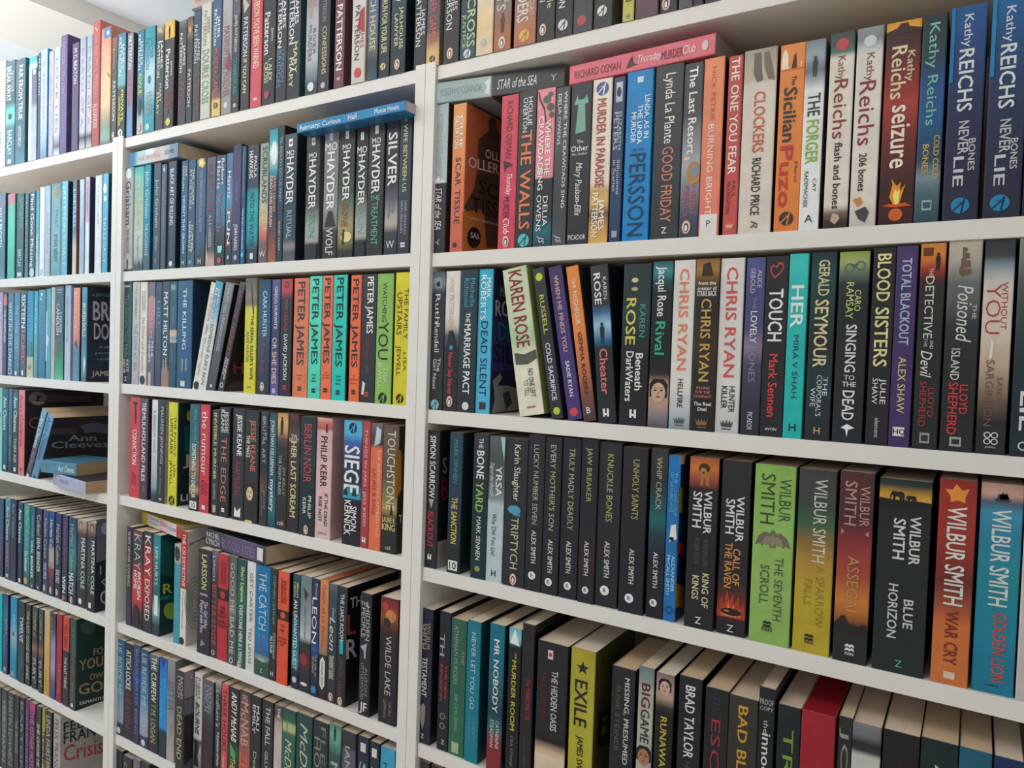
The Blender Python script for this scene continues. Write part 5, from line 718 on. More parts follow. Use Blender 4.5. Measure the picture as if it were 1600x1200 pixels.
-442.0 6.7 792.3 17.9 196.9 - M5 0|#d05458 0,#cc5058 .5,#c85058 1||.05 .63 .5 .6 #3c1c24 THREE HOURS;.68 .9 .5 .3i #ecd8d8 Rosamund Lupton|red paperback titled three hours, middle bookcase, fifth shelf
-423.7 8.1 792.3 28.7 195.3 - M5 0|#22262a 0,#222428 .5,#2c4c38 .6,#243428 .68,#20242a 1||.04 .5 .55 .5bi #e8e8e4 ANDY McNAB;@P .52,.2 .6,.8 .68,.7 .64,.3 #4ca45c;.66 .9 .5 .5b #c4c46c THE FIRM|black paperback, slanted white capitals above green, middle bookcase, fifth shelf
-393.1 7.9 792.3 29.7 197.7 - M5 0|#3c3438 0,#5c4444 .1,#7c5450 .3,#a4605c .6,#b4504c .8,#8c3c3c 1||.03 .1 .5 .5b #c4a49c ANDY;.1 .5 .5 .66b #c49c94 McNAB;.55 .95 .5 .66b #d0644c ZERO|brick red paperback, large pinkish condensed capitals, middle bookcase, fifth shelf
-359.5 6.1 792.3 25.5 198.1 - M5 0|#2a2a30 0,#24242a 1||.08 .3 .72 .3b #d4d4d4 MALI;.08 .34 .34 .3b #d4d4d4 EMILY;.5 .95 .5 .3 #c4c49c Dead Time|black paperback titled dead time, middle bookcase, fifth shelf
-332.1 7.4 792.3 28.3 197.1 - M5 0|#2c2a34 0,#26242c 1||.05 .4 .55 .4b #ccc8c0 THE FALL;.45 .98 .5 .28b #c4c0b8 GILLY MACMILLAN|black paperback titled the fall, middle bookcase, fifth shelf
-299.7 6.7 792.3 19.5 197.4 - M5 0|#5c4c48 0,#544444 .08,#b4a498 .15,#ccb8b4 .25,#c8b4b4 1|p:#c8bcb0|.02 .11 .6 .36b #e4e0dc THE;.5 .95 .5 .34b #dccccc LAKEHOUSE|pale pink paperback, a torn dark band at its head, middle bookcase, fifth shelf
-278.0 6.2 792.3 31.7 198.0 - M5 0|#1f4c4c 0,#2c5c4c .1,#a8b880 .13,#b8c08c .18,#3c6c58 .21,#2c6050 .3,#2a5c4c 1||@r .12 .35 .2 .4 #3c4c34;.26 .8 .5 .5i #d0d0ac McDermid|green paperback, a golden field at its head, middle bookcase, fifth shelf
-243.5 6.4 792.3 36.9 200.0 - M5 0|#1f4444 0,#1f4c48 .2,#1c4844 1||.08 .9 .5 .46i #c8c8a8 McDermid|deep green paperback, plain dark green with cream name, middle bookcase, fifth shelf
-204.1 7.0 792.3 34.2 199.1 - M5 0|#262c34 0,#2a3038 .3,#24282e .6,#4c5460 .7,#5c6470 1||.04 .62 .68 .34 #788078 FLESH;.14 .7 .3 .38 #8c9490 HOUSE|black paperback titled flesh house, middle bookcase, fifth shelf
-166.7 6.5 792.3 26.0 203.8 - M5 0|#4c8c78 0,#6ca890 .08,#5c9884 .15,#2c5450 .25,#1f4244 .6,#285450 1||@man .07 .5 .12 #1c2c2c;.3 .95 .5 .6b #9cb0a8 McNAB|teal green paperback, standing between flesh house and a mauve flash, middle bookcase, fifth shelf
-139.2 6.6 792.3 30.9 201.3 - M5 0|#34363c 0,#2c2e34 .12,#5c5468 .15,#6c6478 .4,#5c5868 1||@P 0,0 .1,.1 .6,.1 1,0 #24262c;.12 .9 .45 .36 #b8b8b4 IAN McEWAN|mauve and black paperback, thin pale capitals on mauve, middle bookcase, fifth shelf
-102.4 6.1 792.3 21.9 203.2 - M5 1|#262c3c 0,#1f2c44 .3,#1c3c50 .7,#204c5c 1||.05 .12 .5 .5 #d4d4d0 I;.2 .7 .5 .6 #8ccccc SEE|navy paperback, i see you, first of a pair, middle bookcase, fifth shelf
-78.9 7.4 792.3 20.1 200.6 - M5 1|#242838 0,#1f2a40 .3,#1c3448 1||.05 .12 .5 .5 #d4d4d0 I;.2 .7 .5 .6 #c8d0d0 SEE|navy paperback, i see you, beside the sky blue spine, middle bookcase, fifth shelf
-55.9 7.1 792.3 28.7 199.7 - M5 1|#3ca0c4 0,#389cc0 1|p:#d8c4c0|.15 .5 .75 .26 #24404c RICHARD;.12 .5 .35 .26 #24404c MALONE|sky blue paperback, last of the row, middle bookcase, fifth shelf
-786.6 7.8 554.3 26.0 205.6 - M6 1|#22242c 0,#202228 1||.2 .6 .6 .4 #888 JACK|black paperback, under the first lie beside me, middle bookcase, sixth shelf
-758.0 7.8 554.3 32.4 201.1 - M6 1|#24262e 0,#222 1|p:#d0ccc4|.06 .5 .3 .3 #99a CARE|black paperback, a torn white top edge, middle bookcase, sixth shelf
-719.4 6.7 554.3 23.4 207.1 - M6 1|#786c7c 0,#6c6474 1|||mauve paperback, beside the torn black book, middle bookcase, sixth shelf
-695.7 8.7 554.3 28.8 208.6 - M6 1|#26303c 0,#222 1|||dark navy paperback, past the mauve spine, middle bookcase, sixth shelf
-808.2 2.0 2020.7 27.7 211.2 - M0 0|#3f7c94 0,#5ca0b4 .3,#6cacb4 .48,#3c4444 .53,#343636 1||.04 .4 .34 .34 #e0e8ea PATTERSON;.1 .34 .74 .3 #e0e8ea JAMES;.54 .84 .68 .3b #d8d860 PRIVATE;.6 .88 .34 .26b #d8d860 DOWN UNDER;@arr .95 .5 .3 #e4e4e4 #3c4444|teal and black paperback titled private down under, on top of the middle bookcase
-773.6 2.0 2020.7 20.3 205.5 - M0 0|#7c7c88 0,#84848c .3,#8c7484 .36,#a07888 .6,#6c84a8 .75,#6c98c4 1|s:#34343c|.03 .35 .5 .6b #dcdce4 PATTERSON;.38 .7 .5 .5 #8c6484 Cat & Mouse|lavender and blue paperback, cat and mouse, on top of the middle bookcase
-737.7 2.0 2020.7 22.0 203.1 - M0 0|#1f6c84 0,#2c7c94 .3,#3c849c .45,#3c6c80 .6,#2c5468 .75,#9cb0b8 .85,#c0c0c0 1||.04 .38 .3 .36b #dce8ec PATTERSON;.1 .34 .7 .3 #dce8ec JAMES;.42 .62 .5 .5b #d8d850 ROGUE;@man .74 .5 .16 #1c2c38;@pen .94 .5 #8c4c44|blue paperback titled rogue, on top of the middle bookcase
-713.5 2.0 2020.7 34.4 203.1 - M0 0|#1f8c9c 0,#2494a8 .15,#5cacbc .25,#a8c8d0 .4,#a0c4cc .6,#2c98ac .75,#2490a4 1|s:#185c6c|.1 .4 .3 .3 #3c6c7c PATTERSON;.1 .3 .7 .26 #3c6c7c JAMES;@e .5 .5 .04 .14 #1c6c84;.62 .85 .5 .5 #a08c84 MURDERS;@o .95 .4 .2 #b4ccc4|cyan paperback, murders in outlined capitals, on top of the middle bookcase
-674.8 2.0 2020.7 25.2 198.7 - M0 0|#9c9484 0,#6c6860 .08,#3c4044 .13,#34383c 1||@P .02,.1 .02,.6 .08,.8 .06,.3 #b8a888;.15 .5 .34 .32b #dcdcdc PATTERSON;.14 .42 .74 .26b #dcdcdc JAMES;.56 .74 .66 .3b #c8c4a0 MARY;.64 .86 .34 .3b #c8c4a0 MARY|black paperback titled mary mary, beside the cyan spine, on top of the middle bookcase
-647.6 2.0 2020.7 30.8 200.3 - M0 0|#d8a84c 0,#e0b45c .16,#34363a .165,#303236 1|s:#3c2c30|@man .1 .5 .12 #1c1c20;.26 .63 .4 .44b #e0e0e0 Patterson;.38 .52 .8 .18 #e0e0e0 James;.66 .83 .68 .24b #984448 DOUBLE;.66 .87 .36 .28b #984448 COUNTRY;@o .95 .5 .24 #d0c048|black and gold paperback, a silhouette on a gold square, on top of the middle bookcase
-602.6 2.0 2020.7 23.9 193.1 - M0 0|#6c7470 0,#3c3e40 .08,#36383b 1||.12 .5 .34 .32b #d8d8d8 PATTERSON;.24 .44 .74 .26b #d8d8d8 JAMES;.54 .92 .34 .32 #8c4c54 THE GIRLS;.6 .78 .74 .26 #8c4c54 KISS|dark grey paperback titled kiss the girls, on top of the middle bookcase
-576.8 2.0 2020.7 17.6 194.7 - M0 0|#3c3c40 0,#8c6848 .08,#3c3a3c .13,#8c6c48 .16,#34343a .22,#303034 1||@e .12 .5 .03 .25 #d0a060;.3 .42 .6 .26 #6c4c54 POP GOES;.5 .85 .5 .45b #d0d0d0 PATTERSON|dark paperback, a gold figure near its head, on top of the middle bookcase
-557.3 2.0 2020.7 21.2 199.8 - M0 0|#2c4868 0,#34485c .3,#3c4048 .5,#34343a 1||.12 .47 .34 .36 #e0e0e0 PATTERSON;.25 .45 .76 .28 #e0e0e0 JAMES;.5 .92 .76 .28 #8c505c ALONG CAME;.57 .85 .4 .26 #8c505c A SPIDER|slate paperback titled along came a spider, on top of the middle bookcase
-534.2 2.0 2020.7 28.3 208.7 - M0 0|#c4c4b4 0,#c8c8b8 .5,#c0c4b4 1||.06 .36 .4 .34 #6c6c5c PATTERSON;.12 .26 .76 .24 #6c6c5c JAMES;.4 .87 .5 .66b #7c9880 DOUBLE CROSS|pale sage paperback titled double cross, on top of the middle bookcase
-500.4 2.0 2020.7 23.9 212.5 - M0 0|#34587c 0,#3c6090 .3,#34485c .5,#3c3c44 .75,#8c7464 .85,#d8b864 .87,#dcbc6c 1||.1 .4 .3 .3b #dce4ec PATTERSON;.16 .34 .72 .28b #dce4ec JAMES;.43 .84 .5 .5b #b85c58 MURDER GAMES;@arr .91 .5 .24 #2c2c2c #dcbc6c|blue and orange book murder games, over the middle bookcase, on middle bookcase
-472.9 2.0 2020.7 26.9 215.2 - M0 0|#a4a4a4 0,#98989c .4,#8c8c90 .6,#94908c 1||@P .5,.8 .62,.3 .66,.9 .6,1 #7c3c44;.28 .86 .5 .6 #8c4c54 MAXIMUM RIDE FOREVER;@o .93 .5 .2 #ccc|grey paperback, maroon letters along its length, on top of the middle bookcase
-444.2 2.0 2020.7 19.4 217.5 - M0 0|#3c3c40 0,#5c5c60 .2,#34343a .25,#30363c 1||@o .08 .5 .3 #c4c4c4;.22 .52 .5 .36b #e0e0e0 JAMES PATTERSON;.56 .86 .5 .5b #3c9cac CONFESSIONS;@o .95 .5 .2 #bbb|dark paperback, confessions in cyan, on top of the middle bookcase
-419.6 2.0 2020.7 22.4 218.3 - M0 0|#5c5450 0,#7c746c .1,#3c3c40 .2,#303236 1|s:#28282e|@P .1,.1 .18,.9 .24,.3 #b8b0a8;.27 .58 .5 .5b #e0e0e0 PATTERSON;.6 .87 .5 .42b #dcd8b0 IF YOU CAN|black paperback titled if you can, on top of the middle bookcase
-393.8 2.0 2020.7 28.6 220.9 - M0 0|#c84c5c 0,#c44c5c .5,#c8505c 1||.1 .7 .5 .5b #f0d8b8 PATTERSON YOU'VE BEEN WARNED;@r .93 .35 .95 .65 #e8c4c4|crimson paperback titled you've been warned, on top of the middle bookcase
-361.9 2.0 2020.7 31.1 221.8 - M0 0|#34545c 0,#2c3a40 .15,#303236 .3,#2c2e32 1||@P .1,.1 .2,.4 .12,.9 #4c8ca8;.3 .62 .35 .44b #e4e4e4 Patterson;.43 .53 .78 .18 #e4e4e4 James;.66 .83 .66 .28b #d8d8b0 I, ALEX;.68 .84 .32 .28b #d8d8b0 CROSS;@o .93 .4 .2 #b04048|black book cream capitals in two lines above a red disc, on middle bookcase
-327.6 2.0 2020.7 25.5 221.8 - M0 0|#3c3e42 0,#34363a .5,#2e3034 1||.15 .6 .34 .36b #e4e4e4 PATTERSON;.22 .46 .74 .28b #e4e4e4 JAMES;.62 .86 .66 .34 #6c94b4 LONDON;.62 .9 .3 .34 #6c94b4 BRIDGES|black paperback titled london bridges, on top of the middle bookcase
-300.5 2.0 2020.7 31.0 223.5 - M0 0|#3c3e42 0,#34363a .5,#2e3034 1|s:#2c5460|.18 .6 .34 .36b #e4e4e4 PATTERSON;.26 .46 .72 .28b #e4e4e4 JAMES;.59 .82 .66 .3b #d4d4a8 MARY;.7 .92 .36 .3b #d4d4a8 MARY|black paperback titled mary mary, beside london bridges, on top of the middle bookcase
-255.8 2.0 2020.7 28.4 222.4 - M0 0|#6c7074 0,#84888c .2,#b4b4b8 .5,#b0b4b8 .75,#6c7c84 .88,#2c4c58 .94,#24404a 1||.15 .45 .35 .34 #c08c7c PATTERSON;.22 .37 .72 .28 #c08c7c JAMES;.53 .72 .7 .24 #6c7074 RIVER;.5 .76 .34 .28 #6c7074 MURDERS;@o .95 .5 .26 #ddd|pale grey paperback titled river murders, on top of the middle bookcase
-225.9 2.0 2020.7 24.8 222.9 - M0 0|#3a3c40 0,#323438 1|s:#2c3440|.2 .5 .5 .34b #94948c JAMES PATTERSON;.54 .88 .55 .38b #c4c49c CONFESSIONS;@o .96 .5 .2 #bbb|black paperback, confessions in cream, on top of the middle bookcase
-189.6 2.0 2020.7 21.2 221.4 - M0 0|#74444c 0,#784850 .5,#70444c 1|s:#644048|.15 .88 .5 .56b #ecebe8 JAMES PATTERSON;@r .93 .35 .95 .65 #caa|wine red paperback, tall white capitals down its spine, on top of the middle bookcase
-151.8 2.0 2020.7 28.6 221.2 - M0 0|#d0ccc4 0,#ccc8c0 1|s:#c8c4b8|.2 .42 .6 .34 #7c8c8c Noir;@P .25,.7 .2,.95 .33,.9 .3,.6 #b04048;@P .5,.6 .62,.4 .66,.95 .48,.9 #b04048;.46 .84 .4 .34 #4c5054 PATTERSON;.6 .76 .76 .26 #c0484c JAMES;@o .93 .5 .26 #c4484c|white paperback, red shapes on its spine, on top of the middle bookcase
-117.8 2.0 2020.7 19.9 219.8 - M0 0|#5c6c84 0,#4c6890 .3,#64748c .6,#5c6468 .8,#2c3c48 .88,#405868 1||.3 .8 .5 .56b #d4c49c BEACH HOUSE|slate blue paperback titled beach house, on top of the middle bookcase
-94.0 2.0 2020.7 20.7 220.9 - M0 0|#2c444c 0,#2c3c44 .5,#26343a .8,#223038 1||.1 .4 .5 .5b #e4e4e4 Patterson;.48 .84 .5 .5b #d4d4a8 RUN FOR YOUR LIFE;@arr .93 .45 .26 #d0cc84 #26343a|dark teal paperback titled run for your life, on top of the middle bookcase
-70.8 2.0 2020.7 29.0 222.0 - M0 0|#2c4048 0,#2c6c80 .35,#2c444c .5,#26343a .8,#222c30 1|s:#1c2c38|@e .44 .6 .04 .22 #d4c45c;@e .4 .55 .015 .08 #1c1c1c;@P .46,.1 .46,.5 .52,.6 .5,.15 #e4ecec;.56 .84 .72 .24 #dcdcb0 JAILHOUSE;.6 .82 .38 .24 #dcdcb0 LAWYER;@pen .94 .5|dark teal paperback titled jailhouse lawyer, on top of the middle bookcase
-24.5 2.0 2020.7 21.8 214.6 - M0 0|#7c7c8c 0,#5c6070 .3,#5c5c6c .42,#34363e .47,#303238 1||.5 .85 .34 .4 #e4e4e4 PATTERSON;.6 .78 .74 .3 #e4e4e4 JAMES|slate paperback, over the post between two bookcases, on top of the middle bookcase
-1.4 2.0 2018.9 23.6 211.7 - R0 0|#34587c 0,#3c6090 .3,#4c5c6c .5,#5c504c .75,#b08c64 .85,#d8b074 .9,#dcb878 1|p:#d8c08c|.4 .84 .5 .5b #c8605c MURDER GAMES;@arr .95 .5 .22 #2c2c2c #dcb878|blue and orange book murder games, over the near bookcase, on near bookcase
30.3 2.0 2018.9 27.4 211.7 - R0 0|#303438 0,#2c2e32 1||.4 .78 .34 .36 #e0e0e0 PATTERSON;.48 .66 .7 .28 #e0e0e0 JAMES;@pen .94 .45|black paperback, beside cross justice, penguin mark at its foot, on top of the near bookcase
60.0 2.0 2018.9 26.6 208.5 - R0 0|#2c444c 0,#24424a .5,#1f444c .8,#205058 1||.1 .55 .5 .5b #ddd PATTERSON;.6 .93 .7 .5b #b8c89c CROSS;.7 .93 .26 .2b #b8c89c JUSTICE;@arr .97 .5 .24 #d4dcdc #205058|dark teal paperback titled cross justice, on top of the near bookcase
87.7 2.0 2018.9 28.0 207.4 - R0 0|#d8ccb8 0,#dcd0c0 .6,#e4c898 .75,#dcc8a8 1||.2 .6 .5 .4 #6c7074 PATTERSON;@o .92 .45 .2 #b8b8b4|cream paperback, beside cross justice, on top of the near bookcase
117.9 2.0 2018.9 27.2 205.4 - R0 0|#5c5c60 0,#6c6c70 .5,#84746c .7,#a46c50 .85,#b4684c 1|s:#20242a|.4 .74 .4 .5b #c4c4b8 ROOTS;.6 .7 .75 .2 #c4c4b8 MY;@man .82 .5 .13 #5c3c34;@pen .95 .5 #e4c4a4|grey to orange paperback, a figure walking at its foot, on top of the near bookcase
150.2 2.0 2018.9 34.2 205.9 - R0 0|#5c6068 0,#6c6c70 .5,#94786c .65,#b4785c .85,#b46c50 1||.5 .85 .4 .5b #d8d4cc MURDERS;.55 .82 .8 .2 #d8d4cc COAST-TO-COAST;@arr .94 .5 .24 #d8b84c #b46c50|grey to orange paperback titled murders, subtitled coast-to-coast, on top of the near bookcase
186.3 2.0 2018.9 27.2 203.2 - R0 0|#303234 0,#2a2c2f 1||.45 .75 .28 .3 #dcdcdc PATTERSON;.55 .8 .72 .32 #c8c8a0 Just Die;@pen .93 .35 #b06c64|black paperback titled just die, on top of the near bookcase
214.5 2.0 2018.9 25.4 202.7 - R0 0|#303234 0,#2c2e31 1||.5 .82 .36 .36b #dcdcdc PATTERSON;.5 .62 .76 .28b #dcdcdc JAMES;@arr .93 .45 .28 #dcdcdc #2c2e31|black paperback, a white disc at its foot, on top of the near bookcase
240.8 2.0 2018.9 27.4 200.9 - R0 0|#3c3e42 0,#44464a 1||.4 .65 .5 .5 #a88c84 BONES;@o .93 .45 .24 #b04c4c|dark grey paperback, a red disc at its foot, on top of the near bookcase
270.0 2.0 2018.9 25.7 199.6 - R0 0|#36383c 0,#323437 1|s:#5c5c4c|.4 .7 .55 .3b #a84c54 SIDNEY;@arr .9 .45 .26 #dcdcdc #323437|black paperback, a red name above a white arrow disc, on top of the near bookcase
309.5 2.0 2018.9 15.3 193.2 - R0 1|#b8b850 0,#c0bc5c 1|s:#4c3c44|.4 .88 .5 .5 #4c4c34 PATTERSON;@o .97 .5 .2 #888|mustard paperback, dark capitals on mustard, on top of the near bookcase
326.5 2.0 2018.9 29.8 195.3 - R0 0|#7c5c54 0,#6c4c50 .8,#5c4450 1|||dusky brown paperback, past the mustard spine, on top of the near bookcase
358.7 2.0 2018.9 21.6 192.2 - R0 1|#2c2a34 0,#2c2c36 1||.5 .85 .6 .4b #ccc8c8 LEWIS;@pen .95 .35 #b06c64|black book a penguin mark at its foot, past the dusky one, on near bookcase
381.9 2.0 2018.9 17.1 190.4 - R0 1|#4c4c54 0,#54565c 1||@o .93 .5 .25 #888|grey paperback, beside the last penguin mark, on top of the near bookcase
399.8 2.0 2018.9 12.2 190.3 - R0 1|#2c2c3c 0,#2c2a3c 1||@o .95 .5 .25 #ddd|navy book at the frame edge, a white disc at its foot, on near bookcase
413.5 2.0 2018.9 18.0 189.9 - R0 1|#2c2a40 0,#2a2840 1|||indigo book farthest of the top row on the near bookcase, on near bookcase
-1346.5 2.0 2017.8 61.6 252.3 - L0 0|#c8b8a4 0,#ccc0b0 .6,#c4ccd0 .75,#ccd4d8 1||.66 .85 .5 .4 #445 BARCLAY|beige paperback, cut by the frame, small dark capitals, on top of the far bookcase
-1281.8 2.0 2017.8 43.9 244.9 - L0 0|#4c6c78 0,#3c5864 .2,#3c5c64 .4,#5cacb0 .46,#7cc0b0 .56,#3c6c78 .64,#4c6c7c .85,#48687c 1||.05 .38 .34 .5b #d4dce0 BREAK AWAY;.1 .3 .76 .24 #c4d0d4 TRUST YOUR;@e .53 .5 .03 .2 #2c4858;.66 .9 .5 .5b #c4ccd4 BARCLAY;@r .94 .3 .98 .7 #c0ccd4|teal paperback titled break away, on top of the far bookcase
-1234.8 2.0 2017.8 45.7 240.7 - L0 0|#4c6470 0,#485f6c .5,#445c6c .8,#4c7484 1|s:#2c6c74|.06 .58 .55 .4b #d8dcdc FAR FROM TRUE;.64 .84 .5 .34b #c4ccd0 LINWOOD BARCLAY|slate paperback titled far from true, on top of the far bookcase
-1171.2 2.0 2017.8 35.2 234.7 - L0 0|#48a8b4 0,#58b0bc .05,#d4ecf4 .09,#5c6474 .13,#646c80 .45,#9ca8b0 .5,#a8b0bc 1||@r .08 0 1 .36 #e0f0f8;@e .15 .7 .03 .2 #b8c0c8|white and grey paperback, a teal blot at its head, on top of the far bookcase
-1130.2 2.0 2017.8 11.2 238.5 - L0 0|#3c5468 0,#34506c 1||.06 .4 .5 .6b #c8d4dc M C BEATON|dark blue paperback, thin, white capitals at its head, on top of the far bookcase
-1118.7 2.0 2017.8 28.5 242.0 - L0 0|#a8bccc 0,#b0bcd0 .3,#bcc4d4 .6,#a4b4cc .8,#6c84a0 1|s:#2c94d0|.1 .8 .5 .3 #8ca4c4 A SPOONFUL|pale blue paperback, a bright blue cover edge, on top of the far bookcase
-1081.8 2.0 2017.8 19.5 232.0 - L0 0|#b4b4d0 0,#bcb8d4 .6,#a8a8bc 1|s:#c0c0c8|.1 .8 .5 .4 #9c98b8 AGATHA|lilac book thin, between the blue edge and a white spine, on far bookcase
-1059.5 2.0 2017.8 24.7 234.7 - L0 0|#b8c4d4 0,#c4c8d4 .4,#c4c8cc .8,#5c5c68 .92,#d4d4d8 1||.1 .8 .5 .4 #84889c LOVE LIES|white paperback, before the tall purple hardback, on top of the far bookcase
-1032.1 2.0 2017.8 26.9 255.8 - L0 0|#6c5c8c 0,#6c5c88 .5,#64588c .9,#5c5470 1|s:#5c4c7c p:#d8ccd8|.06 .24 .5 .5 #9c94b0 DISHING;.3 .5 .5 .5i #9c94b0 The Dirt|purple paperback, tall hardback, on top of the far bookcase
-984.0 2.0 2017.8 26.1 229.6 - L0 0|#544c70 0,#504868 .5,#544c68 1|s:#5c4c74|.05 .38 .5 .5b #d0ccd8 M C BEATON;.45 .75 .5 .3 #7c7490 SOMETHING BORROWED|dark purple paperback, bold white name at its head, on top of the far bookcase
-952.8 2.0 2017.8 23.0 235.6 - L0 0|#94a4b8 0,#b4bcc8 .2,#c0c0cc .6,#bcbcc4 .85,#3c3c44 .9,#c4c4c8 1|s:#c0c8d0|.1 .8 .5 .4 #8c90a0 DEATH OF A|white book first of two white ones after the purple pair, on far bookcase
-924.7 2.0 2017.8 20.1 235.3 - L0 0|#94a8c0 0,#b4bccc .2,#c0c0cc .6,#bcbcc4 .85,#3c3c44 .9,#c4c4c8 1||.1 .8 .5 .4 #8c90a0 DEATH OF A|white paperback, touching the tall red hardback, on top of the far bookcase
-902.1 2.0 2017.8 27.1 258.6 - L0 0|#bc5c58 0,#b45050 .5,#a84848 1|s:#c87c74 p:#e8d8d8|@P .04,.3 .06,.5 .09,.7 .07,.4 #e4d0cc;.1 .62 .5 .5 #c89494 THE BEAUTIFUL MURDERS;.66 .86 .5 .6b #dcc0bc ALEXANDER|brick red paperback, tallest hardback on the far bookcase, on top of the far bookcase
-870.1 2.0 2017.8 36.1 237.3 - L0 0|#c8786c 0,#d8947c .1,#dca888 .25,#dcb890 .45,#d8c098 .65,#a89878 .78,#7c9c84 .86,#84b09c .95,#5c7c74 1|s:#c08c78|@r .01 .3 .09 1 #3c84c4;@e .05 .7 .02 .15 #dce8f4;@P .38,.6 .42,.9 .45,1 .41,.75 #2c2c2c|peach paperback, a scrap of blue sky at its head, on top of the far bookcase
-829.3 2.0 2017.8 18.8 210.7 - L0 0|#8c5c50 0,#6c5048 .15,#4c4844 .3,#484848 .6,#48484e 1||.1 .3 .4 .3 #b8b0a8 James;.42 .8 .5 .5b #d8d4d0 PATTERSON;@pen .94 .5 #8c746c|brown paperback, last of the far row, on top of the far bookcase
-1342.5 8.5 1751.3 48.9 207.4 - L1 0|#5c6c84 0,#6c6480 .15,#4c6478 .3,#3c6474 .7,#4c7c88 1|s:#2c4450|.17 .62 .5 .4b #c4d0d8 HALF BROKEN|slate paperback, cut by the frame, far bookcase, top shelf
-1275.1 6.0 1751.3 34.6 200.8 - L1 0|#b07078 0,#a86870 .1,#5ca490 .15,#4cb4a0 .5,#4cac90 1|s:#2c7c64||green paperback, a pink head, far bookcase, top shelf
-1234.7 7.6 1751.3 33.8 197.4 - L1 0|#34484c 0,#2c4448 1||.05 .4 .7 .5 #5c9c98 ELEVATOR PITCH;.5 .55 .5 .3 #c44 o;.66 .86 .5 .5b #c0ccd0 BARCLAY;@r .93 .2 .98 .8 #c8d0d4|black paperback titled elevator pitch, far bookcase, top shelf
-1193.1 6.8 1751.3 15.1 194.9 - L1 1|#486878 0,#34505c .5,#4c7484 1||.1 .8 .5 .5 #8ca4ac LOOK CLOSE|thin dark paperback, beside elevator pitch, far bookcase, top shelf
-1176.4 8.8 1751.3 26.7 198.2 - L1 0|#34485c 0,#2c444c 1|s:#2c6878|.03 .88 .5 .5b #dce4e4 Find Gone Missing;@o .94 .5 .4 #ccc|black paperback titled find gone missing, far bookcase, top shelf
-1145.7 8.3 1751.3 14.6 196.7 - L1 1|#2c8c98 0,#44a0a8 .3,#5c98a8 .6,#b4d4dc 1||.5 .8 .5 .6b #e4ecec THRILLER|teal paperback, narrow, just before a white one, far bookcase, top shelf
-1124.8 6.7 1751.3 20.2 203.1 - L1 0|#dce8ec 0,#e0ecf0 1||@oo .95 .5 .3 #888|white paperback, blank, beside the narrow teal one, far bookcase, top shelf
-1101.9 6.8 1751.3 22.7 203.8 - L1 0|#8cacc4 0,#a8bccc .3,#b4bccc .7,#b0b4c4 1||.3 .75 .5 .4 #8c98b0 SAVAGE HOUR|pale blue paperback titled savage hour, far bookcase, top shelf
-1072.8 6.5 1751.3 38.8 205.2 - L1 0|#5c8490 0,#7c9c9c .1,#6c9ca8 .3,#84b0b8 .7,#5c94a4 1|s:#b8dce4|@e .1 .6 .06 .3 #94805c;.28 .48 .6 .3 #4c6c78 VAULT;.55 .85 .5 .4b #44646c STEVE BERRY|grey teal paperback, a brown blot at its head, far bookcase, top shelf
-1033.6 9.0 1751.3 24.4 207.5 - L1 0|#6cb4cc 0,#7cb8cc .5,#6cb0cc 1|s:#222c40|.05 .9 .5 .5 #c8e4f0 SKELETON COAST|sky blue paperback, after the grey teal one, far bookcase, top shelf
-983.7 6.9 1751.3 15.8 204.8 - L1 0|#4c6c84 0,#5c7c9c .3,#4c7490 .55,#c4bcb4 .7,#dcc8b4 1|s:#8c4c3c|.1 .5 .5 .5 #dce8f0 LIMITLESS|blue and cream paperback, its foot fading to cream, far bookcase, top shelf
-956.7 7.8 1751.3 18.1 203.7 - L1 0|#8cacc0 0,#9cb0c8 .5,#a8b8c8 1||@P 0,0 .5,.2 .5,.8 0,1 #b0c8d8|pale blue paperback, no lettering, before the pink and white one, far bookcase, top shelf
-932.7 7.4 1751.3 15.3 206.6 - L1 0|#c8a8c0 0,#ccb0c8 .45,#d4e8ec .5,#d4e8f0 1|s:#26304a|.05 .42 .5 .4 #a484a4 STRAWBERRY|pink and white paperback, its lower half white, far bookcase, top shelf
-895.7 7.9 1751.3 24.8 205.6 - L1 0|#c8d0dc 0,#dce4e8 .2,#dce0e4 1||.1 .5 .5 .2 #aab HOUSE|white paperback, shiny, beside the last sky blue one, far bookcase, top shelf
-865.8 7.8 1751.3 19.4 206.4 - L1 0|#5cb4d4 0,#48a8d0 .5,#44a4cc 1|s:#1c2c40|@e .15 .4 .05 .35 #dcecf4;@e .25 .5 .03 .3 #dcecf4;.45 .9 .5 .5b #c4e4f0 NO LEGACY|sky blue paperback, white blots, nearest the post, far bookcase, top shelf
-1336.4 8.2 1519.4 36.1 201.0 - L2 1|#a08cb0 0,#b09cc0 .5,#b0a0c0 1||.1 .8 .6 .4b #dcd4e4 THE LAST GUEST|lilac paperback, cut by the frame, far bookcase, second shelf
-1292.7 6.4 1519.4 17.7 196.9 - L2 1|#3c3c4c 0,#c45c58 .06,#c86460 .14,#343848 .145,#303444 1||.2 .6 .5 .5b #dcdce4 THE DISAPPEARED;.64 .85 .5 .4 #778 C J BOX|dark paperback titled the disappeared, a coral band at its head, far bookcase, second shelf
-1274.7 8.3 1519.4 28.5 198.2 - L2 0|#3c6484 0,#4c7890 .3,#34608c .7,#345c80 1||.12 .9 .5 .5b #b8d0dc SHOT IN THE DARK;@oo .94 .5 .3 #c8d8e0|steel blue paperback titled shot in the dark, far bookcase, second shelf
-1239.9 6.9 1519.4 28.0 197.3 - L2 0|#44688c 0,#48749c .4,#5c7c98 .6,#3c5c74 1||.15 .68 .5 .5 #9cb4c4 THE OTHER CODE;@o .96 .4 .2 #ddd|dusky blue paperback titled the other code, far bookcase, second shelf
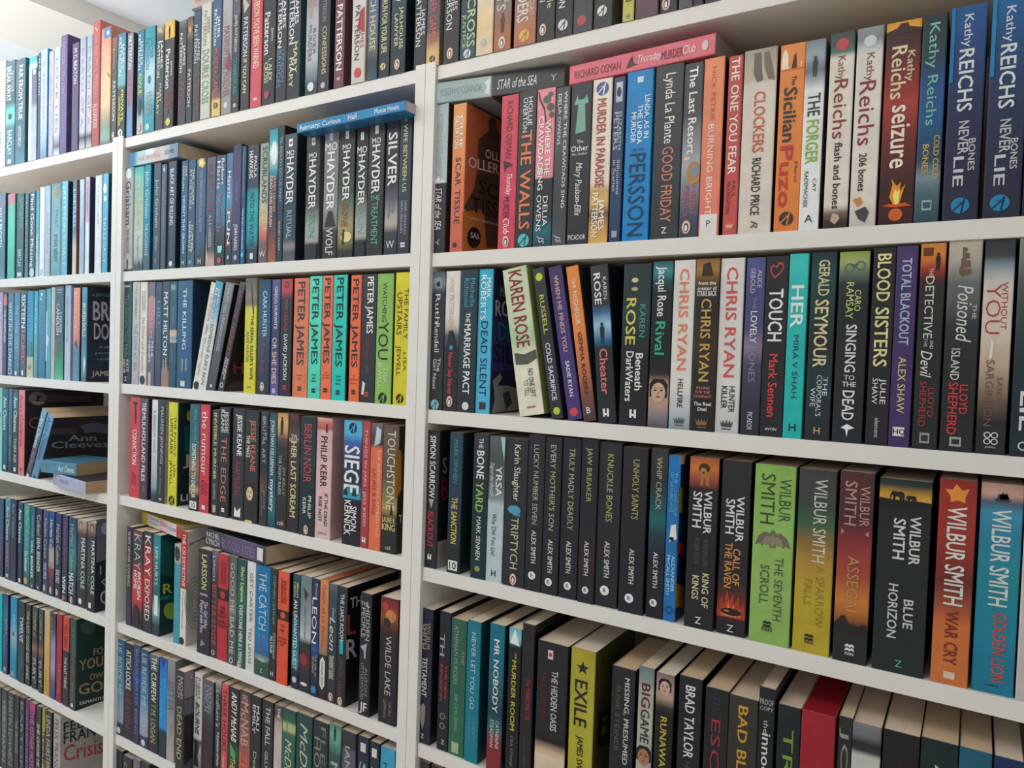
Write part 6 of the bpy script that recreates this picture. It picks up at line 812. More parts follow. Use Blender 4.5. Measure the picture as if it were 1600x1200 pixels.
-1210.4 7.6 1519.4 27.5 198.3 - L2 0|#2c4864 0,#244460 .3,#34405c .6,#2c4464 1||.03 .42 .5 .6b #e4e8ec SIXTEEN;.45 .85 .5 .6b #cc6c64 HORSES;@r .92 .3 .98 .6 #ddd|navy paperback titled sixteen horses, far bookcase, second shelf
-1178.6 7.0 1519.4 29.9 200.5 - L2 0|#1478a8 0,#1488bc .3,#208cb0 .55,#1c6470 .75,#b8b49c .77,#c4bca0 1||.1 .5 .35 .36 #2ca0cc THE LIGHT;@r .58 .2 .74 .8 #3c7484;@e .88 .5 .03 .25 #8c8464|bright blue paperback, a cream foot, far bookcase, second shelf
-1145.5 6.9 1519.4 17.6 199.8 - L2 0|#2c98ac 0,#2ca0b4 .5,#5c9c8c .6,#488c98 1||.1 .5 .5 .5 #a4dce4 HURRICANE|teal paperback, beside the cream-footed one, far bookcase, second shelf
-1126.4 7.6 1519.4 31.8 202.4 - L2 0|#3c7c94 0,#3478a0 .3,#2c6c98 .6,#2c6490 1||@P .03,.3 .05,.6 .08,.4 #dcecf0;@P .08,.3 .12,.5 .11,.2 #dcecf0;.2 .8 .5 .2 #5c98b4 CLOSE TO HOME|blue paperback, white flecks near its head, far bookcase, second shelf
-1091.3 7.4 1519.4 19.9 204.4 - L2 0|#4c94a8 0,#5ca0b0 .3,#4c94a8 1|s:#bcd4dc|@r .25 0 .8 .3 #b4dce4;@P .5,.3 .55,.7 .65,.5 .58,.2 #c4dce4|teal and white paperback, before a narrow grey one, far bookcase, second shelf
-1068.0 7.1 1519.4 14.0 206.7 - L2 1|#b4b8b8 0,#b8bcb8 1||.3 .8 .5 .3 #99a DISCLAIMER|narrow grey paperback, before louise candlish, far bookcase, second shelf
-1053.6 8.2 1519.4 35.8 207.9 - L2 0|#34404c 0,#34445c .3,#2c4454 .55,#1c6c54 .7,#1c8c64 .85,#5cb08c 1|s:#1c6c54|@r .03 .2 .04 .8 #9aa;@r .06 .2 .07 .8 #9aa;.18 .52 .35 .32b #d4d8dc CANDLISH;.28 .5 .72 .26b #c4c8cc LOUISE;.56 .75 .5 .5 #8c5c4c Those People|navy to green paperback, widely spaced white capitals above green, far bookcase, second shelf
-1011.4 7.8 1519.4 24.2 209.6 - L2 0|#8ca4c0 0,#a8b4d0 .3,#b4b8d4 .6,#b8bcd8 1||.12 .6 .5 .3 #6c7090 Until You Come To Love|pale lavender paperback, taller than its neighbours, far bookcase, second shelf
-973.2 6.1 1519.4 26.3 202.8 - L2 0|#dc8c74 0,#d88468 .3,#cc7864 .55,#7c7480 .62,#4c7088 .7,#5c8ca0 1|s:#24283a|.05 .5 .35 .44 #f0c8b4 KEEPING SECRETS;@P .55,.6 .6,.2 .65,.7 #3c4858|coral paperback, its foot steel blue, far bookcase, second shelf
-940.4 6.8 1519.4 20.6 203.5 - L2 0|#4c8cb0 0,#4c7c94 .15,#446c84 .5,#5c8ca4 .8,#3c6478 1|s:#222c3c|.17 .52 .5 .6b #dce4e8 BROKEN DOLLS;@P .72,.6 .8,.9 .95,.5 #dcecf0|grey blue paperback titled broken dolls, its dark cover in view, far bookcase, second shelf
-1328.9 7.4 1286.6 32.6 202.5 - L3 1|#7cc4bc 0,#84d0c4 .5,#8cdcd8 1||.08 .6 .5 .6l #4c8c8c Ann Cleeves|mint paperback, cut by the frame, far bookcase, third shelf
-1295.9 8.7 1286.6 25.9 200.9 - L3 0|#2c5468 0,#2c6484 .2,#245c78 .5,#1f5874 .8,#1c3c54 1||.1 .5 .5 .6b #dce8ec Ann Cleeves;.53 .8 .5 .3 #4c90ac BLUE LIGHTNING;@r .92 .3 .97 .7 #ddd|blue paperback titled blue lightning, far bookcase, third shelf
-1266.7 8.7 1286.6 19.1 200.8 - L3 1|#3c6480 0,#2c6478 .3,#20505c .7,#1c3c4c 1||.12 .52 .5 .5 #6cb0b8 Ann Cleeves;.55 .86 .5 .4b #8cacb0 SILENT VOICES|dark teal paperback titled silent voices, with a tyne-green spine, far bookcase, third shelf
-1242.1 7.6 1286.6 25.0 200.4 - L3 0|#34485c 0,#3c6c84 .15,#344858 .3,#2c3848 .8,#243040 1||.08 .5 .5 .6b #e8ecf0 Ann Cleeves;.57 .87 .5 .5b #b8c4cc THIN AIR;@r .92 .3 .97 .7 #ddd|dark slate paperback titled thin air, far bookcase, third shelf
-1210.4 6.0 1286.6 27.6 202.0 - L3 0|#d8848c 0,#d87c80 .3,#d47870 .7,#d87c74 1|s:#2c262c d:185|.05 .66 .5 .5 #9c3c50 Ann Cleeves;@o .93 .5 .16 #8c4848|coral pink paperback, maroon letters, beside leaning blue ones, far bookcase, third shelf
-1328.4 8.3 1027.3 42.9 192.4 - L4 1|#2c5470 0,#2c5878 .3,#4c4468 .6,#3c3c5c .9,#34345c 1|s:#1c2838|.4 .6 .3 .3 #aab WHITE|navy paperback, cut by the frame, far bookcase, fourth shelf
-1273.3 7.3 1027.3 25.7 197.9 - L4 0|#5c8c9c 0,#4c7888 .2,#30485c .5,#4c4850 .75,#34445c 1||.1 .52 .5 .5b #d4e0e4 Ann Cleeves;.55 .85 .5 .4b #9caab0 RAVEN BLACK;@r .93 .3 .97 .7 #ccc|slate paperback titled raven black, far bookcase, fourth shelf
-1245.5 7.7 1027.3 25.3 198.3 - L4 0|#283450 0,#28344c .4,#342c48 .7,#284048 1||.05 .47 .5 .5 #98a0b8 Ann Cleeves|dark navy paperback, thin grey letters, before the silent voices one, far bookcase, fourth shelf
-1211.7 8.1 1027.3 21.7 194.9 - L4 0|#20446c 0,#1c4068 .3,#20304c .6,#1c2838 1||.08 .5 .5 .6b #e4e8ec Ann Cleeves;.55 .8 .5 .34 #5c6c8c SILENT VOICES;@r .93 .3 .98 .7 #ddd|blue black paperback titled silent voices, second copy, below thin air, far bookcase, fourth shelf
-1183.4 7.9 1027.3 27.3 194.1 - L4 0|#3c9480 0,#309888 .3,#24849c .5,#1c8484 .7,#1c4c54 1||.03 .54 .6 .4 #a4d4b8 Harlan Coben;.56 .82 .5 .5b #e0ece8 The Innocent;@o .93 .45 .3 #c8a06c|green paperback, an orange disc at its foot, far bookcase, fourth shelf
-1152.1 7.4 1027.3 20.9 193.8 - L4 0|#1f5c78 0,#20607c .2,#20647c .4,#1c4c54 .6,#1c5c58 .8,#243444 1||.12 .38 .6 .4 #8cc4a0 Harlan Coben;.42 .87 .5 .5b #ece8e4 DEAL BREAKER;@P .93,.2 .96,.5 .93,.8 .98,.5 #ddd|teal paperback titled deal breaker, far bookcase, fourth shelf
-1128.0 8.7 1027.3 26.4 192.3 - L4 0|#202c48 0,#203448 .4,#1c3040 .6,#1c2838 1||.08 .33 .5 .6 #c8ccb4 Coben;.36 .77 .5 .5b #e0e0e0 DEAL BREAKER;@P .93,.2 .96,.5 .93,.8 .98,.5 #ddd|black paperback titled deal breaker, darker and thicker copy, far bookcase, fourth shelf
-1092.4 7.2 1027.3 23.0 192.9 - L4 0|#385484 0,#28406c .2,#20345c .5,#20406c .8,#244c5c 1||.1 .57 .5 .5 #c4ccd0 Harlan Coben;.63 .82 .5 .5b #dcdcdc FOOL ONCE;@pen .93 .4|blue paperback, white name and a penguin mark at its foot, far bookcase, fourth shelf
-1066.6 7.2 1027.3 22.6 193.5 - L4 0|#244c8c 0,#1f4484 .2,#34446c .4,#b0a898 .45,#b4a49c .65,#8c3c44 .68,#5c3848 .8,#243450 1||.1 .42 .5 .5b #d4dcd8 Harlan Co;.6 .78 .5 .5 #984850 DARK;@pen .93 .5|blue and beige paperback, a pale band halfway, far bookcase, fourth shelf
-1041.2 8.6 1027.3 25.0 192.4 - L4 0|#24346c 0,#243460 .2,#242c48 .5,#243444 .8,#28304c 1||.13 .6 .5 .56 #ccc8a4 Harlan Coben;.66 .82 .5 .6b #e0dcdc FOOL ONCE;@pen .93 .4|navy paperback, large cream name, a penguin mark at its foot, far bookcase, fourth shelf
-1006.7 6.6 1027.3 21.8 193.1 - L4 0|#3c3c6c 0,#38386c .2,#403c54 .4,#2c344c .6,#28344c 1|s:#142438|.08 .65 .6 .4 #985c6c Harlan Coben;.7 .9 .45 .6b #ececec WIN;@o .96 .4 .3 #b8605c|indigo paperback titled win, far bookcase, fourth shelf
-980.1 6.9 1027.3 31.3 192.5 - L4 0|#24405c 0,#24446c .1,#286c84 .3,#2c7c84 .5,#243c54 .7,#242c44 1||.08 .62 .45 .5 #9cb49c Harlan Coben;.64 .88 .4 .6b #ececec MATCH;@pen .95 .45|teal and navy paperback titled match, far bookcase, fourth shelf
-948.5 8.5 1027.3 36.5 191.1 - L4 0|#b8a08c 0,#a88c7c .08,#4c3c3c .16,#34444c .25,#2c3c40 .4,#24262c 1||@face .06 .4 .08 #c8a890;.2 .78 .7 .4b #dcdcdc MARTINA COLE;.28 .7 .3 .34 #447c70 HARD GIRLS;@r .9 .3 .96 .6 #eee|black paperback titled hard girls, beside match, far bookcase, fourth shelf
-902.5 6.2 1027.3 30.4 192.5 - L4 0|#a08c7c 0,#8c7870 .08,#3c3434 .16,#2c343c .3,#24262c 1|s:#1a1e26|@face .06 .6 .08 #c0a08c;.2 .8 .76 .4b #dcdcdc MARTINA COLE;.28 .72 .3 .34 #447c70 HARD GIRLS;@r .9 .3 .96 .6 #eee|black paperback titled hard girls, its front cover in view, far bookcase, fourth shelf
-1323.3 8.5 794.0 36.4 191.4 - L5 1|#10b4bc 0,#10b8c0 1|||turquoise paperback, cut by the frame, far bookcase, fifth shelf
-1279.3 8.1 794.0 22.7 195.4 - L5 0|#2c405c 0,#2c6c9c .25,#205090 .4,#2c4c84 .6,#2c2c5c 1|s:#182028|.3 .5 .7 .5 #a8b878 AWAY;.5 .75 .5 .5i #7c8cc0 Cozy;@o .94 .5 .3 #b89098|blue paperback, away in yellow green, far bookcase, fifth shelf
-1242.0 7.3 794.0 31.6 196.7 - L5 0|#1c84b0 0,#1890c8 .25,#5ca4c8 .4,#8cb4c4 .5,#1c8cb0 .7,#1484a8 1||.22 .5 .6 .4 #a4ccdc ISLAND;@o .45 .5 .16 #844;@o .94 .5 .2 #b89098|cyan paperback, a small red dot halfway, far bookcase, fifth shelf
-1203.1 6.9 794.0 30.9 193.8 - L5 0|#26303c 0,#243444 .5,#1f4450 .8,#243848 1||.18 .5 .55 .5b #d8dcdc TWELVE;.56 .82 .6 .2 #5c7078 JUSTIN CRONIN|black paperback titled twelve, far bookcase, fifth shelf
-1169.3 8.3 794.0 21.3 192.6 - L5 0|#2c2e38 0,#24303a 1||.08 .92 .5 .5b #c8c8a4 THE LAST GOOD KISS  JAMES|black paperback titled the last good kiss, far bookcase, fifth shelf
-1139.9 8.7 794.0 23.8 192.5 - L5 0|#3c4c4c 0,#2c2e38 .2,#303038 .4,#8c6c5c .5,#2c2e38 .6,#24283a 1||.06 .36 .5 .5 #b8b88c CORPSE of;.6 .92 .5 .6b #b8b4b0 'FURY'|dark paperback, fury, first of a pair, far bookcase, fifth shelf
-1105.3 6.4 794.0 20.4 194.3 - L5 0|#2c4444 0,#2c3038 .2,#303038 .4,#8c6450 .5,#2c2e38 .6,#24283a 1||.06 .36 .5 .5 #b8b88c CORPSE of;.6 .92 .5 .6b #b8b4b0 'FURY'|dark paperback, fury, second of a pair, next to the tan one, far bookcase, fifth shelf
-1081.2 7.4 794.0 23.0 197.6 - L5 0|#c8b490 0,#d0b070 .3,#d0a850 .7,#c89c50 1||.7 .95 .5 .3 #8c6c3c DUST|tan paperback, beside the pair of fury copies, far bookcase, fifth shelf
-1052.9 7.6 794.0 19.8 196.1 - L5 0|#34303c 0,#504c6c .2,#9c8cbc .35,#a490c4 .65,#5c5084 .8,#3c4884 1||.05 .6 .2 .2 #aab GLASS|violet paperback, between the tan and red ones, far bookcase, fifth shelf
-1027.2 7.5 794.0 22.2 200.1 - L5 0|#9c2430 0,#a82c3c .5,#8c2434 1||.55 .9 .6 .3 #c87c84 THE HOUSE|dark red paperback, beside the violet one, far bookcase, fifth shelf
-998.5 7.0 794.0 24.5 200.5 - L5 0|#c84434 0,#cc4838 .38,#242024 .385,#22242a 1||.08 .35 .5 .5b #7c1c1c WILL DEAN;.45 .8 .5 .4b #dcdcdc THE LAST THING|red and black paperback, red above, black below, before the cover, far bookcase, fifth shelf
-967.5 6.5 794.0 24.0 203.0 - L5 0|#24504c 0,#1c5450 .3,#243c3c .5,#443c34 .65,#284448 .85,#202a30 1|s:#14302c|.1 .6 .5 .4 #7c6c58 FOR YOUR OWN;.7 .9 .5 .3 #889 SAMANTHA;@o .95 .5 .2 #ddd|dark green paperback, for your own good, its cover in view, far bookcase, fifth shelf
-1317.2 7.8 558.0 33.1 197.3 - L6 1|#30303c 0,#343c40 1||.3 .7 .5 .5b #99a KATE|dark paperback, cut by the frame, lowest row, far bookcase, sixth shelf
-1282.4 8.4 558.0 26.0 196.7 - L6 0|#34343c 0,#4c6464 .3,#2c3034 1||.15 .9 .5 .5 #9cacac HARTMANN|grey green paperback, pale letters, lowest row, far bookcase, sixth shelf
-1248.2 6.2 558.0 31.8 198.8 - L6 0|#2c2c34 0,#24282c 1||.05 .9 .5 .5b #8c9494 MARTIN EDWARDS|black paperback, long row of grey capitals, far bookcase, sixth shelf
-1214.4 6.7 558.0 20.7 200.0 - L6 1|#24282c 0,#24282c 1|p:#c8c4bc|.3 .7 .5 .5b #9ca4a4 THE CROOKED|black paperback, a torn white top edge, lowest row, far bookcase, sixth shelf
-1193.4 8.5 558.0 21.6 200.4 - L6 1|#282c30 0,#24282c 1||.05 .9 .5 .5b #8c9494 BARTON|dark grey paperback, grey capitals, before the narrow purple one, far bookcase, sixth shelf
-1165.5 8.4 558.0 15.2 201.9 - L6 1|#5c3c74 0,#50346c 1||.1 .9 .5 .5 #8c7ca4 WILD RIDE|purple paperback, narrow, next to the magenta one, far bookcase, sixth shelf
-1146.4 8.0 558.0 26.9 201.2 - L6 0|#a83468 0,#ac3870 .1,#3c2440 .12,#3c2444 1||.1 .95 .5 .6b #c868a0 THE OTHER MOTHERS|magenta and purple paperback titled the other mothers, far bookcase, sixth shelf
-1109.6 6.1 558.0 20.5 203.1 - L6 1|#2c2a38 0,#28262c 1||.2 .7 .5 .5b #d4d4c4 SHE CHOSE ME|black paperback titled she chose me, far bookcase, sixth shelf
-1087.6 8.2 558.0 11.6 202.4 - L6 1|#a4a438 0,#acac3c .2,#4c4c24 .3,#34342c .6,#a0a03c .7,#a4a43c 1||.2 .9 .5 .6b #c4c49c ALEXANDER|yellow and black paperback, narrow, lowest row, far bookcase, sixth shelf
-1074.7 8.9 558.0 28.6 201.3 - L6 1|#24242a 0,#222228 1||.05 .7 .5 .6b #b4b4a4 LINDA FAIRSTEIN|black paperback, bold grey capitals, beside the yellow sliver, far bookcase, sixth shelf
-1037.9 9.0 558.0 27.9 204.3 - L6 1|#b4b0ac 0,#b0acac 1|s:#a8a4a0|.05 .7 .5 .6 #343438 FELIX FRANCIS|pale grey paperback, its front cover with a red word in view, far bookcase, sixth shelf
22.2 8.1 782.1 17.1 211.2 - R5 1|#303438 0,#2c2e32 1|s:#222|.05 .5 .5 .4 #aaa LOST|black paperback, barely in view at the frame foot, near bookcase, fifth shelf
44.4 6.1 782.1 19.0 213.4 - R5 1|#3c2c2c 0,#2c2e32 1|s:#222||brown paperback, barely in view, second in the row, near bookcase, fifth shelf
-1181.0 8.0 1286.6 22.0 182.5 L24.5 L3 0|#7cb0c8 0,#5c9cb8 .2,#4c5464 .5,#3c4458 .8,#3c4c60 1|s:#34343c p:#d8bc98 d:172|.1 .55 .5 .6b #dce8f0 Ann Cleeves;.6 .88 .5 .4 #b48c9c RED BONES;@r .93 .3 .98 .7 #ddd|blue paperback, first of the leaning pair, far bookcase, third shelf
-1153.9 8.0 1286.6 26.8 174.2 L25.4 L3 0|#6ca4cc 0,#5c94bc .3,#5c80a8 .6,#5c94b0 1|s:#2a262c p:#d8bc98 d:172|.04 .68 .5 .62 #2c5c84 Ann Cleeves;@r .92 .35 .97 .7 #2c3c64|light blue paperback, second of the leaning pair, dark cover shown, far bookcase, third shelf
-249.4 -17.8 1952.5 14.5 233.3 F-1.4 M1 0|#2a80b4 0,#2c84b8 1|s:#1c4c80 p:#c4bcc0|.03 .43 .45 .5b #dce8f0 February: Curious;.5 .58 .5 .58b #dce8f0 Hull;.74 .95 .5 .5b #dce8f0 Moose House|bright blue paperback titled february: curious, lying flat on the others, middle bookcase, top shelf
-768.5 5.3 1960.9 27.3 168.5 F-0.9 M1 0|#1c6c9c 0,#2474a4 .12,#a4c4cc .2,#c0c8cc .4,#ccb4ac .6,#b8bcc0 .8,#7c94a8 .85,#6c84a0 1|s:#1c5c74 p:#c0ac98|@e .45 .8 .1 .3 #d4e4e8;.2 .65 .4 .3 #d8a898 THE SEASIDE;.75 .92 .5 .3 #3c4c64 LOVE|pastel blue and peach paperback, lying on the mint one, middle bookcase, top shelf
17.5 3.1 1964.7 29.6 198.9 F8.0 R1 0|#9cb0b0 0,#a8bcb8 .43,#c8ccc8 .44,#46484c .46,#424448 1|s:#7c8c88 p:#988c80|.04 .38 .5 .34 #7c98a0 JOSEPH O'CONNOR;@P .4,.2 .44,.1 .45,.9 .4,.7 .42,.5 #e0e8e8;.5 .8 .5 .44i #eee STAR of the SEA;.9 .95 .5 .3 #bbb Y|grey and pale teal paperback titled star of the sea, lying flat, near bookcase, top shelf
232.2 13.3 1958.5 24.4 195.4 F-2.7 R1 0|#dc7080 0,#dc707e 1|s:#c44c5c p:#9c8c80|.04 .38 .45 .4 #6c2c3c RICHARD OSMAN;@P .42,.2 .44,.6 .46,.8 .47,.4 .5,.3 .46,.25 #5a2a3c;.5 .66 .55 .36i #f4ecec Thursday;.66 .8 .45 .42 #6c2c3c MURDER;.8 .88 .5 .4i #f4ecec Club;@e .94 .5 .02 .25 #d8c8c0|rose pink paperback, the thursday murder club, lying flat, near bookcase, top shelf
-759.5 41.5 1231.8 24.2 179.7 F-10.0 M4 0|#c4b43c 0,#c8b83c .14,#d8d4d0 .16,#dcd4d0 .4,#d8b4b8 .5,#d8d4d4 .9,#c03038 .92,#c03038 1|s:#c8b048 p:#d4c8b4|.2 .44 .7 .24 #8caca8 WATERSTONE;.2 .44 .35 .24 #8caca8 STORIES;.5 .7 .6 .3 #b87c80 THE BOOK;.72 .9 .5 .3 #7c5c8c CLUB|yellow and white paperback, lying across the first four spines, middle bookcase, fourth shelf
-520.6 22.4 1228.3 31.7 196.4 F-6.3 M4 0|#3c3a44 0,#45434f .3,#564e68 .5,#5c5274 .8,#3c3848 .95,#38343f 1|s:#1c1c20 p:#b8a890|.02 .25 .7 .3b #d4d4d8 RACHEL;.02 .25 .3 .34b #d4d4d8 LYNCH;.3 .84 .45 .5 #8c74ac BLOOD RITES;@r .88 .15 .97 .85 #dcdcdc|violet grey paperback titled blood rites, lying flat on the others, middle bookcase, fourth shelf
-597.1 24.5 2242.1 25.4 202.9 F0.9 M0 0|#b8a89c 0,#c4b4a8 1|s:#3c5474 p:#c8c0b4|.05 .5 .6 .4 #9c6c5c PATTERSON;@r 0 0 1 .14 #4c6c8c;.55 .9 .6 .4 #6c5c5c THE STORE|cream and blue paperback, lying flat on the row, on top of the middle bookcase
-1024.8 -5.5 1287.1 26.3 165.5 F-5.9 L3 1|#a4a8c4 0,#acb0cc .5,#a8acc8 1|s:#2c2838 p:#b08c6c|.2 .5 .5 .3 #8088b0 TELLING TALES;.58 .95 .5 .4b #e0e4ec Ann Cleeves|lavender paperback, lying flat, bottom of the stack, far bookcase, third shelf
-1049.0 -20.0 1313.9 27.0 112.0 F10.0 L3 0|#5c8ca4 0,#5490a8 .5,#548ca4 1|s:#4c7c94 p:#bc9c74|.3 .55 .5 .3 #88a8c0 COLD EARTH;.5 .95 .5 .5b #d4e4ec Ann Cleeves|steel blue paperback, lying flat on the lavender one, far bookcase, third shelf
'''
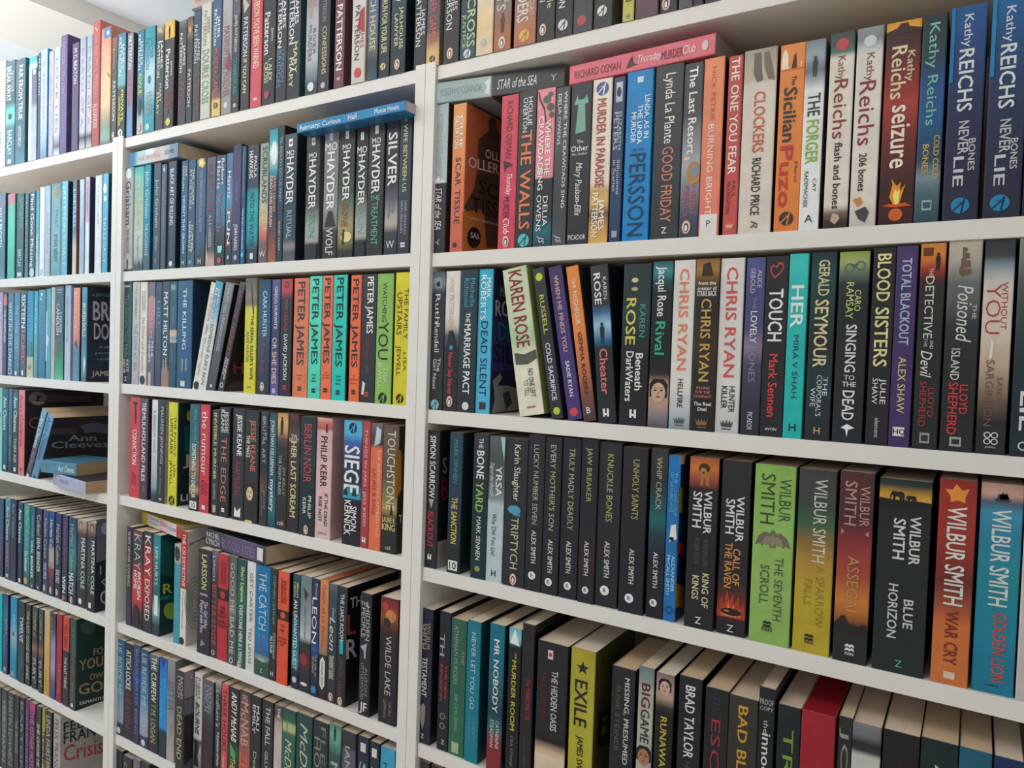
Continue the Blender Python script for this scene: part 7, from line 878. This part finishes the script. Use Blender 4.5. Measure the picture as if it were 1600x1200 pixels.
ART = json.loads(r'''{"1":[["P","#c8823c",[[-2.0,57.5],[90.3,70.9],[91.1,16.4],[-0.3,2.0]]],["P","#57473f",[[54.9,201.6],[65.8,209.8],[75.2,208.7],[78.3,195.6],[86.6,190.2],[96.6,21.1],[61.0,14.6],[51.2,67.5],[37.9,67.5],[9.2,59.6],[-0.2,62.7],[23.4,94.3],[32.4,128.4],[30.2,167.4],[47.2,179.4],[57.1,187.2]]],["T",[50.4,146.5],[88.1,148.9],[49.7,159.3],"#e8e0d8","OLL"],["T",[8.3,122.7],[87.8,129.9],[7.5,137.5],"#ece4dc","OLLER"],["T",[35.8,90.7],[86.8,90.2],[34.6,112.3],"#2c2426","SC"],["T",[18.8,61.4],[89.3,64.2],[17.6,82.8],"#2c2426","TISS"],["T",[17.3,49.3],[89.0,52.5],[17.1,52.5],"#ddd","EVERY BATTLE LE"],["P","#2a2224",[[44.6,27.3],[43.2,20.3],[38.6,14.3],[31.8,10.3],[24.2,9.1],[17.3,11.1],[12.3,15.6],[10.3,21.9],[11.6,28.7],[16.0,34.7],[22.6,38.8],[30.2,40.1],[37.3,38.3],[42.5,33.7]]],["T",[18.7,23.2],[40.3,24.1],[18.3,31.0],"#d8d0c8","SAS"]],"27":[["P","#34326c",[[1.9,134.0],[51.9,139.7],[70.1,60.6],[2.2,60.2]]],["T",[18.4,166.8],[37.3,167.1],[17.6,180.2],"#9ca0b0","MA"],["T",[7.8,137.8],[45.4,139.2],[6.5,160.1],"#b8b8c8","RO"],["T",[17.9,104.6],[54.1,103.7],[16.5,129.4],"#1f6c80","DE"],["T",[5.4,73.7],[60.5,71.1],[4.0,98.4],"#101c38","SIL"],["P","#8c8684",[[6.2,46.8],[24.8,58.1],[30.3,51.2],[19.7,39.9],[49.3,39.5],[72.6,34.6],[77.3,3.5],[5.6,1.3],[12.5,21.8]]],["P","#3c3a44",[[32.9,28.2],[49.8,32.5],[59.7,13.6],[42.8,4.8]]]],"49":[["T",[9.0,141.0],[20.2,139.7],[7.9,163.8],"#8a8c90","S"],["T",[8.8,101.5],[23.9,98.8],[7.2,134.6],"#8c2428","B"],["P","#a8a098",[[2.0,40.0],[26.8,40.5],[27.3,-3.5],[1.5,0.4]]]],"61":[["P","#c4c8bc",[[-6.2,203.0],[15.0,202.2],[12.7,191.6],[-4.9,192.2]]],["P","#a89c3c",[[-5.2,165.0],[10.4,163.0],[11.3,131.5],[-3.1,134.9]]],["P","#b04434",[[-3.6,98.1],[23.2,91.7],[22.5,79.6],[-1.8,82.9]]],["P","#c8903c",[[-3.4,49.0],[27.4,37.9],[28.2,13.0],[-1.2,17.9]]]],"79":[["P","#1f2418",[[15.5,120.3],[56.2,111.1],[54.2,63.5],[13.7,74.0]]],["P","#6c6828",[[25.1,110.2],[45.5,104.7],[44.1,98.4],[27.7,102.7]]],["P","#6c6828",[[24.3,97.7],[42.6,92.4],[41.6,80.9],[27.4,83.5]]],["P","#6c6828",[[2.9,202.7],[4.9,202.1],[15.3,169.2],[15.4,139.5],[12.9,140.4],[12.3,170.2]]],["P","#6c6828",[[11.7,199.9],[13.7,199.2],[25.3,165.7],[24.4,136.1],[21.9,137.1],[22.3,166.7]]],["P","#6c6828",[[20.7,197.0],[22.7,196.4],[35.5,162.2],[33.6,132.7],[31.0,133.7],[32.4,163.2]]],["P","#6c6828",[[29.8,194.1],[31.8,193.4],[45.9,158.6],[42.9,129.2],[40.3,130.2],[42.8,159.6]]]],"132":[["T",[13.2,39.9],[35.3,38.8],[8.3,60.9],"#8c3c40","H"],["P","#4c4038",[[2.4,7.0],[17.0,23.4],[37.8,25.6],[41.9,2.7]]]],"149":[["P","#a8a040",[[33.4,174.4],[32.8,169.7],[30.8,166.0],[27.8,164.0],[24.4,164.2],[21.4,166.4],[19.2,170.3],[18.4,175.1],[19.0,179.8],[21.0,183.5],[24.0,185.5],[27.3,185.4],[30.4,183.1],[32.6,179.2]]],["T",[12.2,79.6],[26.5,78.1],[11.7,100.4],"#b4b498","J"],["P","#1f5c60",[[14.9,153.3],[23.4,155.4],[24.5,103.1],[15.9,103.9]]],["T",[9.4,9.8],[25.1,8.3],[9.1,22.3],"#ddd","LI"]],"165":[["P","#b87c30",[[-5.5,164.4],[6.5,158.5],[9.4,91.7],[-4.4,86.3]]],["P","#2c2420",[[1.0,90.4],[9.1,99.2],[11.2,49.4],[-1.1,51.4]]],["T",[5.3,47.9],[12.1,46.8],[4.8,60.3],"#ddd","T"]],"169":[["P","#1f5450",[[1.0,190.7],[25.5,180.5],[26.8,113.2],[2.3,124.4]]],["T",[7.5,83.1],[27.5,80.9],[7.1,103.1],"#c0c040","R"],["P","#98a840",[[40.4,40.9],[39.0,33.7],[34.7,28.8],[28.5,27.2],[21.5,29.2],[15.2,34.3],[10.7,41.5],[9.1,49.4],[10.4,56.5],[14.6,61.4],[20.8,63.1],[27.8,61.3],[34.2,56.3],[38.7,49.0]]],["P","#2c6c68",[[1.7,80.4],[27.6,76.6],[27.7,69.6],[1.9,72.1]]]],"171":[["T",[5.2,193.8],[44.1,202.6],[5.1,199.1],"#333","jeremy"],["R","#7c7870",[[25.9,77.3],[25.8,73.9],[25.2,71.0],[24.3,68.5],[23.0,66.8],[21.5,65.9],[19.9,65.9],[18.2,66.8],[16.7,68.5],[15.3,70.9],[14.3,73.9],[13.6,77.2],[13.3,80.6],[13.4,83.9],[14.0,86.9],[14.9,89.3],[16.2,91.1],[17.7,92.0],[19.3,92.0],[20.9,91.1],[22.5,89.5],[23.9,87.0],[24.9,84.1],[25.6,80.7]],[[24.7,77.6],[24.6,74.5],[24.1,71.8],[23.4,69.5],[22.4,67.9],[21.2,67.0],[19.8,67.0],[18.5,67.7],[17.3,69.3],[16.2,71.4],[15.3,74.1],[14.7,77.1],[14.5,80.3],[14.6,83.3],[15.0,86.1],[15.8,88.3],[16.8,90.0],[18.0,90.8],[19.3,90.9],[20.6,90.2],[21.9,88.7],[23.0,86.5],[23.9,83.8],[24.5,80.8]]],["R","#7c7870",[[29.3,76.4],[29.0,71.1],[28.2,66.4],[26.7,62.5],[24.8,59.7],[22.5,58.3],[20.0,58.2],[17.5,59.6],[15.2,62.3],[13.1,66.2],[11.5,70.8],[10.4,76.0],[10.0,81.5],[10.2,86.7],[11.1,91.4],[12.5,95.3],[14.4,98.1],[16.7,99.5],[19.1,99.6],[21.6,98.3],[24.0,95.6],[26.1,91.8],[27.7,87.1],[28.8,81.9]],[[28.0,76.7],[27.9,71.7],[27.1,67.2],[25.9,63.5],[24.2,60.8],[22.2,59.4],[20.0,59.3],[17.8,60.6],[15.7,63.1],[13.9,66.7],[12.5,71.1],[11.6,76.0],[11.2,81.1],[11.4,86.1],[12.1,90.6],[13.3,94.3],[15.0,97.0],[17.0,98.4],[19.1,98.5],[21.3,97.3],[23.4,94.8],[25.2,91.3],[26.7,86.9],[27.6,81.9]]],["R","#7c7870",[[32.6,75.5],[32.3,68.3],[31.2,61.7],[29.2,56.4],[26.6,52.6],[23.5,50.6],[20.2,50.6],[16.8,52.5],[13.7,56.2],[10.9,61.4],[8.8,67.8],[7.3,74.9],[6.7,82.3],[7.0,89.5],[8.2,95.9],[10.1,101.2],[12.6,105.0],[15.6,107.1],[19.0,107.2],[22.3,105.4],[25.5,101.8],[28.3,96.7],[30.5,90.2],[32.0,83.0]],[[31.4,75.9],[31.1,68.9],[30.1,62.6],[28.3,57.4],[26.0,53.7],[23.2,51.8],[20.2,51.7],[17.1,53.5],[14.2,57.0],[11.7,61.9],[9.8,68.1],[8.5,74.9],[7.9,82.0],[8.2,88.9],[9.2,95.1],[10.9,100.2],[13.2,103.9],[16.0,106.0],[19.0,106.1],[22.0,104.5],[24.9,101.0],[27.5,96.1],[29.5,90.0],[30.8,83.1]]],["R","#7c7870",[[36.0,74.7],[35.6,65.4],[34.2,57.1],[31.7,50.3],[28.4,45.5],[24.6,43.0],[20.4,43.0],[16.1,45.4],[12.2,50.1],[8.7,56.7],[6.0,64.8],[4.2,73.8],[3.5,83.2],[3.8,92.2],[5.3,100.4],[7.6,107.1],[10.8,112.0],[14.6,114.6],[18.8,114.8],[23.0,112.6],[27.0,108.0],[30.6,101.5],[33.4,93.3],[35.2,84.2]],[[34.8,75.0],[34.4,66.0],[33.1,57.9],[30.8,51.3],[27.8,46.6],[24.2,44.2],[20.3,44.1],[16.4,46.4],[12.7,50.8],[9.5,57.2],[7.0,65.0],[5.4,73.8],[4.7,82.9],[5.0,91.7],[6.3,99.6],[8.5,106.2],[11.4,110.9],[15.0,113.5],[18.8,113.7],[22.7,111.6],[26.5,107.2],[29.7,100.9],[32.3,93.1],[34.0,84.2]]],["R","#7c7870",[[39.4,73.8],[38.9,62.5],[37.2,52.4],[34.2,44.2],[30.3,38.4],[25.6,35.4],[20.5,35.3],[15.4,38.3],[10.7,44.0],[6.5,52.0],[3.3,61.8],[1.1,72.7],[0.3,84.0],[0.7,95.0],[2.4,104.9],[5.2,113.0],[9.1,118.9],[13.6,122.1],[18.6,122.4],[23.7,119.8],[28.6,114.3],[32.8,106.3],[36.2,96.4],[38.4,85.3]],[[38.1,74.1],[37.7,63.1],[36.1,53.3],[33.3,45.2],[29.6,39.5],[25.2,36.5],[20.5,36.4],[15.7,39.2],[11.2,44.7],[7.3,52.5],[4.3,62.0],[2.3,72.7],[1.4,83.7],[1.8,94.4],[3.4,104.1],[6.1,112.1],[9.7,117.9],[14.0,121.0],[18.7,121.3],[23.4,118.8],[28.0,113.5],[32.0,105.8],[35.1,96.2],[37.2,85.4]]],["R","#7c7870",[[42.7,72.9],[42.3,59.7],[40.2,47.8],[36.7,38.1],[32.1,31.2],[26.6,27.7],[20.7,27.7],[14.8,31.2],[9.2,37.8],[4.3,47.3],[0.6,58.8],[-1.9,71.6],[-3.0,84.9],[-2.5,97.7],[-0.5,109.3],[2.8,118.9],[7.3,125.9],[12.6,129.7],[18.5,130.0],[24.4,126.9],[30.1,120.5],[35.1,111.2],[39.0,99.6],[41.6,86.5]],[[41.5,73.2],[41.1,60.3],[39.1,48.6],[35.8,39.1],[31.4,32.4],[26.3,28.9],[20.7,28.8],[15.0,32.1],[9.7,38.6],[5.2,47.8],[1.6,59.0],[-0.8,71.6],[-1.8,84.6],[-1.3,97.2],[0.5,108.5],[3.7,118.0],[7.9,124.8],[12.9,128.5],[18.5,128.9],[24.1,125.9],[29.5,119.7],[34.2,110.6],[38.0,99.3],[40.5,86.5]]]],"186":[["T",[7.4,159.7],[33.2,158.5],[6.8,176.5],"#c8c8c8","TH"],["T",[2.4,118.1],[21.8,115.1],[1.2,150.3],"#a8483c","L"],["T",[1.2,78.8],[26.0,75.7],[0.1,109.7],"#c4c4c4","R"],["T",[13.2,-1.5],[32.1,-4.5],[12.9,7.0],"#3a3c42","SI"]],"196":[["P","#8c8890",[[-0.4,201.1],[19.7,197.1],[20.7,149.9],[0.6,150.7]]],["P","#6c6878",[[0.7,148.4],[20.8,145.4],[21.4,118.1],[2.0,120.0]]],["P","#a8a49c",[[18.9,186.6],[18.6,185.3],[17.8,184.5],[16.7,184.3],[15.3,184.8],[14.1,185.8],[13.3,187.2],[13.0,188.6],[13.2,189.9],[14.0,190.7],[15.2,190.9],[16.5,190.5],[17.7,189.4],[18.6,188.1]]],["P","#26262c",[[1.3,116.9],[21.5,114.6],[23.3,31.2],[2.8,22.3]]]],"303":[["T",[12.9,134.0],[49.3,134.7],[12.3,174.1],"#b4aab8","BR"],["T",[15.8,92.7],[48.3,92.9],[15.3,127.2],"#b4aab8","DO"],["T",[10.3,185.4],[48.5,187.3],[10.3,190.9],"#6c8c98","A JEFFERS"],["T",[28.8,73.5],[48.6,74.1],[28.7,79.3],"#7c8c98","It tak"],["T",[18.2,60.4],[48.8,61.7],[18.1,66.2],"#7c8c98","genius t"],["T",[22.2,47.8],[49.1,48.7],[22.2,53.6],"#7c8c98","a psych"],["T",[12.0,12.9],[51.3,13.4],[11.9,24.0],"#b0a8ac","JAME"]],"308":[["P","#5c3c3a",[[7.0,194.2],[152.2,184.6],[152.5,170.4],[7.2,174.1]]],["P","#6c6660",[[48.3,181.9],[46.4,174.6],[41.1,168.9],[33.3,165.9],[24.7,166.2],[17.0,169.7],[11.6,175.6],[9.6,182.9],[11.4,190.0],[16.7,195.7],[24.3,198.8],[32.9,198.6],[40.7,195.2],[46.2,189.3]]],["T",[16.1,169.6],[40.8,169.3],[16.0,175.1],"#a8a8a8","TV VERA"],["P","#24242a",[[24.0,190.1],[39.4,187.2],[30.0,179.8],[36.0,174.6],[23.0,176.2],[27.6,183.7]]],["R","#8c5c60",[[39.4,123.4],[39.0,120.0],[37.6,116.9],[35.2,114.3],[32.2,112.3],[28.7,111.2],[24.9,111.0],[21.2,111.7],[17.7,113.2],[14.6,115.5],[12.3,118.3],[10.8,121.5],[10.3,125.0],[10.8,128.3],[12.2,131.4],[14.4,134.0],[17.4,136.0],[20.9,137.1],[24.6,137.4],[28.4,136.8],[31.9,135.3],[35.0,133.0],[37.4,130.2],[38.9,126.9]],[[36.6,123.6],[36.2,120.9],[35.1,118.5],[33.2,116.5],[30.8,115.1],[27.9,114.2],[24.9,114.0],[21.9,114.6],[19.0,115.7],[16.6,117.5],[14.7,119.7],[13.5,122.2],[13.1,124.8],[13.5,127.4],[14.6,129.8],[16.4,131.8],[18.8,133.3],[21.6,134.1],[24.7,134.3],[27.7,133.9],[30.6,132.7],[33.0,131.0],[34.9,128.7],[36.2,126.2]]]],"322":[["P","#5c5c68",[[1.9,200.3],[23.5,199.3],[24.9,111.1],[3.3,108.0]]],["P","#8c98a4",[[33.8,175.9],[32.9,169.9],[29.9,165.5],[25.7,163.6],[20.9,164.5],[16.6,168.0],[13.6,173.4],[12.5,179.6],[13.4,185.5],[16.3,189.8],[20.5,191.8],[25.2,191.0],[29.6,187.6],[32.7,182.2]]],["P","#8c989c",[[10.5,98.9],[13.5,99.5],[13.8,80.4],[10.8,80.5]]],["P","#8c989c",[[13.5,64.6],[26.0,72.4],[26.1,68.6],[17.3,63.0],[26.4,51.9],[26.4,48.0]]],["R","#a0a8ac",[[33.7,25.6],[33.4,22.0],[32.4,18.9],[30.7,16.4],[28.5,14.7],[25.9,14.0],[23.1,14.2],[20.4,15.4],[17.8,17.5],[15.5,20.3],[13.8,23.7],[12.7,27.4],[12.3,31.1],[12.6,34.6],[13.6,37.8],[15.2,40.3],[17.4,41.9],[19.9,42.7],[22.7,42.5],[25.5,41.3],[28.1,39.3],[30.4,36.5],[32.1,33.1],[33.3,29.4]],[[30.1,26.5],[29.9,23.9],[29.2,21.5],[28.1,19.6],[26.6,18.3],[24.9,17.7],[23.1,17.8],[21.2,18.7],[19.5,20.2],[18.0,22.2],[16.8,24.7],[16.1,27.4],[15.8,30.2],[16.0,32.8],[16.7,35.2],[17.8,37.1],[19.2,38.4],[20.9,39.0],[22.8,38.9],[24.6,38.1],[26.4,36.6],[27.9,34.6],[29.0,32.1],[29.8,29.3]]]],"334":[["P","#34504c",[[41.8,173.8],[40.3,167.2],[36.0,162.9],[29.7,161.6],[22.7,163.7],[16.4,168.7],[12.0,175.5],[10.4,183.0],[11.8,189.5],[16.0,193.8],[22.2,195.2],[29.2,193.2],[35.6,188.3],[40.1,181.4]]],["T",[38.4,112.3],[60.2,109.7],[38.2,127.6],"#a08468","FO"],["T",[7.9,87.2],[60.6,82.2],[7.6,109.9],"#a08468","YOU"],["T",[30.3,58.6],[61.0,54.6],[30.1,72.1],"#a08468","OW"],["T",[7.1,33.4],[61.5,24.3],[6.7,56.9],"#a08468","GO"],["T",[9.0,9.9],[61.8,4.2],[8.9,17.3],"#c8ccc4","SAMANTH"]],"345":[["T",[7.7,165.2],[52.3,159.0],[7.4,186.6],"#2c2c30","FEL"],["T",[8.0,137.6],[80.1,128.1],[7.7,162.5],"#2c2c30","FRAN"],["T",[8.6,96.1],[98.4,79.2],[8.1,132.4],"#a84c48","Crisis"]],"349":[["P","#4c3c38",[[1.3,145.9],[60.2,144.8],[59.4,127.6],[4.4,131.7]]],["P","#5c5470",[[63.8,150.3],[91.6,157.2],[129.1,149.1],[136.0,121.9],[103.2,130.2],[81.1,128.9]]],["T",[46.5,110.8],[113.0,105.8],[42.8,126.9],"#8890a0","Ann"],["T",[12.7,93.8],[146.7,84.8],[8.8,111.7],"#7c8694","Cleeves"]]}''')
GROUP = {'R': 'near', 'M': 'middle', 'L': 'far'}
LV = ['', 'top', 'second', 'third', 'fourth', 'fifth', 'sixth']
PAGES = ['#ecd8c0', '#eedcc6', '#e8d0b4', '#f0e4d2', '#e2c8a6']
rest = []
for idx, line in enumerate([l for l in TABLE.strip().split('\n')]):
    geo, cols, opt, items, label = line.split('|')
    g = geo.split()
    X, Y, Z, w, h = [float(q) / 1e3 for q in g[:5]]
    mode, sh, stuff = g[5], g[6], g[7] == '1'
    rnd = random.Random(idx * 7 + 3)
    o_ = dict(q.split(':') for q in opt.split()) if opt else {}
    st = stops(cols)
    side = rgb(o_['s']) if 's' in o_ else mixc(st[0][1], st[-1][1], .5)
    if 's' not in o_: side = tuple(q * .85 for q in side)
    pcol = rgb(o_['p']) if 'p' in o_ else rgb(rnd.choice(PAGES))
    d = min(max(h * .64, .105), .15)
    if mode[0] == 'F': d = min(d, .118)
    Mx = Matrix.Translation((X, Y, Z))
    if mode[0] == 'L':
        Mx = Mx @ Matrix.Rotation(math.radians(float(mode[1:])), 4, 'Y')
    elif mode[0] == 'F':
        ang = math.radians(float(mode[1:]))
        B = Matrix(((0, 0, -1, 0), (0, 1, 0, 0), (1, 0, 0, 0), (0, 0, 0, 1)))   # X->Z, Z->-X
        Mx = Mx @ Matrix.Rotation(ang, 4, 'Z') @ Matrix.Translation((h, 0, 0)) @ B
    if 'd' in o_: d = float(o_['d']) / 1e3
    spn, cov = cover_geom(w, h, d, st, side, rnd)
    pag = page_geom(w, h, d, pcol, rnd)
    lp, pp = Print(), Print()
    spine_items(items, w, h, lp, pp)
    joined(spn, lp); joined(spn, pp)
    if str(idx) in ART:
        lp = Print()
        cover_art(ART[str(idx)], w, lp, lp)
        joined(cov, lp)
    if stuff:
        rest.append((Mx, spn, cov, pag))
        continue
    e = bpy.data.objects.new('paperback_book', None)
    C.objects.link(e)
    e.empty_display_size = 0.01
    e.matrix_world = Mx
    e['label'] = label
    e['category'] = 'book'
    lv = int(sh[1])
    e['group'] = ('books on top of the %s bookcase' % GROUP[sh[0]]) if lv == 0 else 'books on the %s shelf of the %s bookcase' % (LV[lv], GROUP[sh[0]])
    obj('spine', mesh_from('spine', *spn), e, (M_COVER,))
    obj('cover', mesh_from('cover', *cov), e, (M_COVER,))
    obj('page_block', mesh_from('page_block', *pag), e, (M_PAGE,))
if rest:
    v, f, c = [], [], []
    for Mx, *geoms in rest:
        for vv, ff, cc in geoms:
            b = len(v)
            v += [tuple(Mx @ Vector(q)) for q in vv]
            f += [tuple(i + b for i in q) for q in ff]
            c += list(cc)
    me = mesh_from('remaining_paperbacks', v, f, c)
    o = obj('remaining_paperbacks', me, None, (M_COVER,))
    o['kind'] = 'stuff'
    o['label'] = 'slivers of further paperbacks at the edges of the shelves'
